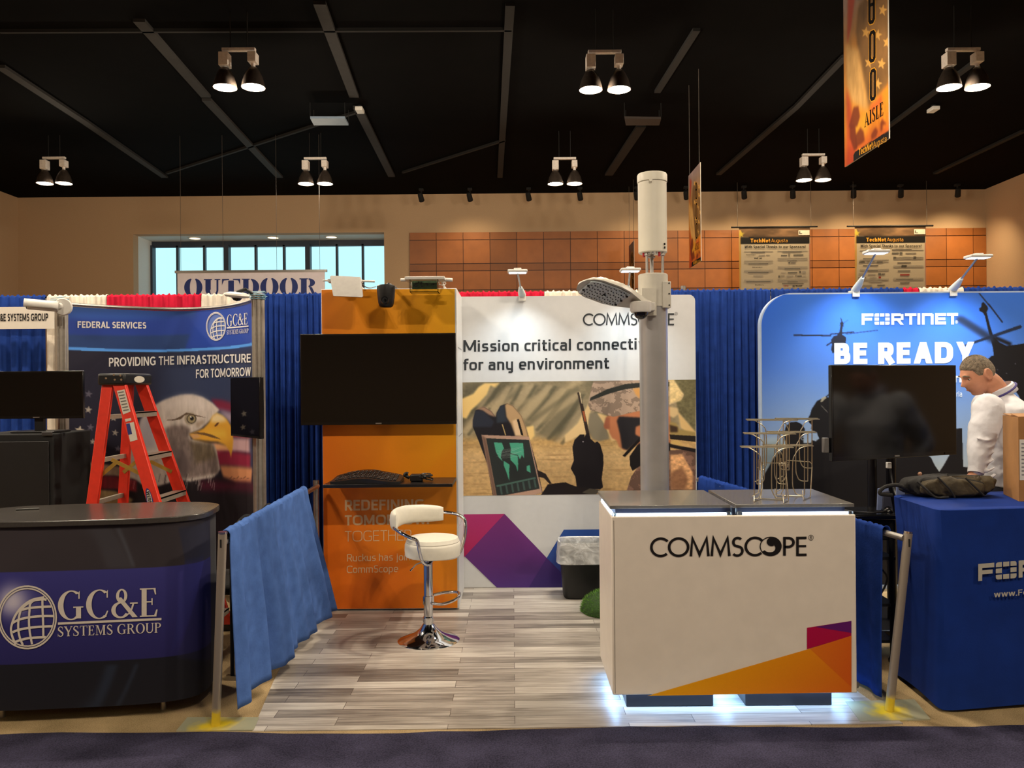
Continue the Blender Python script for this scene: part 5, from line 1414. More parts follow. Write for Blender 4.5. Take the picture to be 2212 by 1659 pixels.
# street light head
t = thing('street_light', 'pale grey street light head with LED dots, fixed to the pole', 'street light', at(1385, 655, LY - .12))
root = at(1402, 668, LY - .10); tip = at(1251, 613, 4.80)
ax = (tip - root); Ln = ax.length; ax.normalize()
wv = Vector((0.10, -.95, .30)); wv = (wv - ax * wv.dot(ax)).normalized(); up = ax.cross(wv).normalized()
if up.z < 0: up = -up
def halfw(s):
    return float(np.interp(s, [0, .1, .25, .4, .55, .8, .9, .97, 1], [.035, .045, .085, .125, .145, .142, .118, .075, .02]))
def shell(u, v):
    s = u; a = PI * v
    hw = halfw(s); h = float(np.interp(s, [0, .2, .5, .8, 1], [.05, .06, .062, .05, .012]))
    c = root + ax * (s * Ln)
    rib = .004 * (1 if (int(s * 26) % 2) and .3 < s < .92 and .2 < v < .8 else 0)
    return c + wv * (hw * math.cos(a)) + up * ((h + rib) * math.sin(a) ** .75)
b = MB(); b.grid(shell, 60, 20)
for k in range(59): b.f.append((k, k + 1, 19 * 60 + k + 1, 19 * 60 + k))
b.f.append(tuple(j * 60 for j in range(20))); b.f.append(tuple(j * 60 + 59 for j in range(20)))
b.build('housing', M_SLEEVE, t)
M_LENS = mat('grey_lens_panel', (206, 218, 226), .3, noise=(40, .06))
def under(s, f, d): return root + ax * (s * Ln) + wv * (halfw(s) * f) - up * d
b = MB(); b.grid(lambda u, v: under(.38 + .54 * u, (2 * v - 1) * .86, .006), 20, 8); lpn = b.build('lens_panel', M_LENS, t, solid=.004)
b = MB(); random.seed(6)
for i in range(13):
    for j in range(6):
        p = under(.43 + .44 * i / 12, -.70 + 1.4 * j / 5 + (.06 if i % 2 else 0), .008)
        b.lathe([(0, 0), (.0042, .001), (.0046, .004), (0, .004)], p, 8, axis=tuple(-up))
tag(b.build('led_dots', mat('dark_led_dot', (44, 50, 54), .2), lpn), kind='stuff')
for s, f in ((.40, -.6), (.40, 0), (.40, .6), (.9, -.3), (.9, .3), (.64, 0)): MB().lathe([(0, 0), (.008, .0), (.008, .006), (0, .006)], under(s, f, .008), 10, axis=tuple(-up)).build('screw', M_BLACKM, lpn)
# dome camera under the street light
c = at(1384, 664, LY - .16)
t = thing('dome_camera', 'white dome camera with dark glass bubble under the street light', 'camera', c)
MB().lathe([(0, .034), (.060, .034), (.064, .03), (.064, -.018), (.058, -.03), (.044, -.032), (0, -.032)], c, 36).build('housing', M_WHITE, t)
b = MB(); b.lathe([(.043 * math.cos(R(a)), -.030 - .043 * math.sin(R(a))) for a in range(0, 91, 9)], c, 28, cap=False)
b.build('dome_glass', mat('smoked_dome', (14, 12, 14), .06, noise=(10, .05), coat=.6), t)
MB().box(c.x + .03, at(1412, 664, LY - .1).x, c.y + .0, LY - .09, c.z - .02, c.z + .03).build('mount', M_WHITE, t, bevel=.004)

# ---------------- clip lamps on the white wall
M_LAMPHEAD = mat('clip_lamp_glow', (255, 255, 255), .4, emit=(220, 238, 255), es=5.0)
def clip_lamp(label, base, head, wd, group='clip lamps on the display walls'):
    base, head = Vector(base), Vector(head)
    t = thing('clip_lamp', label, 'lamp', base, group)
    b = MB(); b.box(base.x - .028, base.x + .028, base.y - .03, base.y + .075, base.z - .01, base.z + .012); b.box(base.x - .028, base.x + .028, base.y - .03, base.y - .012, base.z - .045, base.z + .0); b.build('clamp', M_WHITE, t, bevel=.004)
    k = base + (head - base) * .38
    MB().tube([base + Vector((0, 0, .01)), base + (k - base) * .5, k], [.032, .028, .014], 12).build('lower_arm', mat('frosted_arm', (214, 228, 230), .25, noise=(20, .03)), t)
    MB().tube([k, head], .008, 10).build('upper_arm', M_ALU, t)
    h = head
    MB().box(h.x - wd / 2, h.x + wd / 2, h.y - .06, h.y + .05, h.z - .006, h.z + .016).build('head', M_WHITE, t, bevel=.006)
    MB().box(h.x - wd / 2 + .012, h.x + wd / 2 - .012, h.y - .045, h.y + .035, h.z - .009, h.z - .005).build('lens', M_LAMPHEAD, t, smooth=False)
    MB().box(h.x - .03, h.x + .03, h.y - .03, h.y + .02, h.z + .016, h.z + .03).build('pivot', M_WHITE, t, bevel=.004)
    return t
cb = Vector((at(1128, 643, PY).x, PY + .0, pz1)); clip_lamp('white clip lamp on the left half of the white display wall', cb, at(1118, 588, 6.34), .155)
ch = at(1361, 585, 6.34); clip_lamp('white clip lamp behind the street light head', Vector((ch.x + .03, PY, pz1)), ch, .155)
COOL = (0.84, 0.95, 1.0)
for p in (at(1118, 588, 6.34), ch):
    spot('clip_lamp_light', (p.x, p.y, p.z - .02), (p.x + .02, PY + .05, .75), 36, COOL, 104, 1.0, .05)

# ---------------- waste bin and turf
WX0 = at(1206, 1180, 6.42).x; WB = 6.42
t = thing('waste_bin', 'black waste bin with a clear plastic liner behind the white counter', 'bin', (WX0 + .19, WB, 0))
def bin_ring(wd, dp, z, n=32, jit=0, rnd=None):
    out = []
    for k in range(n):
        a = 2 * PI * k / n; c_, s_ = math.cos(a), math.sin(a)
        x = math.copysign(abs(c_) ** .45, c_) * wd / 2; y = math.copysign(abs(s_) ** .45, s_) * dp / 2
        j = 1 + (rnd.uniform(-jit, jit) if rnd else 0)
        out.append(Vector((WX0 + .19 + x * j, WB + y * j, z)))
    return out
def rings(rs, cap0=True):
    b = MB(); n = len(rs[0]); b.v = [p for r in rs for p in r]
    b.f = [(i * n + k, i * n + (k + 1) % n, (i + 1) * n + (k + 1) % n, (i + 1) * n + k) for i in range(len(rs) - 1) for k in range(n)]
    if cap0: b.f.append(tuple(range(n)))
    return b
rings([bin_ring(.29, .20, .006), bin_ring(.31, .22, .02), bin_ring(.37, .27, .42), bin_ring(.36, .26, .42), bin_ring(.30, .21, .04)]).build('body', mat('black_bin_plastic', (10, 9, 10), .5, noise=(30, .2)), t)
M_LINER = bpy.data.materials.new('clear_bin_liner'); M_LINER.use_nodes = True
nt = M_LINER.node_tree; N = nt.nodes; pb_ = N['Principled BSDF']; pb_.inputs['Base Color'].default_value = (*lin((226, 228, 228)), 1); pb_.inputs['Roughness'].default_value = .22
nz = N.new('ShaderNodeTexNoise'); nz.inputs['Scale'].default_value = 9; nz.inputs['Detail'].default_value = 4; nz.inputs['Distortion'].default_value = 1.2
mr = N.new('ShaderNodeMapRange'); mr.inputs['To Min'].default_value = .42; mr.inputs['To Max'].default_value = .85; mr.inputs['From Min'].default_value = .35; mr.inputs['From Max'].default_value = .65
tcn = N.new('ShaderNodeTexCoord'); nt.links.new(tcn.outputs['Object'], nz.inputs['Vector']); nt.links.new(nz.outputs['Fac'], mr.inputs['Value']); nt.links.new(mr.outputs[0], pb_.inputs['Alpha'])
bp = N.new('ShaderNodeBump'); bp.inputs['Strength'].default_value = .7; bp.inputs['Distance'].default_value = .02; nt.links.new(nz.outputs['Fac'], bp.inputs['Height']); nt.links.new(bp.outputs['Normal'], pb_.inputs['Normal'])
rnd = random.Random(5)
rings([bin_ring(.40, .30, .285, 64, .02, rnd), bin_ring(.415, .31, .29, 64, .015, rnd), bin_ring(.405, .30, .34, 64, .025, rnd), bin_ring(.39, .29, .40, 64, .015, rnd), bin_ring(.385, .285, .455, 64, .012, rnd), bin_ring(.36, .26, .45, 64, .01, rnd), bin_ring(.33, .23, .30, 64, .01, rnd)], False).build('liner', M_LINER, t, fixn=True)
gc = Vector((at(1290, 1296, 6.0).x + .08, 6.0, 0))
t = thing('artificial_grass', 'tuft of green artificial grass behind the left edge of the white counter', 'artificial grass', gc)
def mound(th, ph): return gc + Vector((.20 * math.cos(th) * math.cos(ph), .22 * math.sin(th) * math.cos(ph), .006 + .15 * math.sin(ph)))
b = MB(); b.grid(lambda u, v: mound(2 * PI * u, PI / 2 * v), 32, 10, closed_u=True); b.build('turf_base', mat('turf_backing', (40, 66, 22), .9, noise=(60, .3)), t)
b = MB(); rnd = random.Random(9)
for k in range(2600):
    th = rnd.uniform(0, 2 * PI); ph = math.asin(rnd.uniform(0, 1)); p = mound(th, ph); nrm = (p - gc + Vector((0, 0, .05))).normalized()
    d = (nrm + Vector((rnd.uniform(-.6, .6), rnd.uniform(-.6, .6), rnd.uniform(-.1, .7)))).normalized() * rnd.uniform(.012, .026); s = d.cross(Vector((rnd.uniform(-1, 1), rnd.uniform(-1, 1), .3))).normalized() * .0016
    q_ = p + d
    if q_.z < .004: continue
    b.add([p - s, p + s, p + d], [(0, 1, 2)])
tag(b.build('blades', mat('turf_green', (86, 132, 40), .7, noise=(30, .35)), t, smooth=False, fixn=False), kind='stuff')
# ================================================================== LEFT BOOTH
class CurveSurf:
    """a vertical printed surface over a plan curve; turns photo pixels into points on it and back"""
    def __init__(self, plan, z0, z1):
        self.P = np.array(plan, float); self.z0, self.z1 = z0, z1
        self.ratio = self.P[:, 0] / self.P[:, 1]
        n = len(self.P); self.s = np.linspace(0, 1, n)
        d = np.gradient(self.P, axis=0); d /= np.linalg.norm(d, axis=1)[:, None]
        self.N = np.stack([d[:, 1], -d[:, 0]], 1)     # towards the viewer for curves running left to right
    def sat(self, px, py):
        a, b = ray(px, py)
        return float(np.interp(a, self.ratio, self.s)), b
    def xy(self, s):
        return Vector((float(np.interp(s, self.s, self.P[:, 0])), float(np.interp(s, self.s, self.P[:, 1]))))
    def nrm(self, s):
        return Vector((float(np.interp(s, self.s, self.N[:, 0])), float(np.interp(s, self.s, self.N[:, 1]))))
    def map(self, px, py, l=0.0):
        s, b = self.sat(px, py); p = self.xy(s); n = self.nrm(s)
        return Vector((p.x + n.x * l, p.y + n.y * l, CAMH + b * p.y))
    def inv(self, px, py):
        s, b = self.sat(px, py); p = self.xy(s)
        return (s, (self.z1 - (CAMH + b * p.y)) / (self.z1 - self.z0))
    def surf(self, u, v, l=0.0):
        p = self.xy(u); n = self.nrm(u)
        return Vector((p.x + n.x * l, p.y + n.y * l, self.z1 - v * (self.z1 - self.z0)))
def globe(k=1.0):
    g = G2(); Z = lambda P: [((x - 367) / 378, (552 - y) / 415) for x, y in P]
    g.stroke([(math.cos(R(a)), math.sin(R(a))) for a in range(0, 360, 8)], .055 * k, True)
    g.stroke([(.925 * math.cos(R(a)), .925 * math.sin(R(a))) for a in range(0, 360, 8)], .045 * k, True)
    def sm(P): return [tuple(p[:2]) for p in smooth_path([(x, y, 0) for x, y in Z(P)], 5)]
    for P in ([(590, 285), (430, 320), (300, 410), (210, 530), (165, 650), (155, 720), (170, 800), (215, 915)],
              [(430, 330), (300, 430), (258, 560), (250, 700), (270, 820), (310, 920)], [(560, 290), (420, 350), (396, 470), (390, 620), (402, 760), (430, 910)], [(565, 290), (568, 450), (575, 620), (578, 830)],
              [(255, 470), (300, 450), (410, 425), (570, 412), (680, 408)], [(180, 625), (260, 582), (400, 550), (570, 535), (712, 535)], [(175, 750), (260, 717), (400, 690), (570, 675), (695, 670)], [(205, 880), (300, 848), (410, 826), (610, 815)], [(380, 345), (450, 325), (570, 310), (620, 318)]):
        g.stroke(sm(P), .075 * k)
    return g
M_SILVINK = mat('silver_ink', (214, 204, 190), .5, noise=(50, .03))

# ---------------- eagle banner between two metal posts
LPX, LPY, RPX, RPY = at(133, 700, 6.05).x, 6.05, at(558, 700, 5.86).x, 5.86
plan = []
for i in range(61):
    s = i / 60; plan.append((LPX + .035 + (RPX - LPX - .07) * s, LPY + (RPY - LPY) * s + .56 * 4 * s * (1 - s)))
BN = CurveSurf(plan, .08, 2.315)
t = thing('eagle_banner', 'curved blue banner with a printed eagle and flag, white headline on top', 'banner', (sum(p[0] for p in plan) / 61, 6.3, 0))
cv = Canvas(330, 380, BN.inv); W, H = cv.W, cv.H
z1_ = lambda P: [(140 + x * .1944, 640 + y * .1944) for x, y in P]
z2_ = lambda P: [(140 + x * .1944, 820 + y * .1944) for x, y in P]
f1 = fbm(W, H, 30, 30, 4, 1); f2 = fbm(W, H, 6, 14, 3, 2); f3 = fbm(W, H, 5, 5, 3, 4)
cv.a[:] = (30, 28, 44)
cv.poly([(330, 760), (560, 740), (560, 930), (330, 900)], (50, 62, 92), 14, .8)
cv.poly(z2_([(20, 1150), (2200, 1150), (2200, 2400), (20, 2400)]), (26, 19, 24), 4)
# header
hdr = z1_([(-40, -80), (2200, -80), (2150, 520), (1700, 565), (1050, 600), (500, 590), (-40, 570)])
cv.poly(hdr, (34, 62, 142))
cv.poly(z1_([(-40, 60), (1500, 60), (1450, 210), (900, 200), (-40, 170)]), (36, 74, 118), 4, .8)
cv.poly(z1_([(-40, 180), (700, 200), (1200, 230), (700, 260), (-40, 240)]), (52, 100, 170), 3, .6)
cv.poly(z1_([(30, 425), (1400, 420), (1335, 590), (30, 580)]), (36, 62, 104), 1, .85)
cv.poly(z1_([(1500, 100), (2120, 20), (2120, 540), (1350, 590)]), (38, 72, 164), 5, .7)
cv.poly(z1_([(30, 560), (550, 585), (1050, 592), (1500, 575), (2110, 512), (2110, 545), (1500, 606), (1050, 620), (550, 615), (30, 598)]), (84, 152, 224))
cv.disc(z1_([(1690, 330)])[0], 20, (120, 140, 190), .7, 2, 28)
for r_ in (40, 60, 80): 
    c0 = z1_([(620, 1080)])[0]
    for a in range(180, 350, 6):
        cv.disc((c0[0] + r_ * math.cos(R(a)), c0[1] + r_ * math.sin(R(a))), 2.2, (52, 50, 70), .35, 1)
# flag on the left
for (x, y, r_, c_) in ((165, 565, 58, 0), (170, 785, 60, 0), (40, 655, 50, 0), (262, 335, 44, 1), (545, 425, 44, 1), (560, 590, 40, 1), (285, 530, 44, 2), (310, 690, 36, 1), (440, 660, 44, 2), (265, 160, 46, 2), (430, 810, 40, 2), (590, 770, 40, 2), (700, 720, 44, 1), (720, 850, 40, 2)):
    cv.star(z2_([(x, y)])[0], r_ * .1944, ((200, 188, 160), (168, 158, 140), (92, 88, 98))[c_], 8)
s1 = .75 + .5 * f2
cv.poly(z2_([(-40, 890), (140, 900), (300, 920), (560, 960), (800, 1010), (800, 1110), (560, 1070), (280, 1060), (-40, 1055)]), (176, 156, 124), 1, 1, s1)
cv.poly(z2_([(-40, 1055), (280, 1060), (560, 1075), (800, 1120), (800, 1250), (560, 1215), (280, 1215), (-40, 1215)]), (122, 24, 32), 1, 1, s1)
cv.poly(z2_([(-40, 1215), (280, 1215), (560, 1240), (760, 1330), (700, 1420), (280, 1380), (-40, 1360)]), (182, 156, 104), 1, 1, s1)
cv.poly(z2_([(-40, 1360), (280, 1380), (700, 1420), (900, 1500), (900, 1600), (-40, 1500)]), (110, 24, 30), 2, .8)
# flag on the right
cv.poly(z2_([(1620, 215), (1740, 225), (1860, 260), (2130, 330), (2130, 420), (1835, 360), (1700, 330)]), (116, 30, 56), 2)
cv.poly(z2_([(1700, 330), (1835, 365), (2130, 430), (2130, 560), (1830, 480)]), (176, 150, 160), 3, .9)
cv.poly(z2_([(1860, 560), (2130, 600), (2130, 660), (1865, 640)]), (150, 28, 50), 1)
cv.poly(z2_([(1620, 700), (1865, 650), (2070, 655), (2065, 815), (1880, 800), (1650, 790)]), (196, 158, 156), 2)
cv.poly(z2_([(2050, 640), (2130, 640), (2130, 1100), (2060, 1000)]), (60, 62, 92), 3, .8)
cv.poly(z2_([(1640, 700), (1860, 690), (1850, 800), (1680, 800)]), (214, 150, 84), 3, .8)
cv.poly(z2_([(1680, 795), (1850, 800), (2065, 830), (2060, 985), (1900, 960), (1700, 950)]), (140, 30, 58), 2)
cv.poly(z2_([(1720, 955), (1900, 965), (2085, 985), (2070, 1150), (1900, 1140), (1760, 1080)]), (206, 138, 92), 2)
cv.poly(z2_([(1500, 1120), (1900, 1140), (2130, 1150), (2130, 1260), (1700, 1240), (1500, 1230)]), (78, 20, 40), 4, .9)
for k in range(6): cv.line(z2_([(1830 + 38 * k, 1100)])[0], z2_([(1860 + 38 * k, 1075 + (k % 2) * 20)])[0], 1.2, (60, 30, 30), 0, .8)
# eagle
head = z2_([(985, 290), (1080, 235), (1200, 190), (1300, 166), (1420, 163), (1530, 193), (1640, 258), (1720, 335), (1660, 400), (1600, 470), (1490, 560), (1380, 600), (1400, 660), (1560, 690), (1650, 720), (1690, 800), (1710, 900), (1725, 1000), (1650, 1090), (1500, 1110), (1400, 1135), (1290, 1110), (1150, 1150), (1000, 1195), (850, 1160), (720, 1060), (680, 900), (740, 720), (810, 560), (840, 450), (900, 350)])
cv.poly(head, (196, 182, 166), 1, 1, .86 + .26 * f2)
cv.poly(z2_([(1100, 250), (1300, 190), (1450, 185), (1600, 260), (1560, 330), (1300, 290), (1100, 340)]), (218, 204, 190), 5, .7)
cv.poly(z2_([(840, 460), (950, 360), (1000, 560), (1010, 760), (880, 760), (820, 620)]), (160, 156, 164), 4, .7)
cv.poly(z2_([(1110, 540), (1200, 510), (1330, 505), (1400, 560), (1370, 640), (1420, 700), (1640, 720), (1700, 900), (1710, 1040), (1500, 1080), (1300, 1110), (1220, 900), (1150, 740)]), (112, 96, 88), 2, .95, .7 + .6 * f2)
cv.poly(z2_([(1380, 690), (1640, 700), (1690, 860), (1450, 940), (1420, 800)]), (92, 78, 56), 3, .8, .7 + .6 * f2)
cv.poly(z2_([(1180, 740), (1350, 800), (1400, 980), (1300, 1090), (1230, 940)]), (86, 72, 70), 3, .7)
rs = np.random.RandomState(7)
for k in range(60):
    x = 700 + rs.rand() * 1000; y = 1040 + rs.rand() * 110; cv.line(z2_([(x, y)])[0], z2_([(x - 25 + 20 * rs.rand(), y + 90)])[0], 1.4, (40, 32, 34) if k % 2 else (170, 158, 148), 0, .55)
for k in range(40):
    x = 700 + rs.rand() * 450; y = 780 + rs.rand() * 300; cv.line(z2_([(x, y)])[0], z2_([(x + 60, y + 60)])[0], 1.2, (150, 140, 134), 1, .5)
beak = z2_([(1640, 405), (1690, 372), (1740, 395), (1800, 440), (1845, 510), (1866, 590), (1872, 670), (1862, 780), (1845, 868), (1828, 790), (1790, 735), (1700, 700), (1560, 690), (1430, 665), (1380, 605), (1470, 575), (1540, 540), (1600, 480)])
cv.poly(beak, (212, 154, 48), 1)
cv.poly(z2_([(1640, 405), (1690, 372), (1760, 405), (1800, 460), (1700, 480), (1620, 470)]), (226, 200, 144), 2)
cv.poly(z2_([(1500, 600), (1640, 560), (1780, 560), (1800, 640), (1700, 640), (1600, 610)]), (222, 178, 62), 3, .8)
cv.poly(z2_([(1400, 600), (1470, 585), (1560, 592), (1640, 615), (1740, 665), (1640, 645), (1560, 620), (1470, 605)]), (92, 64, 40), 0, .9)
cv.poly(z2_([(1420, 655), (1560, 680), (1700, 690), (1800, 735), (1700, 712), (1560, 700)]), (70, 54, 44), 1, .9)
cv.poly(z2_([(1385, 610), (1470, 605), (1520, 640), (1430, 660)]), (196, 150, 110), 1, .8)
cv.poly(z2_([(1660, 515), (1690, 480), (1718, 475), (1700, 505), (1672, 525)]), (94, 52, 24))
cv.disc(z2_([(1395, 435)])[0], 13, (150, 134, 108), 1, 1); cv.disc(z2_([(1408, 436)])[0], 10.5, (66, 58, 48), 1); cv.disc(z2_([(1408, 436)])[0], 8.5, (150, 134, 96), 1); cv.disc(z2_([(1412, 432)])[0], 4.2, (22, 20, 20), 1); cv.disc(z2_([(1400, 415)])[0], 1.6, (225, 220, 210), 1)
cv.poly(z2_([(1105, 450), (1220, 440), (1290, 405), (1350, 366), (1440, 388), (1580, 425), (1450, 405), (1375, 384), (1330, 400), (1290, 440), (1200, 455)]), (84, 64, 46), 0, .95)
cv.poly(z2_([(1440, 490), (1520, 450), (1560, 470), (1480, 540)]), (150, 128, 104), 2, .8)
cv.mesh('printed_fabric', lambda u, v: BN.surf(u, v), t, (1.05, 1.08, 1.2), .6)
place('lettering', sans('FEDERAL SERVICES', .19, 2.2), (167, 694, 316, 708), BN.map, t, M_TXTW, slope=2, lift=.004)
place('lettering', sans('PROVIDING THE INFRASTRUCTURE', .17, 2.2), (235, 773, 543, 792), BN.map, t, M_TXTW, slope=-9, lift=.004)
place('lettering', sans('FOR TOMORROW', .17, 2.2), (424, 798, 543, 817), BN.map, t, M_TXTW, slope=-5, lift=.004)
place('emblem', globe(1.0), (446, 674, 489, 736), BN.map, t, M_TXTW, lift=.004)
place('lettering', serif_text('GC&E', .16, .05), (491, 680, 536, 706), BN.map, t, M_TXTW, slope=-5, lift=.004)
place('lettering', (lambda g: (g.rect(0, 0, 1, 1), g)[1])(G2()), (491, 707, 538, 710), BN.map, t, M_TXTW, slope=-4, lift=.004)
place('lettering', serif_text('SYSTEMS GROUP', .15, .06), (491, 713, 538, 723), BN.map, t, M_TXTW, slope=-4, lift=.004)
b = MB()
for zz in (2.33, .07):
    b.tube([Vector((p[0], p[1] + .005, zz)) for p in plan], .014, 8)
b.build('edge_rail', M_ALU, t)
M_OCT = mat('silver_extrusion', (172, 166, 156), .42, .8, noise=(30, .08))
def ext_post(x, y, ztop, label):
    t = thing('display_post', label, 'post', (x, y, 0), 'metal posts of the eagle banner')
    b = MB(); r = .046; ring = []
    n = 32
    prof = []
    for k in range(n):
        a = 2 * PI * k / n; rr = r * (.82 if k % 4 == 0 else 1.0); prof.append((rr * math.cos(a), rr * math.sin(a)))
    vs = [(x + p[0], y + p[1], .012) for p in prof] + [(x + p[0], y + p[1], ztop) for p in prof]
    b.add(vs, [(k, (k + 1) % n, n + (k + 1) % n, n + k) for k in range(n)] + [tuple(range(n - 1, -1, -1)), tuple(range(n, 2 * n))])
    o = b.build('post', M_OCT, t, smooth=False)
    MB().lathe([(0, 0), (.16, 0), (.16, .012), (0, .012)], (x, y, 0), 28).build('base_plate', M_STEEL, t)
    b = MB(); rnd = random.Random(int(x * 100))
    for k in range(9):
        zz = ztop - .03 + .012 * (k % 5); b.tube([(x - .06 - rnd.uniform(0, .015), y - .02 + rnd.uniform(-.02, .04), zz + rnd.uniform(-.006, .006)), (x + .05 + rnd.uniform(0, .02), y - .03 + rnd.uniform(-.02, .03), zz + rnd.uniform(-.006, .008))], .0028, 5)
    for k in range(3):
        b.tube(arc((x, y, ztop - .035 + k * .014), .05, 0, 360, 20)[:-1], .0035, 5, closed=True)
    b.build('cable_tie', mat('pale_blue_tie', (120, 166, 186), .4, noise=(30, .1)), t)
    return t
ext_post(LPX, LPY, at(133, 650, LPY).z, 'silver slotted post at the left end of the eagle banner')
ext_post(RPX, RPY, at(557, 636, RPY).z, 'silver slotted post at the right end of the eagle banner')

# ---------------- cameras on the posts
c = at(139, 664, LPY - .12)
t = thing('bullet_camera', 'white tube camera pointing left, fixed to the left silver post', 'camera', c)
MB().lathe([(0, .05), (.058, .05), (.062, .045), (.062, .02), (.05, .01), (.0, .01)], c, 32, axis=(.25, -1, .0)).build('mount_disc', M_WHITE, t)
MB().box(c.x - .03, LPX + .03, c.y + .0, LPY - .044, c.z - .03, c.z + .03).build('mount_block', M_WHITE, t, bevel=.006)
MB().lathe([(0, .035), (.022, .03), (.024, .0), (0, -.01)], c + Vector((-.005, -.05, .004)), 16, axis=(0, -1, 0)).build('swivel', M_WHITE, t)
fr_ = at(70, 659, LPY - .26); bk_ = at(126, 664, LPY - .19); axb = (fr_ - bk_).normalized()
MB().lathe([(0, 0), (.030, 0), (.033, .006), (.034, .19), (.030, .195), (.0, .195)], bk_, 24, axis=tuple(axb)).build('tube', M_WHITE, t)
sd = Vector((0, 0, 1)).cross(axb).normalized(); upb = axb.cross(sd)
Mh = frame_matrix(bk_, axb, sd, upb)
b = MB(); b.grid(lambda u, v: Mh @ Vector((.0 + .215 * u, .040 * math.cos(-.5 + (PI + 1.0) * v), .002 + .040 * math.sin(-.5 + (PI + 1.0) * v))), 6, 12); b.build('sun_hood', M_WHITE, t, solid=.003)
MB().lathe([(0, .194), (.031, .194), (.031, .199), (0, .2)], bk_, 24, axis=tuple(axb)).build('front_glass', M_SCREEN, t)
MB().tube([bk_ + axb * .02, c + Vector((0, -.05, .0))], .016, 10).build('arm', M_WHITE, t)
c = at(512, 638, RPY - .16)
t = thing('flat_dome_camera', 'small white saucer shaped camera on an arm beside the right silver post', 'camera', c)
MB().lathe([(0, .022), (.05, .022), (.082, .012), (.088, .0), (.078, -.012), (.04, -.018), (0, -.018)], c, 32, axis=(.1, -.1, 1)).build('housing', M_WHITE, t)
MB().lathe([(.034, -.014), (.034, -.022), (.022, -.036), (0, -.042)], c, 24, axis=(.1, -.1, 1), cap=False).build('lens_dome', M_SCREEN, t)
MB().tube([c + Vector((0, 0, .02)), c + Vector((.05, .03, .045)), (RPX - .04, RPY - .02, c.z + .03)], .013, 8).build('arm', M_BLACK, t)

# ---------------- monitors
t, M = flat_screen('monitor', 'black monitor at the far left on the tall black cabinet', 'monitor', at(78, 853, 5.5), .64, .325, 0, .05, .012, .02)
M2 = M; b = MB(); c = at(78, 853, 5.5)
b.box(-.03, .03, .03, .06, -.25, .05, M); b.build('stand_neck', M_BLACK, t)
MB().box(-.15, .15, -.05, .16, -.2585, -.246, M).build('stand_foot', M_BLACK, t, bevel=.004)
zc = c.z - .26
x0, x1 = at(-60, 950, 5.4).x, at(120, 950, 5.4).x
t = thing('equipment_cabinet', 'tall black cabinet under the monitor at the far left', 'cabinet', ((x0 + x1) / 2, 5.6, 0))
MB().box(x0, x1, 5.38, 5.85, .02, zc).build('body', M_BLACKM, t, bevel=.008)
MB().box(x0 + .03, x1 - .03, 5.37, 5.381, .08, zc - .05).build('door', mat('black_door', (16, 15, 16), .5, noise=(20, .2)), t, bevel=.003)
p = at(104, 937, 5.37); MB().box(p.x - .04, p.x + .03, 5.362, 5.371, p.z - .012, p.z + .012).build('latch', mat('dark_latch', (58, 56, 56), .4), t, bevel=.003)
b = MB()
for x in (x0 + .05, x1 - .05): b.box(x - .03, x + .03, 5.42, 5.8, 0, .02)
b.build('foot', M_BLACKM, t)
# small screen on the right post
pn, pf = at(561, 880, 5.52), at(498, 880, 5.90)
d = Vector((pn.x - pf.x, pn.y - pf.y, 0)); wdm = d.length; ang = math.degrees(math.atan2(d.y, d.x))
c = Vector(((pn.x + pf.x) / 2, (pn.y + pf.y) / 2, at(530, 880, 5.7).z))
t, M = flat_screen('monitor', 'small black screen turned left on the right silver post, mirroring the eagle', 'monitor', c, wdm, .425, ang, .06, .010, .016, False, None, mat('mirror_black_glass', (5, 5, 6), .03, noise=(40, .1), spec=1.0, coat=1.0))
q0 = M @ Vector((0, .055, 0))
MB().tube([q0, Vector((RPX - .0, RPY - .05, q0.z))], .018, 8).box(RPX - .05, RPX + .05, RPY - .075, RPY - .046, c.z - .05, c.z + .05).build('wall_arm', M_BLACK, t)

# ---------------- white card sign on the left drape
SY2 = 6.79
def sm_(px, py, l=0.0): v = at(px, py, SY2); v.y -= l; return v
a, d = at(-95, 664, SY2), at(122, 710, SY2)
t = thing('booth_sign', 'white card booth sign with black letters hanging on the left blue drape', 'sign', ((a.x + d.x) / 2, SY2, (a.z + d.z) / 2))
MB().box(a.x, d.x, SY2, SY2 + .006, d.z, a.z).build('card', mat('white_card', (216, 208, 196), .6, noise=(30, .02)), t, smooth=False)
place('lettering', sans('GC&E SYSTEMS GROUP', .19, 3), (-15, 678, 104, 694), sm_, t, M_BLACKINK, slope=-1)
b = MB()
for x in (a.x + .1, d.x - .08): b.tube([(x, SY2 + .003, a.z), (x, DY, DZ - .0)], .003, 5)
b.build('hook', M_ALU, t)

# ---------------- red stepladder
M_RED = mat('red_fibreglass', (226, 52, 30), .42, noise=(30, .06), coat=.1)
M_STEP = mat('ladder_aluminium', (176, 166, 150), .45, .6, noise=(40, .08))
M_GOLD = mat('gold_spreader', (176, 140, 60), .45, .4, noise=(30, .1))
t = thing('stepladder', 'red stepladder with black top standing behind the left counter', 'ladder', (-2.42, 5.3, 0))
def rail(p0, p1, w0, w1, th, inner):
    p0, p1 = Vector(p0), Vector(p1); b = MB()
    vs = []
    for p, w_ in ((p0, w0), (p1, w1)):
        for (sx, sy) in ((-1, -1), (1, -1), (1, 1), (-1, 1)):
            vs.append(p + Vector((sx * w_ / 2, sy * th / 2, 0)))
    b.add(vs, [(0, 3, 2, 1), (4, 5, 6, 7), (0, 1, 5, 4), (1, 2, 6, 5), (2, 3, 7, 6), (3, 0, 4, 7)])
    o = b.build('rail', M_RED, t, bevel=.004)
    MB().box(p0.x - w0 / 2 - .004, p0.x + w0 / 2 + .004, p0.y - th / 2 - .004, p0.y + th / 2 + .004, 0, .045).build('rubber_foot', M_BLACK, o)
    return o
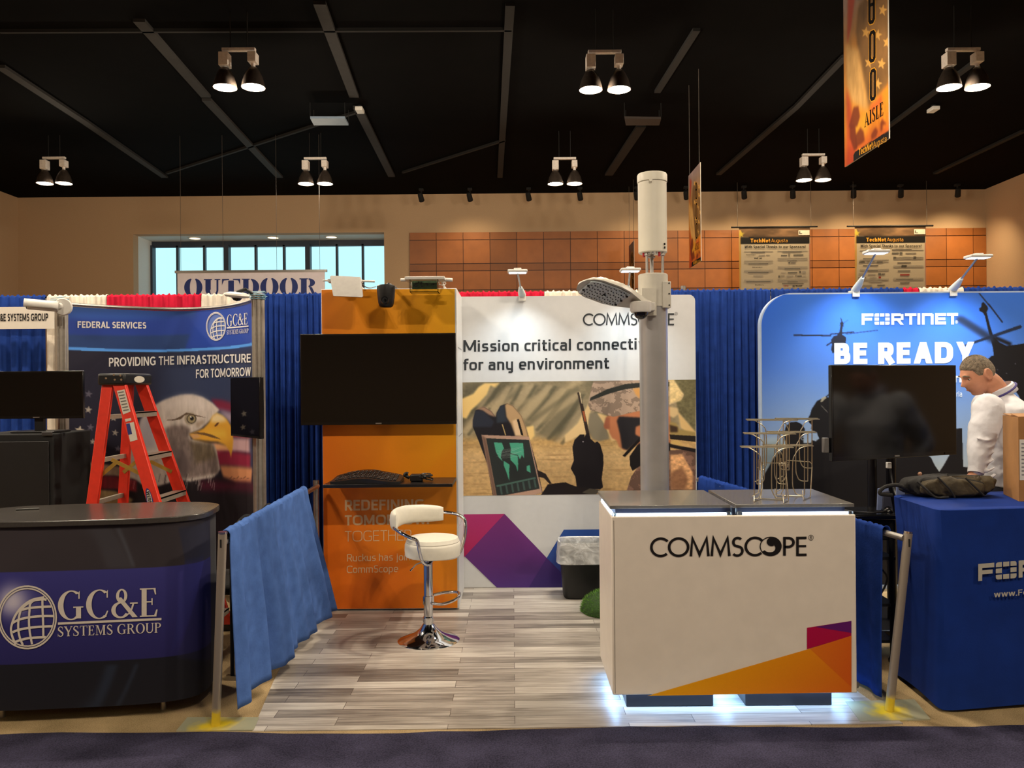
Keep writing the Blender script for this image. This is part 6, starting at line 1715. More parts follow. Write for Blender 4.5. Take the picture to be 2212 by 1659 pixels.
A0, A1 = Vector((-2.775, 5.06, .0)), Vector((-2.592, 5.17, 1.72))
B0, B1 = Vector((-1.965, 5.04, .0)), Vector((-2.512, 5.16, 1.72))
C0, C1 = Vector((-1.985, 5.62, .0)), Vector((-2.515, 5.47, 1.72))
D0, D1 = Vector((-2.765, 5.60, .0)), Vector((-2.595, 5.46, 1.72))
rA = rail(A0, A1, .075, .068, .030, 1); rB = rail(B0, B1, .088, .080, .034, 1); rC = rail(C0, C1, .085, .078, .034, -1); rD = rail(D0, D1, .070, .060, .030, -1)
lerp = lambda a, b_, z: a + (b_ - a) * (z / 1.72)
for z in (.16, .44, .72, .99, 1.26, 1.535):
    p, q = lerp(B0, B1, z), lerp(C0, C1, z)
    b = MB(); b.box(p.x - .040, p.x + .040, p.y + .015, q.y - .015, z - .004, z + .004); b.box(p.x + .034, p.x + .040, p.y + .015, q.y - .015, z - .030, z + .004); b.box(p.x - .040, p.x - .034, p.y + .015, q.y - .015, z - .022, z + .004)
    o = b.build('step', M_STEP, t, smooth=False)
    p, q = lerp(A0, A1, z - .02), lerp(D0, D1, z - .02)
    MB().box(p.x - .012, p.x + .012, p.y + .013, q.y - .013, z - .04, z - .012).build('rear_bar', M_STEP, t, smooth=False)
for (P, Q, y) in ((A0, B0, 0), (D0, C0, 1)):
    P1, Q1 = (A1, B1) if y == 0 else (D1, C1)
    yy = .02 if y == 0 else -.02
    a_ = lerp(P, P1, 1.12) + Vector((0, yy, 0)); c_ = lerp(Q, Q1, 1.12) + Vector((0, yy, 0)); m_ = (a_ + c_) / 2 + Vector((-.045, 0, .10))
    for (u_, v_) in ((a_, m_), (c_, m_ + Vector((-.03, 0, .02)))):
        dd = (v_ - u_); nn = Vector((-dd.z, 0, dd.x)).normalized() * .012
        b = MB(); b.prism([u_ - nn, v_ - nn, v_ + nn, u_ + nn], (0, .004, 0)); b.build('spreader', M_GOLD, t, smooth=False)
cap = MB(); x0_, x1_ = -2.640, -2.462
cap.box(x0_, x1_, 5.125, 5.515, 1.715, 1.790); tcap = cap.build('top_cap', M_BLACK, t, bevel=.014)
b = MB()
for (px, py) in ((229, 817), (246, 810), (260, 811), (248, 820), (262, 820)):
    v = at(px, py, 5.125); MB().lathe([(0, 0), (.006, .001), (.007, .004), (0, .004)], v + Vector((0, .003, 0)), 10, axis=(0, -1, 0)).build('rivet', M_CHROME, tcap)
def face_pt(x_, z_, l=.0): return Vector((x_, 5.105, z_))
def on_rail(px, py, l=0.0):
    a_, b_ = ray(px, py)
    # plane of rail B's outer face
    p, q = B0 - Vector((0, .018, 0)), B1 - Vector((0, .018, 0)); k = (q.y - p.y) / (q.z - p.z)
    Y = (p.y + k * (CAMH - p.z)) / (1 - k * b_); v = Vector((a_ * Y, Y, CAMH + b_ * Y)); v.y -= l; return v
z2p = lambda x, y: (140 + x * .1944, 820 + y * .1944)
def sticker(pts, name, m_, l=.0012):
    b = MB(); vs = [on_rail(*z2p(*p), l) for p in pts]; b.add(vs, [tuple(range(len(vs)))]); return b.build(name, m_, rB, smooth=False, fixn=False)
M_LABEL = mat('cream_label', (214, 206, 190), .55, noise=(60, .05)); M_BLUEINK = mat('blue_ink', (40, 50, 120), .5)
sticker([(580, 125), (665, 108), (732, 355), (648, 388)], 'sticker', M_LABEL)
for k in range(7):
    y_ = 140 + k * 33; x_ = 592 + k * 9.3
    sticker([(x_, y_), (x_ + 62, y_ - 11), (x_ + 66, y_ + 2), (x_ + 4, y_ + 14)], 'print_line', mat('grey_ink', (110, 108, 100), .5), .0018)
sticker([(680, 490), (768, 470), (810, 668), (728, 690)], 'sticker', M_LABEL); sticker([(682, 492), (722, 484), (750, 605), (705, 615)], 'print_block', M_BLUEINK, .0018)
sticker([(668, 440), (735, 425), (740, 455), (676, 470)], 'print_line', M_LABEL)
def rot_map(px, py, l=0.0): return on_rail(px, py, l)
ov = []
for k in range(28):
    a_ = 2 * PI * k / 28; cx_, cy_ = z2p(945, 1345); ex, ey = 36 * .1944, 142 * .1944; u_, v_ = ex * math.cos(a_), ey * math.sin(a_); ph = R(-13)
    ov.append((cx_ + u_ * math.cos(ph) - v_ * math.sin(ph), cy_ + u_ * math.sin(ph) + v_ * math.cos(ph)))
b = MB(); vs = [on_rail(*p, .0012) for p in ov]; b.add(vs, [tuple(range(28))]); b.build('oval_badge', M_BLUEINK, rB, smooth=False, fixn=False)
cx_, cy_ = z2p(945, 1345)
b = MB(); vs = [on_rail(cx_ + (x - cx_) * .72, cy_ + (y - cy_) * .88, .0018) for x, y in ov]; b.add(vs, [tuple(range(28))]); b.build('oval_badge_field', M_LABEL, rB, smooth=False, fixn=False)
def badge_txt(px, py, l=0.0):
    # text runs down the rail
    dx_, dy_ = px - cx_, py - cy_; ph = R(77); return on_rail(cx_ + dx_ * math.cos(ph) - dy_ * math.sin(ph), cy_ + dx_ * math.sin(ph) + dy_ * math.cos(ph), l)
place('lettering', sans('WERNER', .2), (cx_ - 21, cy_ - 3.6, cx_ + 21, cy_ + 3.6), badge_txt, rB, M_BLACKINK, lift=.0024)
# oval emblem on the far part of the cap
v0 = Vector((x1_ + .001, 5.32, 1.752)); b = MB()
b.add([v0 + Vector((.0008, .075 * math.cos(2 * PI * k / 24), .022 * math.sin(2 * PI * k / 24))) for k in range(24)], [tuple(range(24))]); b.build('cap_badge', M_LABEL, tcap, smooth=False, fixn=False)

# ---------------- left counter
GC = Vector((-2.27, 4.37)); ROT = R(6)
def plan_pt(lx, ly):
    return (GC.x + lx * math.cos(ROT) - ly * math.sin(ROT), GC.y + lx * math.sin(ROT) + ly * math.cos(ROT))
def sup(a, ax_, ay_, n=4.0):
    c_, s_ = math.cos(a), math.sin(a); return (math.copysign(abs(c_) ** (2 / n), c_) * ax_, math.copysign(abs(s_) ** (2 / n), s_) * ay_)
AX, AY = .61, .28
t = thing('reception_counter', 'dark fabric wrapped counter with a blue band and white globe emblem', 'counter', (GC.x, GC.y, 0))
zb0, zb1 = .075, 1.0
ring = [plan_pt(*sup(2 * PI * k / 96, AX, AY)) for k in range(96)]
b = MB(); vs = [(x, y, zb0) for x, y in ring] + [(x, y, zb1) for x, y in ring]
b.add(vs, [(k, (k + 1) % 96, 96 + (k + 1) % 96, 96 + k) for k in range(96)] + [tuple(range(95, -1, -1)), tuple(range(96, 192))]); b.build('body', mat('dark_stretch_fabric', (28, 26, 34), .8, noise=(60, .1), sheen=.1), t)
front = [plan_pt(*sup(PI + PI * (.004 + .992 * k / 120), AX + .002, AY + .002)) for k in range(121)]
# keep only the part whose bearing grows monotonically
CS = CurveSurf(front, zb0, zb1)
r_ = CS.ratio; keep = [0]
for k in range(1, len(front)):
    if r_[k] > r_[keep[-1]] + 1e-5: keep.append(k)
CSm = CurveSurf([front[k] for k in keep], zb0, zb1)
cv = Canvas(300, 170, CSm.inv); W, H = cv.W, cv.H
fz = fbm(W, H, 60, 60, 3, 12)
cv.a[:] = (52, 46, 50); cv.a *= (.85 + .3 * fz)[..., None]
def zrow(z): return (zb1 - z) / (zb1 - zb0)
vb0 = CSm.inv(200, 1231)[1]; vb1 = CSm.inv(200, 1428)[1]
rr_ = np.linspace(0, 1, H)[:, None] * np.ones((1, W))
band = ((rr_ > vb0) & (rr_ < vb1)).astype(float)
cv.put(band, np.stack([np.interp(rr_, [vb0, vb1], [56, 36]), np.interp(rr_, [vb0, vb1], [54, 32]), np.interp(rr_, [vb0, vb1], [126, 92])], -1))
low = (rr_ >= vb1).astype(float); cv.put(low, (20, 20, 30))
def faint(P, c_, al): cv.poly(P, c_, 1, al)
faint([(185, 1140), (240, 1140), (285, 1225), (232, 1228)], (74, 76, 84), .35); faint([(250, 1140), (258, 1140), (292, 1224), (286, 1225)], (96, 104, 116), .5)
faint([(255, 1435), (230, 1436), (180, 1530), (215, 1530)], (44, 58, 80), .55); faint([(292, 1434), (300, 1434), (258, 1525), (250, 1525)], (50, 66, 88), .5)
faint([(400, 1210), (440, 1200), (410, 1330), (370, 1410)], (42, 44, 110), .5); faint([(440, 1210), (470, 1200), (470, 1420), (380, 1420)], (30, 30, 70), .5)
faint([(385, 1140), (470, 1120), (470, 1200), (400, 1215)], (34, 38, 62), .6)
cv.disc((28, 1298), 34, (196, 190, 210), .85, 6); cv.disc((30, 1300), 14, (224, 216, 214), .6, 4)
def lm(u, v): return CSm.surf(u, v, .0015)
cv.mesh('printed_wrap', lm, t, (1.0, 1.0, 1.0), .75)
place('emblem', globe(1.0), (-4, 1264, 124, 1402), CSm.map, t, M_SILVINK, lift=.005)
place('lettering', serif_text('GC&E', .17, .045), (126, 1276, 341, 1340), CSm.map, t, M_SILVINK, slope=-8, lift=.005)
gg = G2(); gg.rect(0, 0, 1, 1)
bar = MB(); 
gg = G2()
for k in range(12): gg.rect(k / 12, 0, (k + 1) / 12, 1)
place('underline', gg, (126, 1344, 349, 1349), CSm.map, t, M_SILVINK, slope=-10, lift=.005)
place('lettering', serif_text('SYSTEMS GROUP', .15, .055), (126, 1353, 348, 1375), CSm.map, t, M_SILVINK, slope=-9, lift=.005)
ringt = [plan_pt(*sup(2 * PI * k / 96, AX + .022, AY + .022, 3.6)) for k in range(96)]
b = MB(); b.add([(x, y, 1.0) for x, y in ringt] + [(x, y, 1.03) for x, y in ringt], [(k, (k + 1) % 96, 96 + (k + 1) % 96, 96 + k) for k in range(96)] + [tuple(range(95, -1, -1)), tuple(range(96, 192))])
b.build('top', mat('black_counter_top', (62, 58, 54), .24, noise=(80, .12), coat=.1), t, bevel=.004)
for (lx, ly) in ((.40, -.16), (-.40, -.16), (.36, .2), (-.36, .2)):
    x, y = plan_pt(lx, ly); MB().tube([(x, y, 0), (x, y, zb0 + .002)], .014, 12).build('leg', M_ALU, t)
p = [atz(0, 1110, 1.0335), atz(38, 1103, 1.0335)]
t = thing('pen', 'thin dark pen lying at the left end of the dark counter top', 'pen', p[0])
MB().tube([Vector((p[0].x, 4.42, 1.0345)), Vector((p[0].x + .11, 4.45, 1.0345))], .0042, 8).build('barrel', mat('dark_pen', (40, 40, 34), .4), t)

# ---------------- black chair behind the left rail
c = Vector((-1.80, 5.0, 0))
t = thing('padded_chair', 'black padded chair behind the light blue side drape, only its back showing', 'chair', c)
def cb_(u, v):
    p0, p1 = at(512, 1132, 4.62), at(600, 1085, 5.28)
    q = p0 + (p1 - p0) * u; e = 1 - (2 * u - 1) ** 4
    a = 2 * PI * v
    return Vector((q.x - .02 + .03 * math.cos(a), q.y, q.z - .10 + (.10 + .02 * math.sin(u * 9)) * math.sin(a) * (.5 + .5 * e) + .01))
b = MB(); nu, nv = 24, 12
b.add([cb_(i / (nu - 1), j / nv) for i in range(nu) for j in range(nv)], [(i * nv + j, i * nv + (j + 1) % nv, (i + 1) * nv + (j + 1) % nv, (i + 1) * nv + j) for i in range(nu - 1) for j in range(nv)] + [tuple(range(nv)), tuple((nu - 1) * nv + j for j in range(nv))])
b.build('backrest', mat('black_cloth', (14, 13, 15), .9, noise=(60, .2), bump=(60, .2)), t)
MB().box(-1.92, -1.52, 4.76, 5.20, .46, .53).build('seat', M_BLACKM, t, bevel=.03)
for (x, y, zz) in ((-1.90, 4.78, .47), (-1.90, 5.18, .47), (-1.66, 4.74, .80), (-1.56, 5.19, .84)):
    MB().tube([(x, y, 0), (x, y, zz)], .012, 8).build('leg', M_BLACKM, t)
# ================================================================== RIGHT BOOTH
# ---------------- helicopter display wall
HY = 6.6
hx0 = at(1643, 850, HY).x; hx1 = 5.1; hz1 = at(1800, 632, HY).z
RC = .27
t = thing('fabric_display_wall', 'blue display wall with rounded corner, helicopter silhouettes and large white words', 'display wall', ((hx0 + hx1) / 2, HY, 0))
def xleft(z):
    if z > hz1 - RC: return hx0 + RC - math.sqrt(max(0, RC * RC - (z - hz1 + RC) ** 2))
    return hx0
out = [Vector((hx0, HY + .004, .02))] + [Vector((hx0 + RC - RC * math.cos(R(a)), HY + .004, hz1 - RC + RC * math.sin(R(a)))) for a in range(0, 91, 6)] + [Vector((hx1, HY + .004, hz1)), Vector((hx1, HY + .004, .02))]
b = MB(); b.prism(out, (0, .06, 0)); b.build('frame', mat('pale_blue_edge', (176, 196, 222), .5, noise=(20, .03)), t, smooth=False)
MB().box(hx0 + .2, hx1 - .2, HY - .1, HY + .3, 0, .02).build('base_plate', M_STEEL, t)
X0c, X1c = hx0 + .012, hx1 - .01; Z1c, Z0c = hz1 - .012, .03
def invh(px, py):
    v = at(px, py, HY); return ((v.x - X0c) / (X1c - X0c), (Z1c - v.z) / (Z1c - Z0c))
cv = Canvas(500, 400, invh); W, H = cv.W, cv.H
vv = np.linspace(0, 1, H)
st = [(0.0, (52, 112, 222)), (.1, (62, 118, 220)), (.25, (84, 128, 210)), (.40, (126, 156, 204)), (.52, (150, 170, 196)), (.60, (170, 180, 186)), (.68, (196, 196, 164)), (1, (190, 186, 140))]
cv.vgrad(st)
xx = np.linspace(0, 1, W)[None, :, None]
cv.a = cv.a * (.97 + .06 * np.exp(-((xx - .35) / .3) ** 2))
cv.a -= np.array((26, 22, 8)) * np.clip((.12 - xx) / .12, 0, 1) * .8
z5 = lambda P: [(1640 + x * .2592, 620 + y * .2592) for x, y in P]
BK = (20, 17, 20)
cv.poly(z5([(20, 1270), (120, 1250), (240, 1290), (380, 1290), (500, 1290), (500, 1380), (20, 1380)]), (176, 188, 190), 3, .7)
cv.poly(z5([(20, 1300), (200, 1290), (240, 1400), (60, 1540), (20, 1560)]), (120, 136, 142), 3, .8)
# soldiers
cv.poly(z5([(600, 918), (545, 918), (480, 950), (435, 1020), (425, 1060), (405, 1095), (415, 1130), (440, 1150), (430, 1180), (450, 1200), (480, 1210), (490, 1240), (500, 1262), (470, 1285), (440, 1275), (430, 1300), (370, 1300), (365, 1250), (380, 1215), (380, 1180), (350, 1140), (310, 1122), (260, 1126), (222, 1160), (208, 1210), (212, 1270), (230, 1330), (180, 1370), (120, 1430), (60, 1530), (20, 1600), (20, 3300), (3400, 3300), (3400, 1500), (1700, 1500), (1640, 1380), (1590, 1390), (1540, 1480), (1500, 1540), (1465, 1490), (1430, 1420), (1395, 1400), (1395, 1300), (1300, 1100), (900, 900)]), BK)
cv.poly(z5([(1640, 1180), (1690, 1176), (1700, 1500), (1630, 1500)]), BK)
cv.disc(z5([(362, 1262)])[0], 4, (150, 160, 170), .8); cv.disc(z5([(362, 1262)])[0], 2, BK)
cv.line(z5([(555, 918)])[0], z5([(640, 850)])[0], 3, (30, 30, 34)); cv.poly(z5([(510, 960), (520, 925), (550, 910), (560, 925), (540, 940), (525, 955)]), (176, 166, 140), 0, .9); cv.line(z5([(515, 985)])[0], z5([(570, 1045)])[0], 1.6, (120, 116, 106), 0, .8)
# near helicopter
cv.poly(z5([(1905, 600), (1935, 575), (1955, 570), (1945, 500), (1915, 390), (1880, 240), (1865, 215), (1835, 200), (1832, 180), (1850, 165), (1855, 130), (1870, 125), (1900, 160), (1908, 180), (1895, 210), (1925, 330), (1950, 410), (2000, 460), (2060, 490), (2140, 480), (2207, 470), (3400, 470), (3400, 3300), (2207, 1400), (2195, 980), (2160, 900), (2080, 800), (2000, 760), (1960, 700), (1920, 640)]), BK)
cv.line(z5([(1832, 52)])[0], z5([(1930, 170)])[0], 3, (34, 44, 70)); cv.line(z5([(1910, 140)])[0], z5([(2028, 296)])[0], 3.2, (26, 32, 52))
cv.poly(z5([(1632, 262), (1660, 240), (1700, 244), (1930, 395), (1960, 430), (1940, 470), (1700, 320), (1650, 290)]), (34, 44, 66), 2, .92)
cv.poly(z5([(1690, 490), (1760, 462), (2175, 316), (2190, 330), (2180, 345), (1770, 480), (1700, 498)]), (28, 36, 56), 0, .95)
cv.line(z5([(1960, 420)])[0], z5([(2100, 480)])[0], 8, BK, 1)
for (x, y) in ((2135, 640), (1985, 690), (2060, 720)): cv.disc(z5([(x, y)])[0], 1.2, (120, 120, 130), .8)
# far helicopter
HC = (30, 32, 48)
cv.poly(z5([(598, 440), (620, 410), (660, 400), (700, 402), (725, 420), (720, 470), (650, 500), (640, 540), (612, 552), (598, 520), (606, 480)]), HC)
cv.poly(z5([(645, 405), (668, 375), (678, 320), (672, 300), (690, 285), (705, 300), (694, 330), (692, 400)]), HC); cv.line(z5([(680, 258)])[0], z5([(700, 330)])[0], 2, HC); cv.line(z5([(670, 320)])[0], z5([(740, 275)])[0], 1, HC, 0, .6)
cv.line(z5([(286, 402)])[0], z5([(600, 405)])[0], 3.2, HC); cv.line(z5([(590, 394)])[0], z5([(790, 374)])[0], 2.6, HC); cv.line(z5([(720, 392)])[0], z5([(990, 360)])[0], 2, (40, 60, 110)); cv.line(z5([(560, 488)])[0], z5([(620, 450)])[0], 3, HC)
def hsurf(u, v):
    z = Z1c - v * (Z1c - Z0c); x = X0c + u * (X1c - X0c); return Vector((max(x, xleft(z) + .012), HY - .001 if True else 0, z))
cv.mesh('printed_fabric', hsurf, t, (1.0, 1.0, 1.0), .55)
def hm(px, py, l=0.0): v = at(px, py, HY - .002); v.y -= l; return v
M_TXTB = mat('white_print', (232, 238, 242), .5, noise=(30, .02))
place('lettering', fortinet_letters(), (1861, 677, 2069, 702), hm, t, M_TXTB, slope=-1)
place('lettering', reg_mark(), (2063, 692, 2069, 699), hm, t, M_TXTB)
place('lettering', sans('BE READY.', .245, 3.0, .07), (1802, 741, 2124, 787), hm, t, M_TXTB, slope=-3)
place('lettering', sans('m', .2), (2052, 812, 2078, 826), hm, t, M_TXTB); place('lettering', sans('ria', .12), (2066, 848, 2078, 857), hm, t, M_TXTB)
for (b0, h0, lab) in (((1847, 628), (1892, 546), 'clip lamp with long arm on the left of the helicopter display wall'), ((2057, 627), (2112, 556), 'clip lamp with long arm on the right of the helicopter display wall')):
    base = at(b0[0], b0[1], HY); base.z = hz1 + .005; head = at(h0[0], h0[1], 6.18)
    clip_lamp(lab, base, head, .17)
    spot('clip_lamp_light', (head.x, head.y, head.z - .03), (head.x, HY + .05, .8), 70, (.72, .88, 1.0), 108, 1.0, .05)

# ---------------- television on a stand
pl_, pr_ = at(1797, 890, 5.25), at(2066, 882, 5.68)
d = Vector((pr_.x - pl_.x, pr_.y - pl_.y, 0)); wdm = d.length; ang = math.degrees(math.atan2(d.y, d.x))
c = Vector(((pl_.x + pr_.x) / 2, (pl_.y + pr_.y) / 2, at(1932, 889, 5.46).z))
t, M = flat_screen('television', 'large black screen on a floor stand before the helicopter display wall', 'television', c, wdm, .63, ang, .06, .012, .03)
MB().box(wdm / 2 - .12, wdm / 2 - .02, -.004, .0, -.63 / 2 + .008, -.63 / 2 + .02, M).build('maker_mark', M_BEZEL, t, smooth=False)
p = M @ Vector((-wdm / 2 - .015, .03, -.21)); MB().box(p.x - .025, p.x + .012, p.y - .01, p.y + .03, p.z - .05, p.z + .05).build('side_box', mat('grey_box', (96, 94, 92), .5), t, bevel=.006)
tc_ = at(1905, 1050, 5.62)
t = thing('screen_stand', 'black floor stand with two uprights under the large right screen', 'stand', (tc_.x, 5.62, 0))
M_STAND = mat('satin_black_metal', (24, 23, 25), .3, .3, noise=(30, .1))
xa, xb = at(1884, 1040, 5.62).x, at(1925, 1040, 5.62).x
for x in (xa, xb): MB().tube([(x, 5.62, .04), (x, 5.62, 1.62)], .032, 16).build('upright', M_STAND, t)
MB().box(xa - .1, xb + .1, 5.60, 5.64, 1.45, 1.62).build('head_plate', M_STAND, t)
MB().box(xa - .35, xb + .35, 5.35, 5.95, .0, .04).build('base', M_STAND, t, bevel=.01)
q0 = at(1922, 1008, 5.55)
MB().tube(smooth_path([q0, at(1926, 1030, 5.54), at(1932, 1060, 5.5), at(1945, 1088, 5.4), at(1950, 1120, 5.3)], 6), .008, 8).build('cable', M_BLACK, t)
MB().box(q0.x - .02, q0.x + .01, q0.y - .01, q0.y + .02, q0.z - .012, q0.z + .03).build('white_plug', M_WHITE, t, bevel=.004)

# ---------------- blue covered table
M_STRETCH = mat('blue_stretch_cover', (14, 46, 122), .85, noise=(8, .10), bump=(160, .08), sheen=.0, spec=.2)
TC = atz(2030, 1104, 1.035); TR = R(8)
ex = Vector((math.cos(TR), math.sin(TR), 0)); ey = Vector((-math.sin(TR) * .0 + .03, 1, 0)).normalized()
TW, TD, TH = 1.75, .58, 1.035
t = thing('covered_table', 'tall table under a fitted royal blue cover with white letters', 'table', (TC.x + .9, TC.y + .35, 0))
def tpt(x, y, z): p = Vector((TC.x, TC.y, 0)) + ex * x + ey * y; return Vector((p.x, p.y, z))
def cover(u, v):
    # u around the perimeter from back-left, front-left, front-right, back-right; v from hem to top
    per = [(0, TD), (0, 0), (TW, 0), (TW, TD)]; ls = [TD, TW, TD, TW]; tot = sum(ls); s = u * tot; k = 0
    while s > ls[k] and k < 3: s -= ls[k]; k += 1
    a, c_ = per[k], per[(k + 1) % 4]; f = min(1, s / ls[k]); x = a[0] + (c_[0] - a[0]) * f; y = a[1] + (c_[1] - a[1]) * f
    # rounded corners, waist drawn in between hem and top
    cx_, cy_ = TW / 2, TD / 2; dx_, dy_ = x - cx_, y - cy_
    kk = 1 - .05 * (math.sin(PI * min(1, max(0, v))) ** 1.0) * (.35 + .65 * (abs(f - .5) * 2) ** 1.5)
    m = max(abs(dx_) / cx_, abs(dy_) / cy_); q = ((abs(dx_) / cx_) ** 14 + (abs(dy_) / cy_) ** 14) ** (1 / 14.0)
    x = cx_ + dx_ / q * (1 - (1 - kk) * .45); y = cy_ + dy_ / q * kk
    fold = .004 * math.sin(v * 14 + f * 5 + k)
    return tpt(x, y + fold, .012 + v * (TH - .012) + (.02 * (1 - v) * math.sin(PI * f) if k in (0, 2) else .012 * (1 - v) * math.sin(PI * f)))
b = MB(); nu, nv = 200, 26
b.grid(lambda u, v: cover(u, v), nu, nv, closed_u=True)
# top with a soft edge
top0 = [cover(i / nu, 1.0) for i in range(nu)]; cen = tpt(TW / 2, TD / 2, TH)
base_i = (nv - 1) * nu; prev = base_i
for kf, dz_ in ((.985, .010), (.96, .013), (.5, .012)):
    n0 = len(b.v); b.v += [Vector((cen.x + (p.x - cen.x) * kf, cen.y + (p.y - cen.y) * kf, TH + dz_ * .4)) for p in top0]
    b.f += [(prev + i, prev + (i + 1) % nu, n0 + (i + 1) % nu, n0 + i) for i in range(nu)]; prev = n0
b.f.append(tuple(prev + i for i in range(nu))); b.build('cover', M_STRETCH, t)
fr2 = [(tpt(TW * k / 40, 0, 0) - ey * .006) for k in range(41)]
TS = CurveSurf([(p.x, p.y) for p in fr2], 0, TH)
def tmf(px, py, l=0.0): 
    v = TS.map(px, py, l); 
    vrel = max(0, min(1, v.z / TH)); return v + ey * (.0 * vrel)
M_TXTC = mat('grey_white_print', (176, 172, 160), .7, noise=(40, .05))
place('lettering', fortinet_letters(), (2112, 1218, 2395, 1255), tmf, t, M_TXTC, slope=-24, lift=.004)
place('lettering', sans('www.Fortinet.com', .16), (2146, 1277, 2310, 1290), tmf, t, M_TXTC, slope=-12, lift=.004)
b = MB()
for (x, y) in ((.08, .08), (TW - .08, .08), (.08, TD - .08), (TW - .08, TD - .08)): p = tpt(x, y, 0); b.tube([p, p + Vector((0, 0, TH - .03))], .018, 8)
b.build('leg', M_ALU, t)
ZT = TH + .0056

# ---------------- backpack on the table
M_OLIVE = mat('olive_nylon', (66, 56, 36), .8, noise=(9, .45), bump=(40, .5))
M_DKOL = mat('dark_nylon', (22, 20, 18), .8, noise=(12, .3), bump=(40, .5))
c = at(2035, 1060, 4.66); c = Vector((c.x, 4.62, ZT))
bx0, bx1 = at(1958, 1060, 4.6).x, at(2135, 1060, 4.62).x
t = thing('backpack', 'olive and black backpack lying on the blue table near the hand', 'backpack', ((bx0 + bx1) / 2, 4.60, ZT))
rnd = np.random.RandomState(4)
def lump(cx, cy, cz, rx, ry, rz, seed, amp=.18, ex_=.7):
    ph = np.random.RandomState(seed).rand(6) * 6.28
    def fn(u, v):
        th = 2 * PI * u; p = PI * (v - .5)
        s = 1 + amp * (math.sin(3 * th + ph[0]) * math.sin(2 * p + ph[1]) * .5 + math.sin(7 * th + ph[2]) * .25 * math.cos(5 * p + ph[3]) + .2 * math.sin(11 * th + 4 * p + ph[4]))
        sg = lambda a: math.copysign(abs(a) ** ex_, a)
        return Vector((cx + rx * s * sg(math.cos(th)) * abs(math.cos(p)) ** ex_, cy + ry * s * sg(math.sin(th)) * abs(math.cos(p)) ** ex_, max(cz + rz * s * sg(math.sin(p)), ZT + .001)))
    return MB().grid(fn, 60, 26, closed_u=True)
lump((bx0 + bx1) / 2, 4.61, ZT + .055, (bx1 - bx0) / 2, .105, .062, 1).build('main_bag', M_DKOL, t)
lump((bx0 + bx1) / 2 - .01, 4.545, ZT + .058, (bx1 - bx0) * .36, .06, .054, 5, .22).build('front_pocket', M_OLIVE, t)
lump(bx0 + .40, 4.57, ZT + .07, .07, .07, .045, 9, .2).build('front_pocket', M_OLIVE, t)
b = MB()
for k, P in enumerate(([(bx0 + .03, 4.53, ZT + .09), (bx0 + .06, 4.49, ZT + .05), (bx0 + .10, 4.47, ZT + .01), (bx0 + .17, 4.47, ZT + .012)], [(bx0 + .12, 4.49, ZT + .12), (bx0 + .17, 4.465, ZT + .06), (bx0 + .2, 4.46, ZT + .01)], [(bx0 + .27, 4.48, ZT + .115), (bx0 + .31, 4.465, ZT + .07), (bx0 + .36, 4.46, ZT + .02)])):
    b.tube(smooth_path(P, 6), .006, 6)
b.build('strap', M_DKOL, t)
MB().tube(smooth_path([(bx0 + .02, 4.60, ZT + .03), (bx0 - .06, 4.58, ZT + .065), (bx0 - .14, 4.57, ZT + .055), (bx0 - .165, 4.57, ZT + .02), (bx0 - .1, 4.56, ZT + .012)], 6), .011, 8).build('shoulder_strap', M_DKOL, t)
p = at(1993, 1030, 4.55); MB().lathe([(0, 0), (.010, .002), (.012, .012), (.006, .02), (0, .02)], (p.x, 4.58, ZT + .118), 10).build('drawstring_toggle', mat('tan_toggle', (150, 110, 84), .6), t)

# ---------------- cardboard box
M_CARD = mat('cardboard', (158, 112, 64), .75, noise=(12, .08), bump=(120, .06))
f0 = Vector((at(2201, 1074, 4.36).x, 4.36, 0)); fx_ = Vector((.985, .04, 0)).normalized(); fy_ = Vector((.30, .95, 0)).normalized()
t = thing('cardboard_box', 'brown cardboard box with a white label on the blue table at the right edge', 'box', (f0.x + .2, f0.y + .15, ZT))
def bq(x, y, z): p = f0 + fx_ * x + fy_ * y; return Vector((p.x, p.y, ZT + z))
bw, bd, bh = .42, .30, .455
b = MB(); b.prism([bq(0, 0, 0), bq(bw, 0, 0), bq(bw, bd, 0), bq(0, bd, 0)], (0, 0, bh)); b.build('carton', M_CARD, t, smooth=False)
for (y0_, y1_) in ((.002, bd / 2 - .003), (bd / 2 + .003, bd - .002)):
    b = MB(); lift_ = .012 if y0_ < .1 else .006
    b.prism([bq(0.002, y0_, bh), bq(bw - .002, y0_, bh), bq(bw - .002, y1_, bh + lift_), bq(0.002, y1_, bh + lift_)], (0, 0, .004)); b.build('flap', M_CARD, t, smooth=False)
b = MB(); o_ = Vector((0, -.0012, 0)); lx0, lx1 = -.002, .12
b.add([bq(.005, 0, .115) + o_, bq(.16, 0, .115) + o_, bq(.16, 0, .335) + o_, bq(.005, 0, .335) + o_], [(0, 1, 2, 3)]); b.build('label', mat('white_label', (214, 212, 206), .6, noise=(40, .03)), t, smooth=False, fixn=False)
b = MB(); o_ = Vector((0, -.002, 0)); rr = random.Random(5)
for k in range(9):
    z = .14 + .021 * k; x1_ = .05 + rr.random() * .09; b.add([bq(.015, 0, z) + o_, bq(x1_, 0, z) + o_, bq(x1_, 0, z + .007) + o_, bq(.015, 0, z + .007) + o_], [(0, 1, 2, 3)])
b.build('label_print', M_GREYINK0 if 'M_GREYINK0' in globals() else mat('label_grey_print', (120, 120, 124), .6), t, smooth=False, fixn=False)

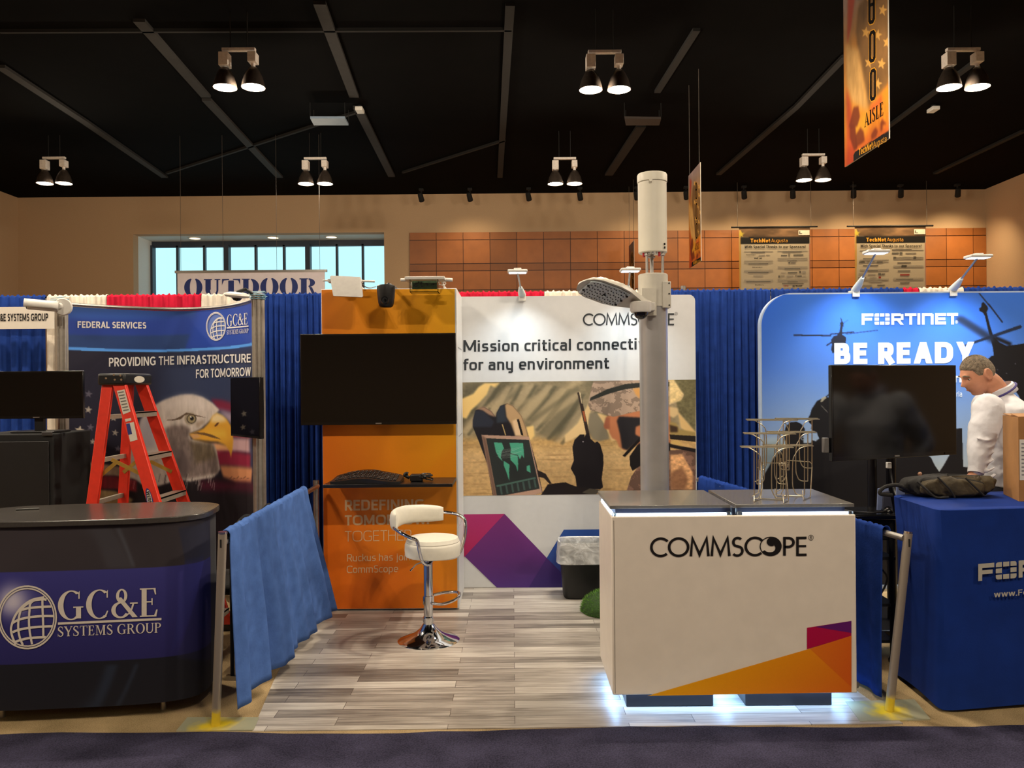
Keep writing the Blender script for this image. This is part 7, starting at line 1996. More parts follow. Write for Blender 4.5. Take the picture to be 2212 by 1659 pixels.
# ---------------- folders and black cart
t = thing('grey_folder', 'blue grey folders standing behind the blue table', 'folder', at(1930, 1080, 4.95))
M_FOLD = mat('blue_grey_folder', (108, 122, 160), .7, noise=(20, .08)); M_FOLD2 = mat('dark_folder', (52, 54, 70), .7, noise=(20, .1))
YF = 4.95
def fq(px, py): return at(px, py, YF)
b = MB(); b.prism([fq(1895, 1102), fq(1897, 1056), fq(1919, 1049), fq(1921, 1102)], (0, .01, 0)); b.build('cover', M_FOLD, t, smooth=False)
b = MB(); b.prism([fq(1904, 1100), fq(1906, 1062), fq(1918, 1060), fq(1926, 1100)], (0, .012, 0)); 
for i in range(len(b.v)): b.v[i] = b.v[i] + Vector((0, -.02, 0))
b.build('cover', M_FOLD2, t, smooth=False)
b = MB(); b.prism([fq(1936, 1100), fq(1937, 1051), fq(1954, 1048), fq(1956, 1100)], (0, .01, 0)); b.build('cover', M_FOLD, t, smooth=False)
cx0_, cx1_ = at(1846, 1120, 4.82).x, at(1950, 1120, 4.82).x
zt_ = at(1880, 1113, 4.82).z
t = thing('black_cart', 'black cart behind the right rail between counter and blue table', 'cart', ((cx0_ + cx1_) / 2, 4.95, 0))
M_GBLK = mat('gloss_black', (12, 12, 13), .15, noise=(20, .1))
MB().box(cx0_, cx1_, 4.82, 5.16, zt_ - .03, zt_).build('top', M_GBLK, t, bevel=.008)
MB().box(cx0_ + .04, cx1_ - .02, 4.86, 5.14, zt_ - .16, zt_ - .03).build('drawer_box', M_BLACKM, t, bevel=.01)
for z in (.62, .34, .12): MB().box(cx0_ + .03, cx1_ - .03, 4.85, 5.14, z, z + .018).build('shelf', M_BLACKM, t)
for (x, y) in ((cx0_ + .03, 4.86), (cx1_ - .05, 4.86), (cx0_ + .03, 5.13), (cx1_ - .05, 5.13)):
    MB().tube([(x, y, .03), (x, y, zt_ - .02)], .014, 8).lathe([(0, 0), (.022, .002), (.024, .02), (.016, .034), (0, .034)], (x, y, 0), 12).build('leg', M_BLACKM, t)
MB().tube(smooth_path([(cx0_ + .1, 4.85, zt_ - .1), (cx0_ + .13, 4.83, .62), (cx0_ + .2, 4.84, .5), (cx0_ + .1, 4.84, .3), (cx0_ + .15, 4.84, .14)], 8), .006, 6).build('cable', M_BLACK, t)
p = at(1920, 1100, 4.92)
t = thing('computer_mouse', 'small glossy black mouse on the black cart', 'mouse', (p.x, 4.95, zt_))
MB().grid(lambda u, v: Vector((p.x + .034 * math.cos(2 * PI * u) * math.cos(PI / 2 * v), 4.95 + .055 * math.sin(2 * PI * u) * math.cos(PI / 2 * v), zt_ + .002 + .036 * math.sin(PI / 2 * v))), 28, 10, closed_u=True).build('shell', M_GBLK, t)
MB().tube(smooth_path([(p.x - .02, 4.91, zt_ + .012), (p.x - .1, 4.87, zt_ + .008), (p.x - .2, 4.9, zt_ + .007), (p.x - .26, 5.0, zt_ + .007)], 6), .005, 6).build('cable', M_BLACK, t)

# ================================================================== PERSON
MY = 5.10
def capsule(mb, pts, rs, seg=18, flat=None):
    """tapered limb with rounded ends"""
    P = smooth_path(pts, 5); n = len(pts) - 1
    Rr = []
    for i in range(len(P)):
        f = i / 5; k = min(int(f), n - 1); q = f - k; q = q * q * (3 - 2 * q); Rr.append(rs[k] * (1 - q) + rs[k + 1] * q)
    # end caps
    d0 = (P[1] - P[0]).normalized(); d1 = (P[-1] - P[-2]).normalized()
    pre = [P[0] - d0 * Rr[0] * f for f in (.98, .8, .5)]; prr = [Rr[0] * .2, Rr[0] * .6, Rr[0] * .866]
    pst = [P[-1] + d1 * Rr[-1] * f for f in (.5, .8, .98)]; psr = [Rr[-1] * .866, Rr[-1] * .6, Rr[-1] * .2]
    mb.tube(pre + P + pst, prr + Rr + psr, seg)
def loft(mb, secs, seg=32, ex_=2.4):
    """secs: (centre, half depth along x, half width along y)"""
    vs = []; fs = []
    for (c_, a_, b_) in secs:
        for k in range(seg):
            t_ = 2 * PI * k / seg; cc, ss = math.cos(t_), math.sin(t_)
            vs.append(Vector(c_) + Vector((a_ * math.copysign(abs(cc) ** (2 / ex_), cc), b_ * math.copysign(abs(ss) ** (2 / ex_), ss), 0)))
    n = len(secs)
    fs = [(i * seg + k, i * seg + (k + 1) % seg, (i + 1) * seg + (k + 1) % seg, (i + 1) * seg + k) for i in range(n - 1) for k in range(seg)]
    fs += [tuple(range(seg - 1, -1, -1)), tuple((n - 1) * seg + k for k in range(seg))]
    mb.add(vs, fs)
def fuse(o, voxel, smooth_it=3, disp=None):
    r_ = o.modifiers.new('remesh', 'REMESH'); r_.mode = 'VOXEL'; r_.voxel_size = voxel; r_.use_smooth_shade = True
    if smooth_it: s_ = o.modifiers.new('smooth', 'SMOOTH'); s_.factor = .5; s_.iterations = smooth_it
    if disp:
        tx = bpy.data.textures.new('cloth_folds', 'CLOUDS'); tx.noise_scale = disp[0]; tx.noise_depth = 2
        d_ = o.modifiers.new('folds', 'DISPLACE'); d_.texture = tx; d_.strength = disp[1]; d_.mid_level = .5; d_.texture_coords = 'LOCAL'
    return o
PX0 = at(2150, 1010, MY).x
t = thing('person', 'person in white shirt and dark trousers bending over the blue table, hand on backpack', 'person', (PX0 + .12, MY, 0))
def W3(px, py, y): return at(px, py, y)
hipc = Vector((W3(2190, 1010, MY).x + .03, MY, 1.06))
sh = W3(2158, 872, MY)           # shoulder line
neck0 = W3(2152, 846, MY); headc = W3(2112, 810, MY)
yn, yf = MY - .20, MY + .20
shN = W3(2136, 884, yn); elN = W3(2117, 962, yn - .05); wrN = W3(2108, 1020, yn - .09)
shF = Vector((sh.x + .04, yf, sh.z - .02)); elF = Vector((sh.x + .20, yf + .10, sh.z - .30)); wrF = Vector((sh.x + .17, yf + .08, sh.z - .54))
# --- body: one continuous skin surface
b = MB()
loft(b, [(hipc + Vector((.0, 0, -.12)), .10, .14), (hipc, .12, .155), ((hipc + sh) / 2, .13, .15), (sh + Vector((.03, 0, -.10)), .12, .17), (sh + Vector((.02, 0, .0)), .08, .15), (neck0 + Vector((.02, 0, -.02)), .05, .07)])
capsule(b, [neck0 + Vector((.035, 0, -.05)), (neck0 + headc) / 2 + Vector((.03, 0, -.005)), headc + Vector((.035, 0, -.03))], [.068, .066, .068])
for (S_, E_, W_, y_) in ((shN, elN, wrN, yn), (shF, elF, wrF, yf)):
    capsule(b, [S_, E_, W_], [.05, .042, .028])
for s_ in (-1, 1):
    hp = hipc + Vector((.02, s_ * .095, -.04)); kn = Vector((hipc.x - .01, MY + s_ * .10, .53)); an = Vector((hipc.x + .05, MY + s_ * .11, .10))
    capsule(b, [hp, kn, an], [.08, .055, .035]); capsule(b, [an + Vector((.03, 0, -.04)), an + Vector((-.08, 0, -.055)), an + Vector((-.15, 0, -.06))], [.035, .035, .026])
# head: shaped ellipsoid, face towards -x, tipped down
fwd = Vector((-math.cos(R(24)), -.10, -math.sin(R(24)))).normalized(); sidev = fwd.cross(Vector((0, 0, 1))).normalized(); upv = sidev.cross(fwd).normalized()
def headpt(f, s, u, grow=0.0):
    """unit direction (forward, side, up) -> place on the head"""
    d = Vector((f, s, u)).normalized(); f, s, u = d
    r = 1.0
    F, S_, U = f * .103, s * .079, u * .123
    if f < 0: F *= 1.02 - .10 * max(0, -u)             # back of the skull, drawn in at the nape
    if u < 0: S_ *= 1 - .20 * (-u) ** 1.3; F += (.012 * (-u) if f > 0 else .03 * (-u))
    g = lambda a, b_, w_: math.exp(-((a / w_) ** 2 + (b_ / w_) ** 2))
    e = lambda x, y, sx, sy: math.exp(-((x / sx) ** 2 + (y / sy) ** 2))
    if f > 0:
        F += .032 * e(s, u + .17, .13, .12) + .016 * e(s, u - .02, .10, .18)   # nose tip and bridge
        F += .010 * e(abs(s) - .28, u - .26, .22, .09)                        # brow
        F -= .014 * e(abs(s) - .36, u - .08, .16, .11)                        # eye sockets
        F += .009 * e(s, u + .48, .26, .06) + .008 * e(s, u + .60, .22, .06) - .006 * e(s, u + .54, .24, .03)   # lips
        F -= .006 * e(s, u + .68, .3, .06); F += .017 * e(s, u + .86, .34, .14)                               # chin
        S_ += .006 * math.copysign(1, s) * e(abs(s) - .6, u + .18, .2, .18)   # cheeks
    return headc + fwd * (F * (1 + grow)) + sidev * (S_ * (1 + grow)) + upv * (U * (1 + grow))
def hd(u_, v_, grow=0.0):
    th = 2 * PI * u_; p = PI * (v_ - .5); return headpt(math.cos(th) * math.cos(p), math.sin(th) * math.cos(p), math.sin(p), grow)
b.grid(lambda u_, v_: hd(u_, .004 + .992 * v_), 72, 44, closed_u=True)
for s_ in (-1, 1):   # ears
    ec = headc - fwd * .012 + sidev * (s_ * .080) + upv * .0
    ring = [ec + (upv * math.cos(a_) * .032 - fwd * math.sin(a_) * .019) + sidev * s_ * .006 for a_ in [2 * PI * k / 14 for k in range(14)]]
    b.tube(ring, .0075, 8, closed=True); capsule(b, [ec + upv * .015, ec - upv * .018], [.012, .010], 10)
# hands: palm, four fingers, thumb
def hand(mb, wr, fdir, pdir, thumb):
    fdir = fdir.normalized(); sd_ = fdir.cross(pdir).normalized()
    mid = wr + fdir * .055
    capsule(mb, [wr - fdir * .01, mid, wr + fdir * .092], [.027, .030, .026], 14)
    for i, (o_, ln_) in enumerate(((-.030, .066), (-.010, .076), (.010, .072), (.029, .056))):
        capsule(mb, [wr + fdir * .05 + sd_ * o_ * .7, wr + fdir * .088 + sd_ * o_], [.012, .0105], 10)
        r0_ = wr + fdir * .088 + sd_ * o_; k1 = r0_ + (fdir + pdir * (.30 + .08 * i)) .normalized() * ln_ * .45; k2 = k1 + (fdir * .7 + pdir * (.75 + .1 * i)).normalized() * ln_ * .32; k3 = k2 + (fdir * .35 + pdir).normalized() * ln_ * .25
        capsule(mb, [r0_, k1, k2, k3], [.0100, .0092, .0086, .0072], 10)
    a_ = wr + fdir * .025 + sd_ * thumb * .022; m_ = a_ + (fdir * .7 + sd_ * thumb * .7 + pdir * .2).normalized() * .042; e_ = m_ + (fdir + sd_ * thumb * .25 + pdir * .3).normalized() * .032
    capsule(mb, [a_, m_, e_], [.0135, .0112, .0088], 10)
hand(b, wrN, Vector((-.50, .10, -.70)), Vector((.15, .2, -1)).normalized(), -1)
hand(b, wrF, Vector((-.25, -.05, -.95)), Vector((-.5, -.8, -.1)).normalized(), 1)
M_SKIN = mat('skin', (206, 146, 116), .5, noise=(18, .10), spec=.35)
fuse(b.build('body', M_SKIN, t), .0048, 2)
# face details
M_LIP = mat('lip', (158, 92, 80), .5); M_EYEW = mat('eye_white', (226, 220, 212), .25); M_IRIS = mat('iris', (50, 46, 42), .2)
M_HAIR = mat('grey_brown_hair', (124, 110, 92), .75, noise=(60, .45), bump=(160, .8))
for s_ in (-1, 1):
    p = headpt(.90, s_ * .36, .07); o_ = p + fwd * .001
    MB().grid(lambda u_, v_: o_ + fwd * (.006 * math.sin(PI * v_)) * 1.0 + (sidev * math.cos(2 * PI * u_) * .013 + upv * math.sin(2 * PI * u_) * .006) * (1 - v_), 14, 6, closed_u=True).build('eye', M_EYEW, t)
    q_ = o_ + fwd * .0062 - upv * .002; MB().lathe([(0, 0), (.0048, 0), (.004, .0016), (0, .002)], q_, 10, axis=tuple(fwd)).build('iris', M_IRIS, t)
    P = [headpt(.86, s_ * (.16 + .09 * k), .25 + .03 * math.sin(k * .9), .03) for k in range(6)]
    MB().tube(smooth_path(P, 3), [.002 + .0035 * math.sin(PI * (i + 1) / 18) for i in range(16)], 6).build('eyebrow', M_HAIR, t)
    P = [headpt(.9, s_ * (.20 + .06 * k), .115 + .015 * math.sin(PI * k / 5), .012) for k in range(6)]
    MB().tube(smooth_path(P, 3), .0022, 6).build('eyelid', M_SKIN, t)
P = [headpt(.9, -.24 + .08 * k, -.545 + .012 * abs(k - 3), .006) for k in range(7)]
MB().tube(smooth_path(P, 3), [.0015 + .003 * math.sin(PI * i / 18) for i in range(19)], 6).build('lips', M_LIP, t)
# hair: short cap with a soft edge
rh = np.random.RandomState(3)
def hairline(th):
    # lowest v (elevation) of the hair at azimuth th (0 = forward)
    a_ = abs(((th + PI) % (2 * PI)) - PI)
    return np.interp(a_, [0, .5, .9, 1.15, 1.45, 1.62, 1.85, 2.2, PI], [.62, .56, .46, .10, .06, .30, -.20, -.52, -.62])
def hairpt(u_, v_):
    th = 2 * PI * u_; p0_ = float(hairline(th)); p = p0_ + (PI / 2 - .001 - p0_) * v_
    g_ = .055 * min(1, v_ * 7) + .012 * math.sin(th * 23 + v_ * 31) * min(1, v_ * 5) + .010 * math.sin(th * 41 - v_ * 17)
    return headpt(math.cos(th) * math.cos(p), math.sin(th) * math.cos(p), math.sin(p), g_ + .008)
MB().grid(hairpt, 120, 40, closed_u=True).build('hair', M_HAIR, t)
# --- shirt
b = MB()
bel = W3(2090, 985, MY)
loft(b, [(hipc + Vector((-.03, 0, -.03)), .165, .195), (hipc + Vector((-.045, 0, .06)), .185, .21), (hipc + Vector((-.055, 0, .16)), .19, .21), ((hipc + sh) / 2 + Vector((-.035, 0, .07)), .18, .205), (sh + Vector((.025, 0, -.12)), .155, .215), (sh + Vector((.025, 0, -.03)), .115, .20), (sh + Vector((.02, 0, .035)), .07, .13), (neck0 + Vector((.03, 0, -.01)), .062, .072)], 40)
for (S_, E_, W_) in ((shN, elN, wrN), (shF, elF, wrF)):
    capsule(b, [S_ + Vector((.0, 0, 0)), (S_ + E_) / 2 + Vector((.0, 0, 0)), E_, (E_ + W_) / 2 + Vector((.008, 0, .02)), W_ + (E_ - W_).normalized() * .02], [.095, .088, .074, .066, .042], 22)
    dd = (E_ - W_).normalized()
for k in range(7):
    z_ = k / 6; b.tube(smooth_path([elN + Vector((-.06 + .01 * k, -.055, .05 - .05 * k)), elN + Vector((-.0, -.078, .035 - .045 * k)), elN + Vector((.06, -.05, .055 - .045 * k))], 4), .008, 6)
for k in range(5):
    b.tube(smooth_path([hipc + Vector((-.10 + .02 * k, -.20, .10 + .06 * k)), hipc + Vector((.02, -.215, .06 + .055 * k)), hipc + Vector((.13, -.17, .05 + .06 * k))], 4), .009, 6)
M_SHIRT = mat('white_shirt', (216, 216, 222), .75, noise=(10, .04), bump=(22, .25), sheen=.1)
shirt = fuse(b.build('shirt', M_SHIRT, t), .0085, 3, (.09, .020))
b = MB()
for (E_, W_) in ((elN, wrN), (elF, wrF)):
    dd = (E_ - W_).normalized(); MB().lathe([(.040, -.012), (.043, -.01), (.045, .045), (.040, .048)], W_ + dd * .005, 24, axis=tuple(dd), cap=False).build('cuff', M_SHIRT, t, solid=.004)
nd = (headc + Vector((.03, 0, -.02)) - neck0).normalized()
b = MB(); b.lathe([(.080, -.015), (.079, .012), (.076, .036), (.084, .030), (.090, .0), (.092, -.02)], neck0 + Vector((.03, 0, .0)), 36, axis=tuple((nd + Vector((.18, 0, .35))).normalized()), cap=False)
b.build('collar', M_SHIRT, t, solid=.003)
M_LANY = mat('purple_lanyard', (66, 58, 124), .6, noise=(60, .15))
nc = neck0 + Vector((.03, 0, .0)); axn = (nd + Vector((.18, 0, .35))).normalized(); un = axn.cross(Vector((0, 1, 0))).normalized(); qn = axn.cross(un)
ringl = [nc + axn * (.004 - .01 * math.cos(a_)) + (un * math.cos(a_) + qn * math.sin(a_)) * .0945 for a_ in [2 * PI * k / 40 for k in range(40)]]
b = MB(); b.tube(ringl, .0065, 8, closed=True)
b.build('lanyard', M_LANY, t)
# --- trousers, belt, shoes
b = MB()
loft(b, [(hipc + Vector((.0, 0, -.16)), .15, .185), (hipc + Vector((-.01, 0, -.06)), .165, .195), (hipc + Vector((-.02, 0, .012)), .168, .198)], 36)
for s_ in (-1, 1):
    hp = hipc + Vector((.01, s_ * .095, -.10)); kn = Vector((hipc.x - .01, MY + s_ * .105, .53)); an = Vector((hipc.x + .05, MY + s_ * .11, .10))
    capsule(b, [hp, kn, an + Vector((0, 0, .0))], [.115, .088, .078], 22)
fuse(b.build('trousers', mat('navy_trousers', (26, 27, 40), .8, noise=(14, .15), bump=(60, .15)), t), .009, 3, (.12, .012))
b = MB(); b.grid(lambda u_, v_: hipc + Vector((-.024 + .172 * math.cos(2 * PI * u_), .202 * math.sin(2 * PI * u_), -.012 + .035 * v_)), 48, 3, closed_u=True); b.build('belt', M_BLACK, t, solid=.005)
for s_ in (-1, 1):
    an = Vector((hipc.x + .05, MY + s_ * .11, .0)); b = MB()
    capsule(b, [an + Vector((.05, 0, .045)), an + Vector((-.06, 0, .045)), an + Vector((-.17, 0, .036))], [.045, .050, .036], 18)
    for i, p in enumerate(b.v):
        if p.z < .002: b.v[i] = Vector((p.x, p.y, .002))
    b.build('shoe', M_BLACK, t)
# ================================================================== HANGING SIGNS
M_CABLE = mat('thin_dark_cable', (70, 64, 58), .6, noise=(20, .1))
# OUTDOOR sign in front of the window
OY = 17.0
def om(px, py, l=0.0): v = at(px, py, OY); v.y -= l; return v
a, d = at(383, 588, OY), at(702, 668, OY)
t = thing('hanging_sign', 'wide white sign with dark blue stencil letters hanging before the window', 'sign', ((a.x + d.x) / 2, OY, a.z))
MB().box(a.x, d.x, OY, OY + .02, d.z, a.z).build('board', mat('sign_white', (236, 230, 240), .6, noise=(8, .03)), t, smooth=False)
MB().box(a.x - .05, d.x + .05, OY - .015, OY + .035, a.z - .02, a.z + .03).build('top_rail', M_ALU, t)
place('lettering', stencil_text('OUTDOOR'), (398, 602, 688, 640), om, t, mat('navy_ink', (28, 50, 122), .6, noise=(20, .05)), slope=-2, lift=.004)
b = MB()
for p in (391, 482, 598, 691): x = at(p, 590, OY).x; b.tube([(x, OY, a.z), (x, OY, CZ)], .004, 5)
b.build('cable', M_CABLE, t)
# sponsor banners
SYB = 21.4
M_AINK = mat('banner_black_ink', (16, 11, 9), .9, noise=(50, .1), spec=.02); M_AGOLD = mat('banner_gold_ink', (184, 128, 36), .9, noise=(50, .1), spec=.05)
M_GOLDINK = mat('amber_ink', (226, 160, 44), .6, noise=(20, .04)); M_GREYINK = mat('grey_print', (96, 92, 84), .6, noise=(40, .1)); M_LGREY = mat('light_grey_print', (158, 150, 136), .6, noise=(40, .1)); M_REDINK = mat('dull_red_print', (150, 52, 44), .6)
def sponsor(x0, y0, lab, second):
    S = lambda px, py: at(px, py, SYB)
    z6 = lambda x, y: (x0 - 1598 + 1590 + x * .09642, y0 - 493 + 480 + y * .09642)
    def m6(px, py, l=0.0): v = S(px, py); v.y -= l; return v
    a, d = S(*z6(62, 130)), S(*z6(1668, 1560)); d.z = .9
    t = thing('sponsor_banner', lab, 'banner', ((a.x + d.x) / 2, SYB, a.z), 'sponsor banners on the far wall')
    zt_ = a.z
    def inv(px, py):
        v = S(px, py); return ((v.x - a.x) / (d.x - a.x), (zt_ - v.z) / (zt_ - d.z))
    cv = Canvas(90, 220, inv)
    P = lambda L_: [z6(*p) for p in L_]
    cv.a[:] = (206, 190, 158)
    f = fbm(90, 220, 14, 5, 3, 3)
    cv.poly(P([(62, 120), (1668, 120), (1668, 340), (62, 340)]), (112, 84, 56), 0, 1, .6 + .8 * f)
    cv.poly(P([(62, 180), (110, 180), (110, 4000), (62, 4000)]), (206, 160, 76), 0, 1); cv.poly(P([(1645, 480), (1668, 480), (1668, 4000), (1645, 4000)]), (170, 70, 50), 0, .8)
    cv.star(z6(110, 270), 8, (200, 176, 60)); cv.poly(P([(100, 340), (300, 330), (1645, 325), (1645, 485), (105, 498)]), (24, 22, 20))
    cv.mesh('printed_cloth', lambda u, v: Vector((a.x + u * (d.x - a.x), SYB, zt_ - v * (zt_ - d.z))), t, (.82, .84, .92), .6)
    MB().tube([(a.x - .2, SYB, zt_ + .02), (d.x + .2, SYB, zt_ + .02)], .022, 8).build('rod', M_BLACKM, t)
    b = MB()
    for x in (a.x - .03, d.x + .03): b.tube([(x, SYB, zt_ + .02), (x, SYB, CZ)], .006, 5)
    b.build('cable', M_CABLE, t)
    def put(s, box, m_, bold=0.0, lift=.012):
        q0, q1 = z6(box[0], box[1]), z6(box[2], box[3]); place('lettering', sans(s, .13 + 3.2 * bold), (q0[0], q0[1], q1[0], q1[1]), m6, t, m_, lift=lift)
    put('TechNet', (322, 370, 765, 455), M_GOLDINK, .025); put('Augusta', (785, 372, 1150, 470), M_GOLDINK, -.01)
    put('With Special Thanks to our Sponsors!', (190, 522, 1552, 600), M_BLACKINK, .015)
    q = [z6(1395, 182), z6(1645, 290)]; b = MB(); v0, v1 = m6(*q[0], .006), m6(*q[1], .006); b.box(v0.x, v1.x, SYB - .008, SYB - .004, v1.z, v0.z); b.build('corner_patch', M_LABEL, t, smooth=False)
    put('L3', (1410, 205, 1475, 262), M_GREYINK, .02)
    def dash(x, y, w_, h, m_=None):
        v0, v1 = m6(*z6(x, y), .006), m6(*z6(x + w_, y + h), .006); return (v0, v1)
    D = MB(); D2 = MB(); D3 = MB()
    def ad(M_, *r):
        v0, v1 = dash(*r); M_.box(v0.x, v1.x, SYB - .008, SYB - .004, v1.z, v0.z)
    if not second:
        put('FORTINET', (218, 722, 435, 748), M_GREYINK, .02); put('verizon', (402, 795, 578, 830), M_BLACKINK, .02); put('BREAKAWAY', (362, 1000, 590, 1025), M_GREYINK, .01); put('BlackBerry', (425, 1392, 615, 1425), M_GREYINK, .01); put('ciena', (1062, 1415, 1168, 1446), M_REDINK, .0); put('WALKER', (1330, 1410, 1475, 1445), M_BLACKINK, .02)
        for r in ((335, 668, 310, 14), (275, 925, 440, 14), (265, 1122, 460, 14), (230, 1328, 540, 14), (320, 1530, 370, 14), (1040, 658, 430, 14), (1150, 856, 210, 14), (1085, 1038, 350, 14), (1150, 1330, 230, 12), (1030, 1365, 480, 12), (1005, 735, 135, 22), (1285, 722, 220, 26), (1170, 890, 40, 34), (1225, 905, 110, 14), (1160, 1122, 210, 20), (1410, 1095, 45, 44), (945, 1195, 40, 46), (1000, 1200, 85, 12), (1325, 1190, 26, 26), (1365, 1195, 105, 26), (1262, 1410, 50, 44), (1165, 708, 50, 12), (1175, 742, 25, 24)): ad(D, *r)
        for r in ((505, 728, 140, 22), (670, 728, 85, 14), (385, 1190, 220, 22), (1130, 1195, 150, 26), (1490, 1200, 75, 12), (1480, 1095, 80, 46), (1000, 1125, 110, 10)): ad(D2, *r)
    else:
        for r in ((300, 640, 200, 14), (330, 670, 190, 22), (250, 830, 230, 14), (160, 905, 130, 26), (560, 905, 130, 30), (250, 985, 180, 14), (410, 985, 180, 14), (350, 1105, 230, 14), (590, 1160, 60, 50), (660, 1170, 80, 24), (140, 1260, 180, 18), (570, 1420, 170, 20), (150, 1510, 60, 34), (420, 1505, 90, 44), (900, 630, 440, 14), (900, 700, 150, 26), (1070, 690, 60, 50), (930, 800, 60, 46), (1380, 790, 60, 60), (1020, 920, 300, 14), (1110, 985, 120, 46), (1030, 1105, 280, 14), (990, 1290, 380, 14), (1080, 1370, 210, 20)): ad(D, *r)
        for r in ((150, 1160, 130, 40), (360, 1180, 170, 18), (400, 1250, 160, 20), (380, 1340, 300, 16), (1200, 700, 240, 20), (1130, 800, 180, 22), (330, 905, 180, 20), (150, 1420, 300, 16)): ad(D2, *r)
        for r in ((150, 1310, 70, 70), (600, 1240, 50, 40), (1080, 1185, 210, 30)): ad(D3, *r)
    D.build('small_print', M_GREYINK, t, smooth=False); D2.build('small_print', M_LGREY, t, smooth=False)
    if D3.v: D3.build('small_print', M_REDINK, t, smooth=False)
    L_ = MB()
    for (X0, X1, ys) in ((180, 825, (650, 860, 905, 1070, 1100, 1290, 1310, 1480)), (930, 1600, (640, 800, 840, 990, 1020, 1270, 1305, 1470))):
        for y in ys: ad(L_, X0, y, X1 - X0, 6)
    L_.build('thin_rule', M_LGREY, t, smooth=False)
sponsor(1598, 493, 'sponsor banner on the far wall, the left one, unobstructed', False)
sponsor(1848, 491, 'sponsor banner on the far wall, the right one, behind a clip lamp arm', True)

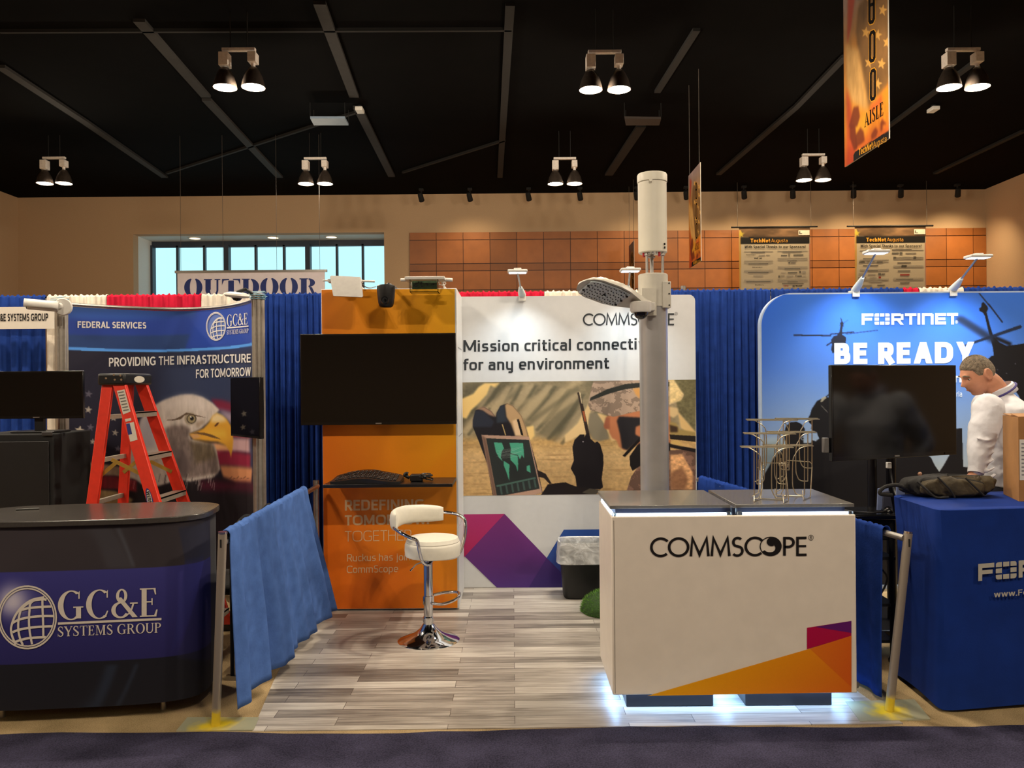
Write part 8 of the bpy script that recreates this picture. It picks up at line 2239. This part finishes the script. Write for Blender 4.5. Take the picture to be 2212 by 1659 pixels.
# amber aisle banners edge-on to the viewer, one behind the other
AXX = 3.2; AZ0, AZ1 = 3.742, 5.40; AW = .90
z8 = lambda P: [(1780 + x * .2292, x * 0 + y * .2292) for x, y in P]
def aisle(ynear, lab):
    ynr = 6.79
    t = thing('aisle_banner', lab, 'banner', (AXX, ynear + AW / 2, AZ1), 'amber aisle banners hanging in a row')
    o = ynear - ynr
    def invb(px, py):
        v = atx(px, py, AXX); return ((ynr + AW - v.y) / AW, (AZ1 - v.z) / (AZ1 - AZ0))
    cv = Canvas(110, 200, invb); W, H = cv.W, cv.H
    f = fbm(W, H, 18, 26, 4, 21); f4 = fbm(W, H, 7, 22, 4, 22)
    cv.vgrad([(0, (170, 150, 150)), (.12, (150, 126, 110)), (.35, (196, 136, 60)), (.6, (206, 140, 56)), (.8, (228, 150, 42)), (1, (206, 92, 40))])
    cv.a *= (.8 + .4 * f)[..., None]
    cv.poly(z8([(330, 60), (430, -60), (640, -60), (610, 800), (420, 1030), (340, 560), (305, 300)]), (122, 92, 54), 2, .9, .75 + .5 * f)
    cv.poly(z8([(205, 420), (330, 460), (430, 1060), (270, 960), (220, 800)]), (218, 176, 108), 3, .9, .8 + .4 * f4)
    cv.poly(z8([(230, -40), (300, -40), (262, 250), (225, 420)]), (178, 62, 40), 2, .8)
    cv.poly(z8([(420, 1000), (620, 800), (620, 1180), (430, 1200)]), (226, 140, 36), 3, .8, .75 + .5 * f4)
    cv.poly(z8([(215, 1180), (430, 1060), (420, 1250), (230, 1420)]), (232, 176, 50), 4, .7)
    cv.poly(z8([(215, 820), (260, 980), (300, 1300), (290, 1560), (220, 1600)]), (186, 66, 40), 3, .8, .8 + .4 * f4)
    cv.poly(z8([(440, 1000), (550, 900), (550, 980), (450, 1060)]), (214, 92, 50), 2, .7)
    for (x, y) in ((400, 305), (512, 330), (560, 95), (548, 600), (428, 590), (512, 790), (600, 400), (560, -60), (400, -40)):
        cv.star(z8([(x, y)])[0], 58 * .2292, (222, 172, 88), 10, .95, .75)
    for P in ([(285, 1010), (330, 1000), (345, 1100), (320, 1190), (260, 1210), (240, 1190)], [(300, 1280), (350, 1200), (380, 1240), (390, 1330), (300, 1400)], [(450, 1270), (490, 1200), (515, 1230), (500, 1290), (455, 1320)], [(535, 1160), (555, 1120), (600, 1170), (560, 1180), (558, 1230), (540, 1240)], [(250, 1180), (300, 1180), (320, 1400), (290, 1420), (250, 1300)]):
        cv.poly(z8(P), (118, 50, 26), 1, .85)
    cv.poly(z8([(283, 1560), (283, 1460), (300, 1430), (640, 1215), (640, 1325)]), (26, 22, 20))
    def pl(u, v, l=0.0): return Vector((AXX - .006 - l, o + ynr + AW - u * AW, AZ1 - v * (AZ1 - AZ0)))
    cv.mesh('printed_front', lambda u, v: pl(u, v), t, (.62, .58, .56), .8, spec=.05)
    MB().box(AXX - .005, AXX + .005, ynear, ynear + AW, AZ0, AZ1).build('board', mat('foam_board', (224, 214, 196), .6, noise=(20, .03)), t, smooth=False)
    def bm_(px, py, l=0.0):
        v = atx(px, py, AXX); return Vector((AXX - .006 - l, v.y + o, v.z))
    def zb(x, y): return (1780 + x * .2292, y * .2292)
    def digit(x0, x1, y0, y1, six, sh):
        g = G2(); wd = .36
        rr = lambda k: [(k + (1 - 2 * k) * x, k * .45 + (1 - .9 * k) * y) for x, y in ((.25, 0), (.75, 0), (1, .10), (1, .90), (.75, 1), (.25, 1), (0, .90), (0, .10))]
        for nm, k, m_, lf in (('digit_outline', -.07, M_AGOLD, .001), ('digit', 0.0, M_AINK, .002)):
            g = G2(); q = rr(k); P = [(x, y) for x, y in q]
            ins = [(.5 + (x - .5) * .36, .5 + (y - .5) * .78) for x, y in rr(0.06 if k < 0 else 0)]
            n = len(P); k0 = len(g.V); g.V += P + ins
            g.F += [(i, (i + 1) % n, n + (i + 1) % n, n + i) for i in range(n)]
            if six: g.rect(.3, .52, .8, .62); g.rect(.68, .62, .98, .75)
            X0, Y0 = zb(x0, y0); X1, Y1 = zb(x1, y1); ex = (X1 - X0) * (.07 if k < 0 else 0); ey = (Y1 - Y0) * (.03 if k < 0 else 0)
            place(nm, g, (X0 - ex, Y0 - ey, X1 + ex, Y1 + ey), bm_, t, m_, lift=lf, slope=sh)
    digit(425, 488, -80, 238, True, -6); digit(432, 494, 300, 600, False, -6); digit(440, 498, 662, 960, False, -6)
    q0, q1 = zb(388, 1070), zb(566, 1205)
    place('lettering', serif_text('AISLE', .2, .05), (q0[0], q0[1], q1[0], q1[1]), bm_, t, M_AINK, slope=-27, lift=.002)
    q0, q1 = zb(336, 1400), zb(468, 1468); place('lettering', sans('TechNet', .19), (q0[0], q0[1], q1[0], q1[1]), bm_, t, M_AGOLD, slope=-16, lift=.002)
    q0, q1 = zb(472, 1335), zb(597, 1412); place('lettering', sans('Augusta', .09), (q0[0], q0[1], q1[0], q1[1]), bm_, t, M_AGOLD, slope=-14, lift=.002)
    b = MB()
    for y in (ynear + .08, ynear + AW - .08): b.tube([(AXX, y, AZ1), (AXX, y, CZ)], .005, 5)
    b.build('cable', M_CABLE, t)
aisle(6.79, 'large amber aisle banner hanging at top right, nearest of the row')
aisle(13.54, 'amber aisle banner hanging right of the tall cylinder antenna')
aisle(20.9, 'small far amber aisle banner peeking out left of the cylinder antenna')
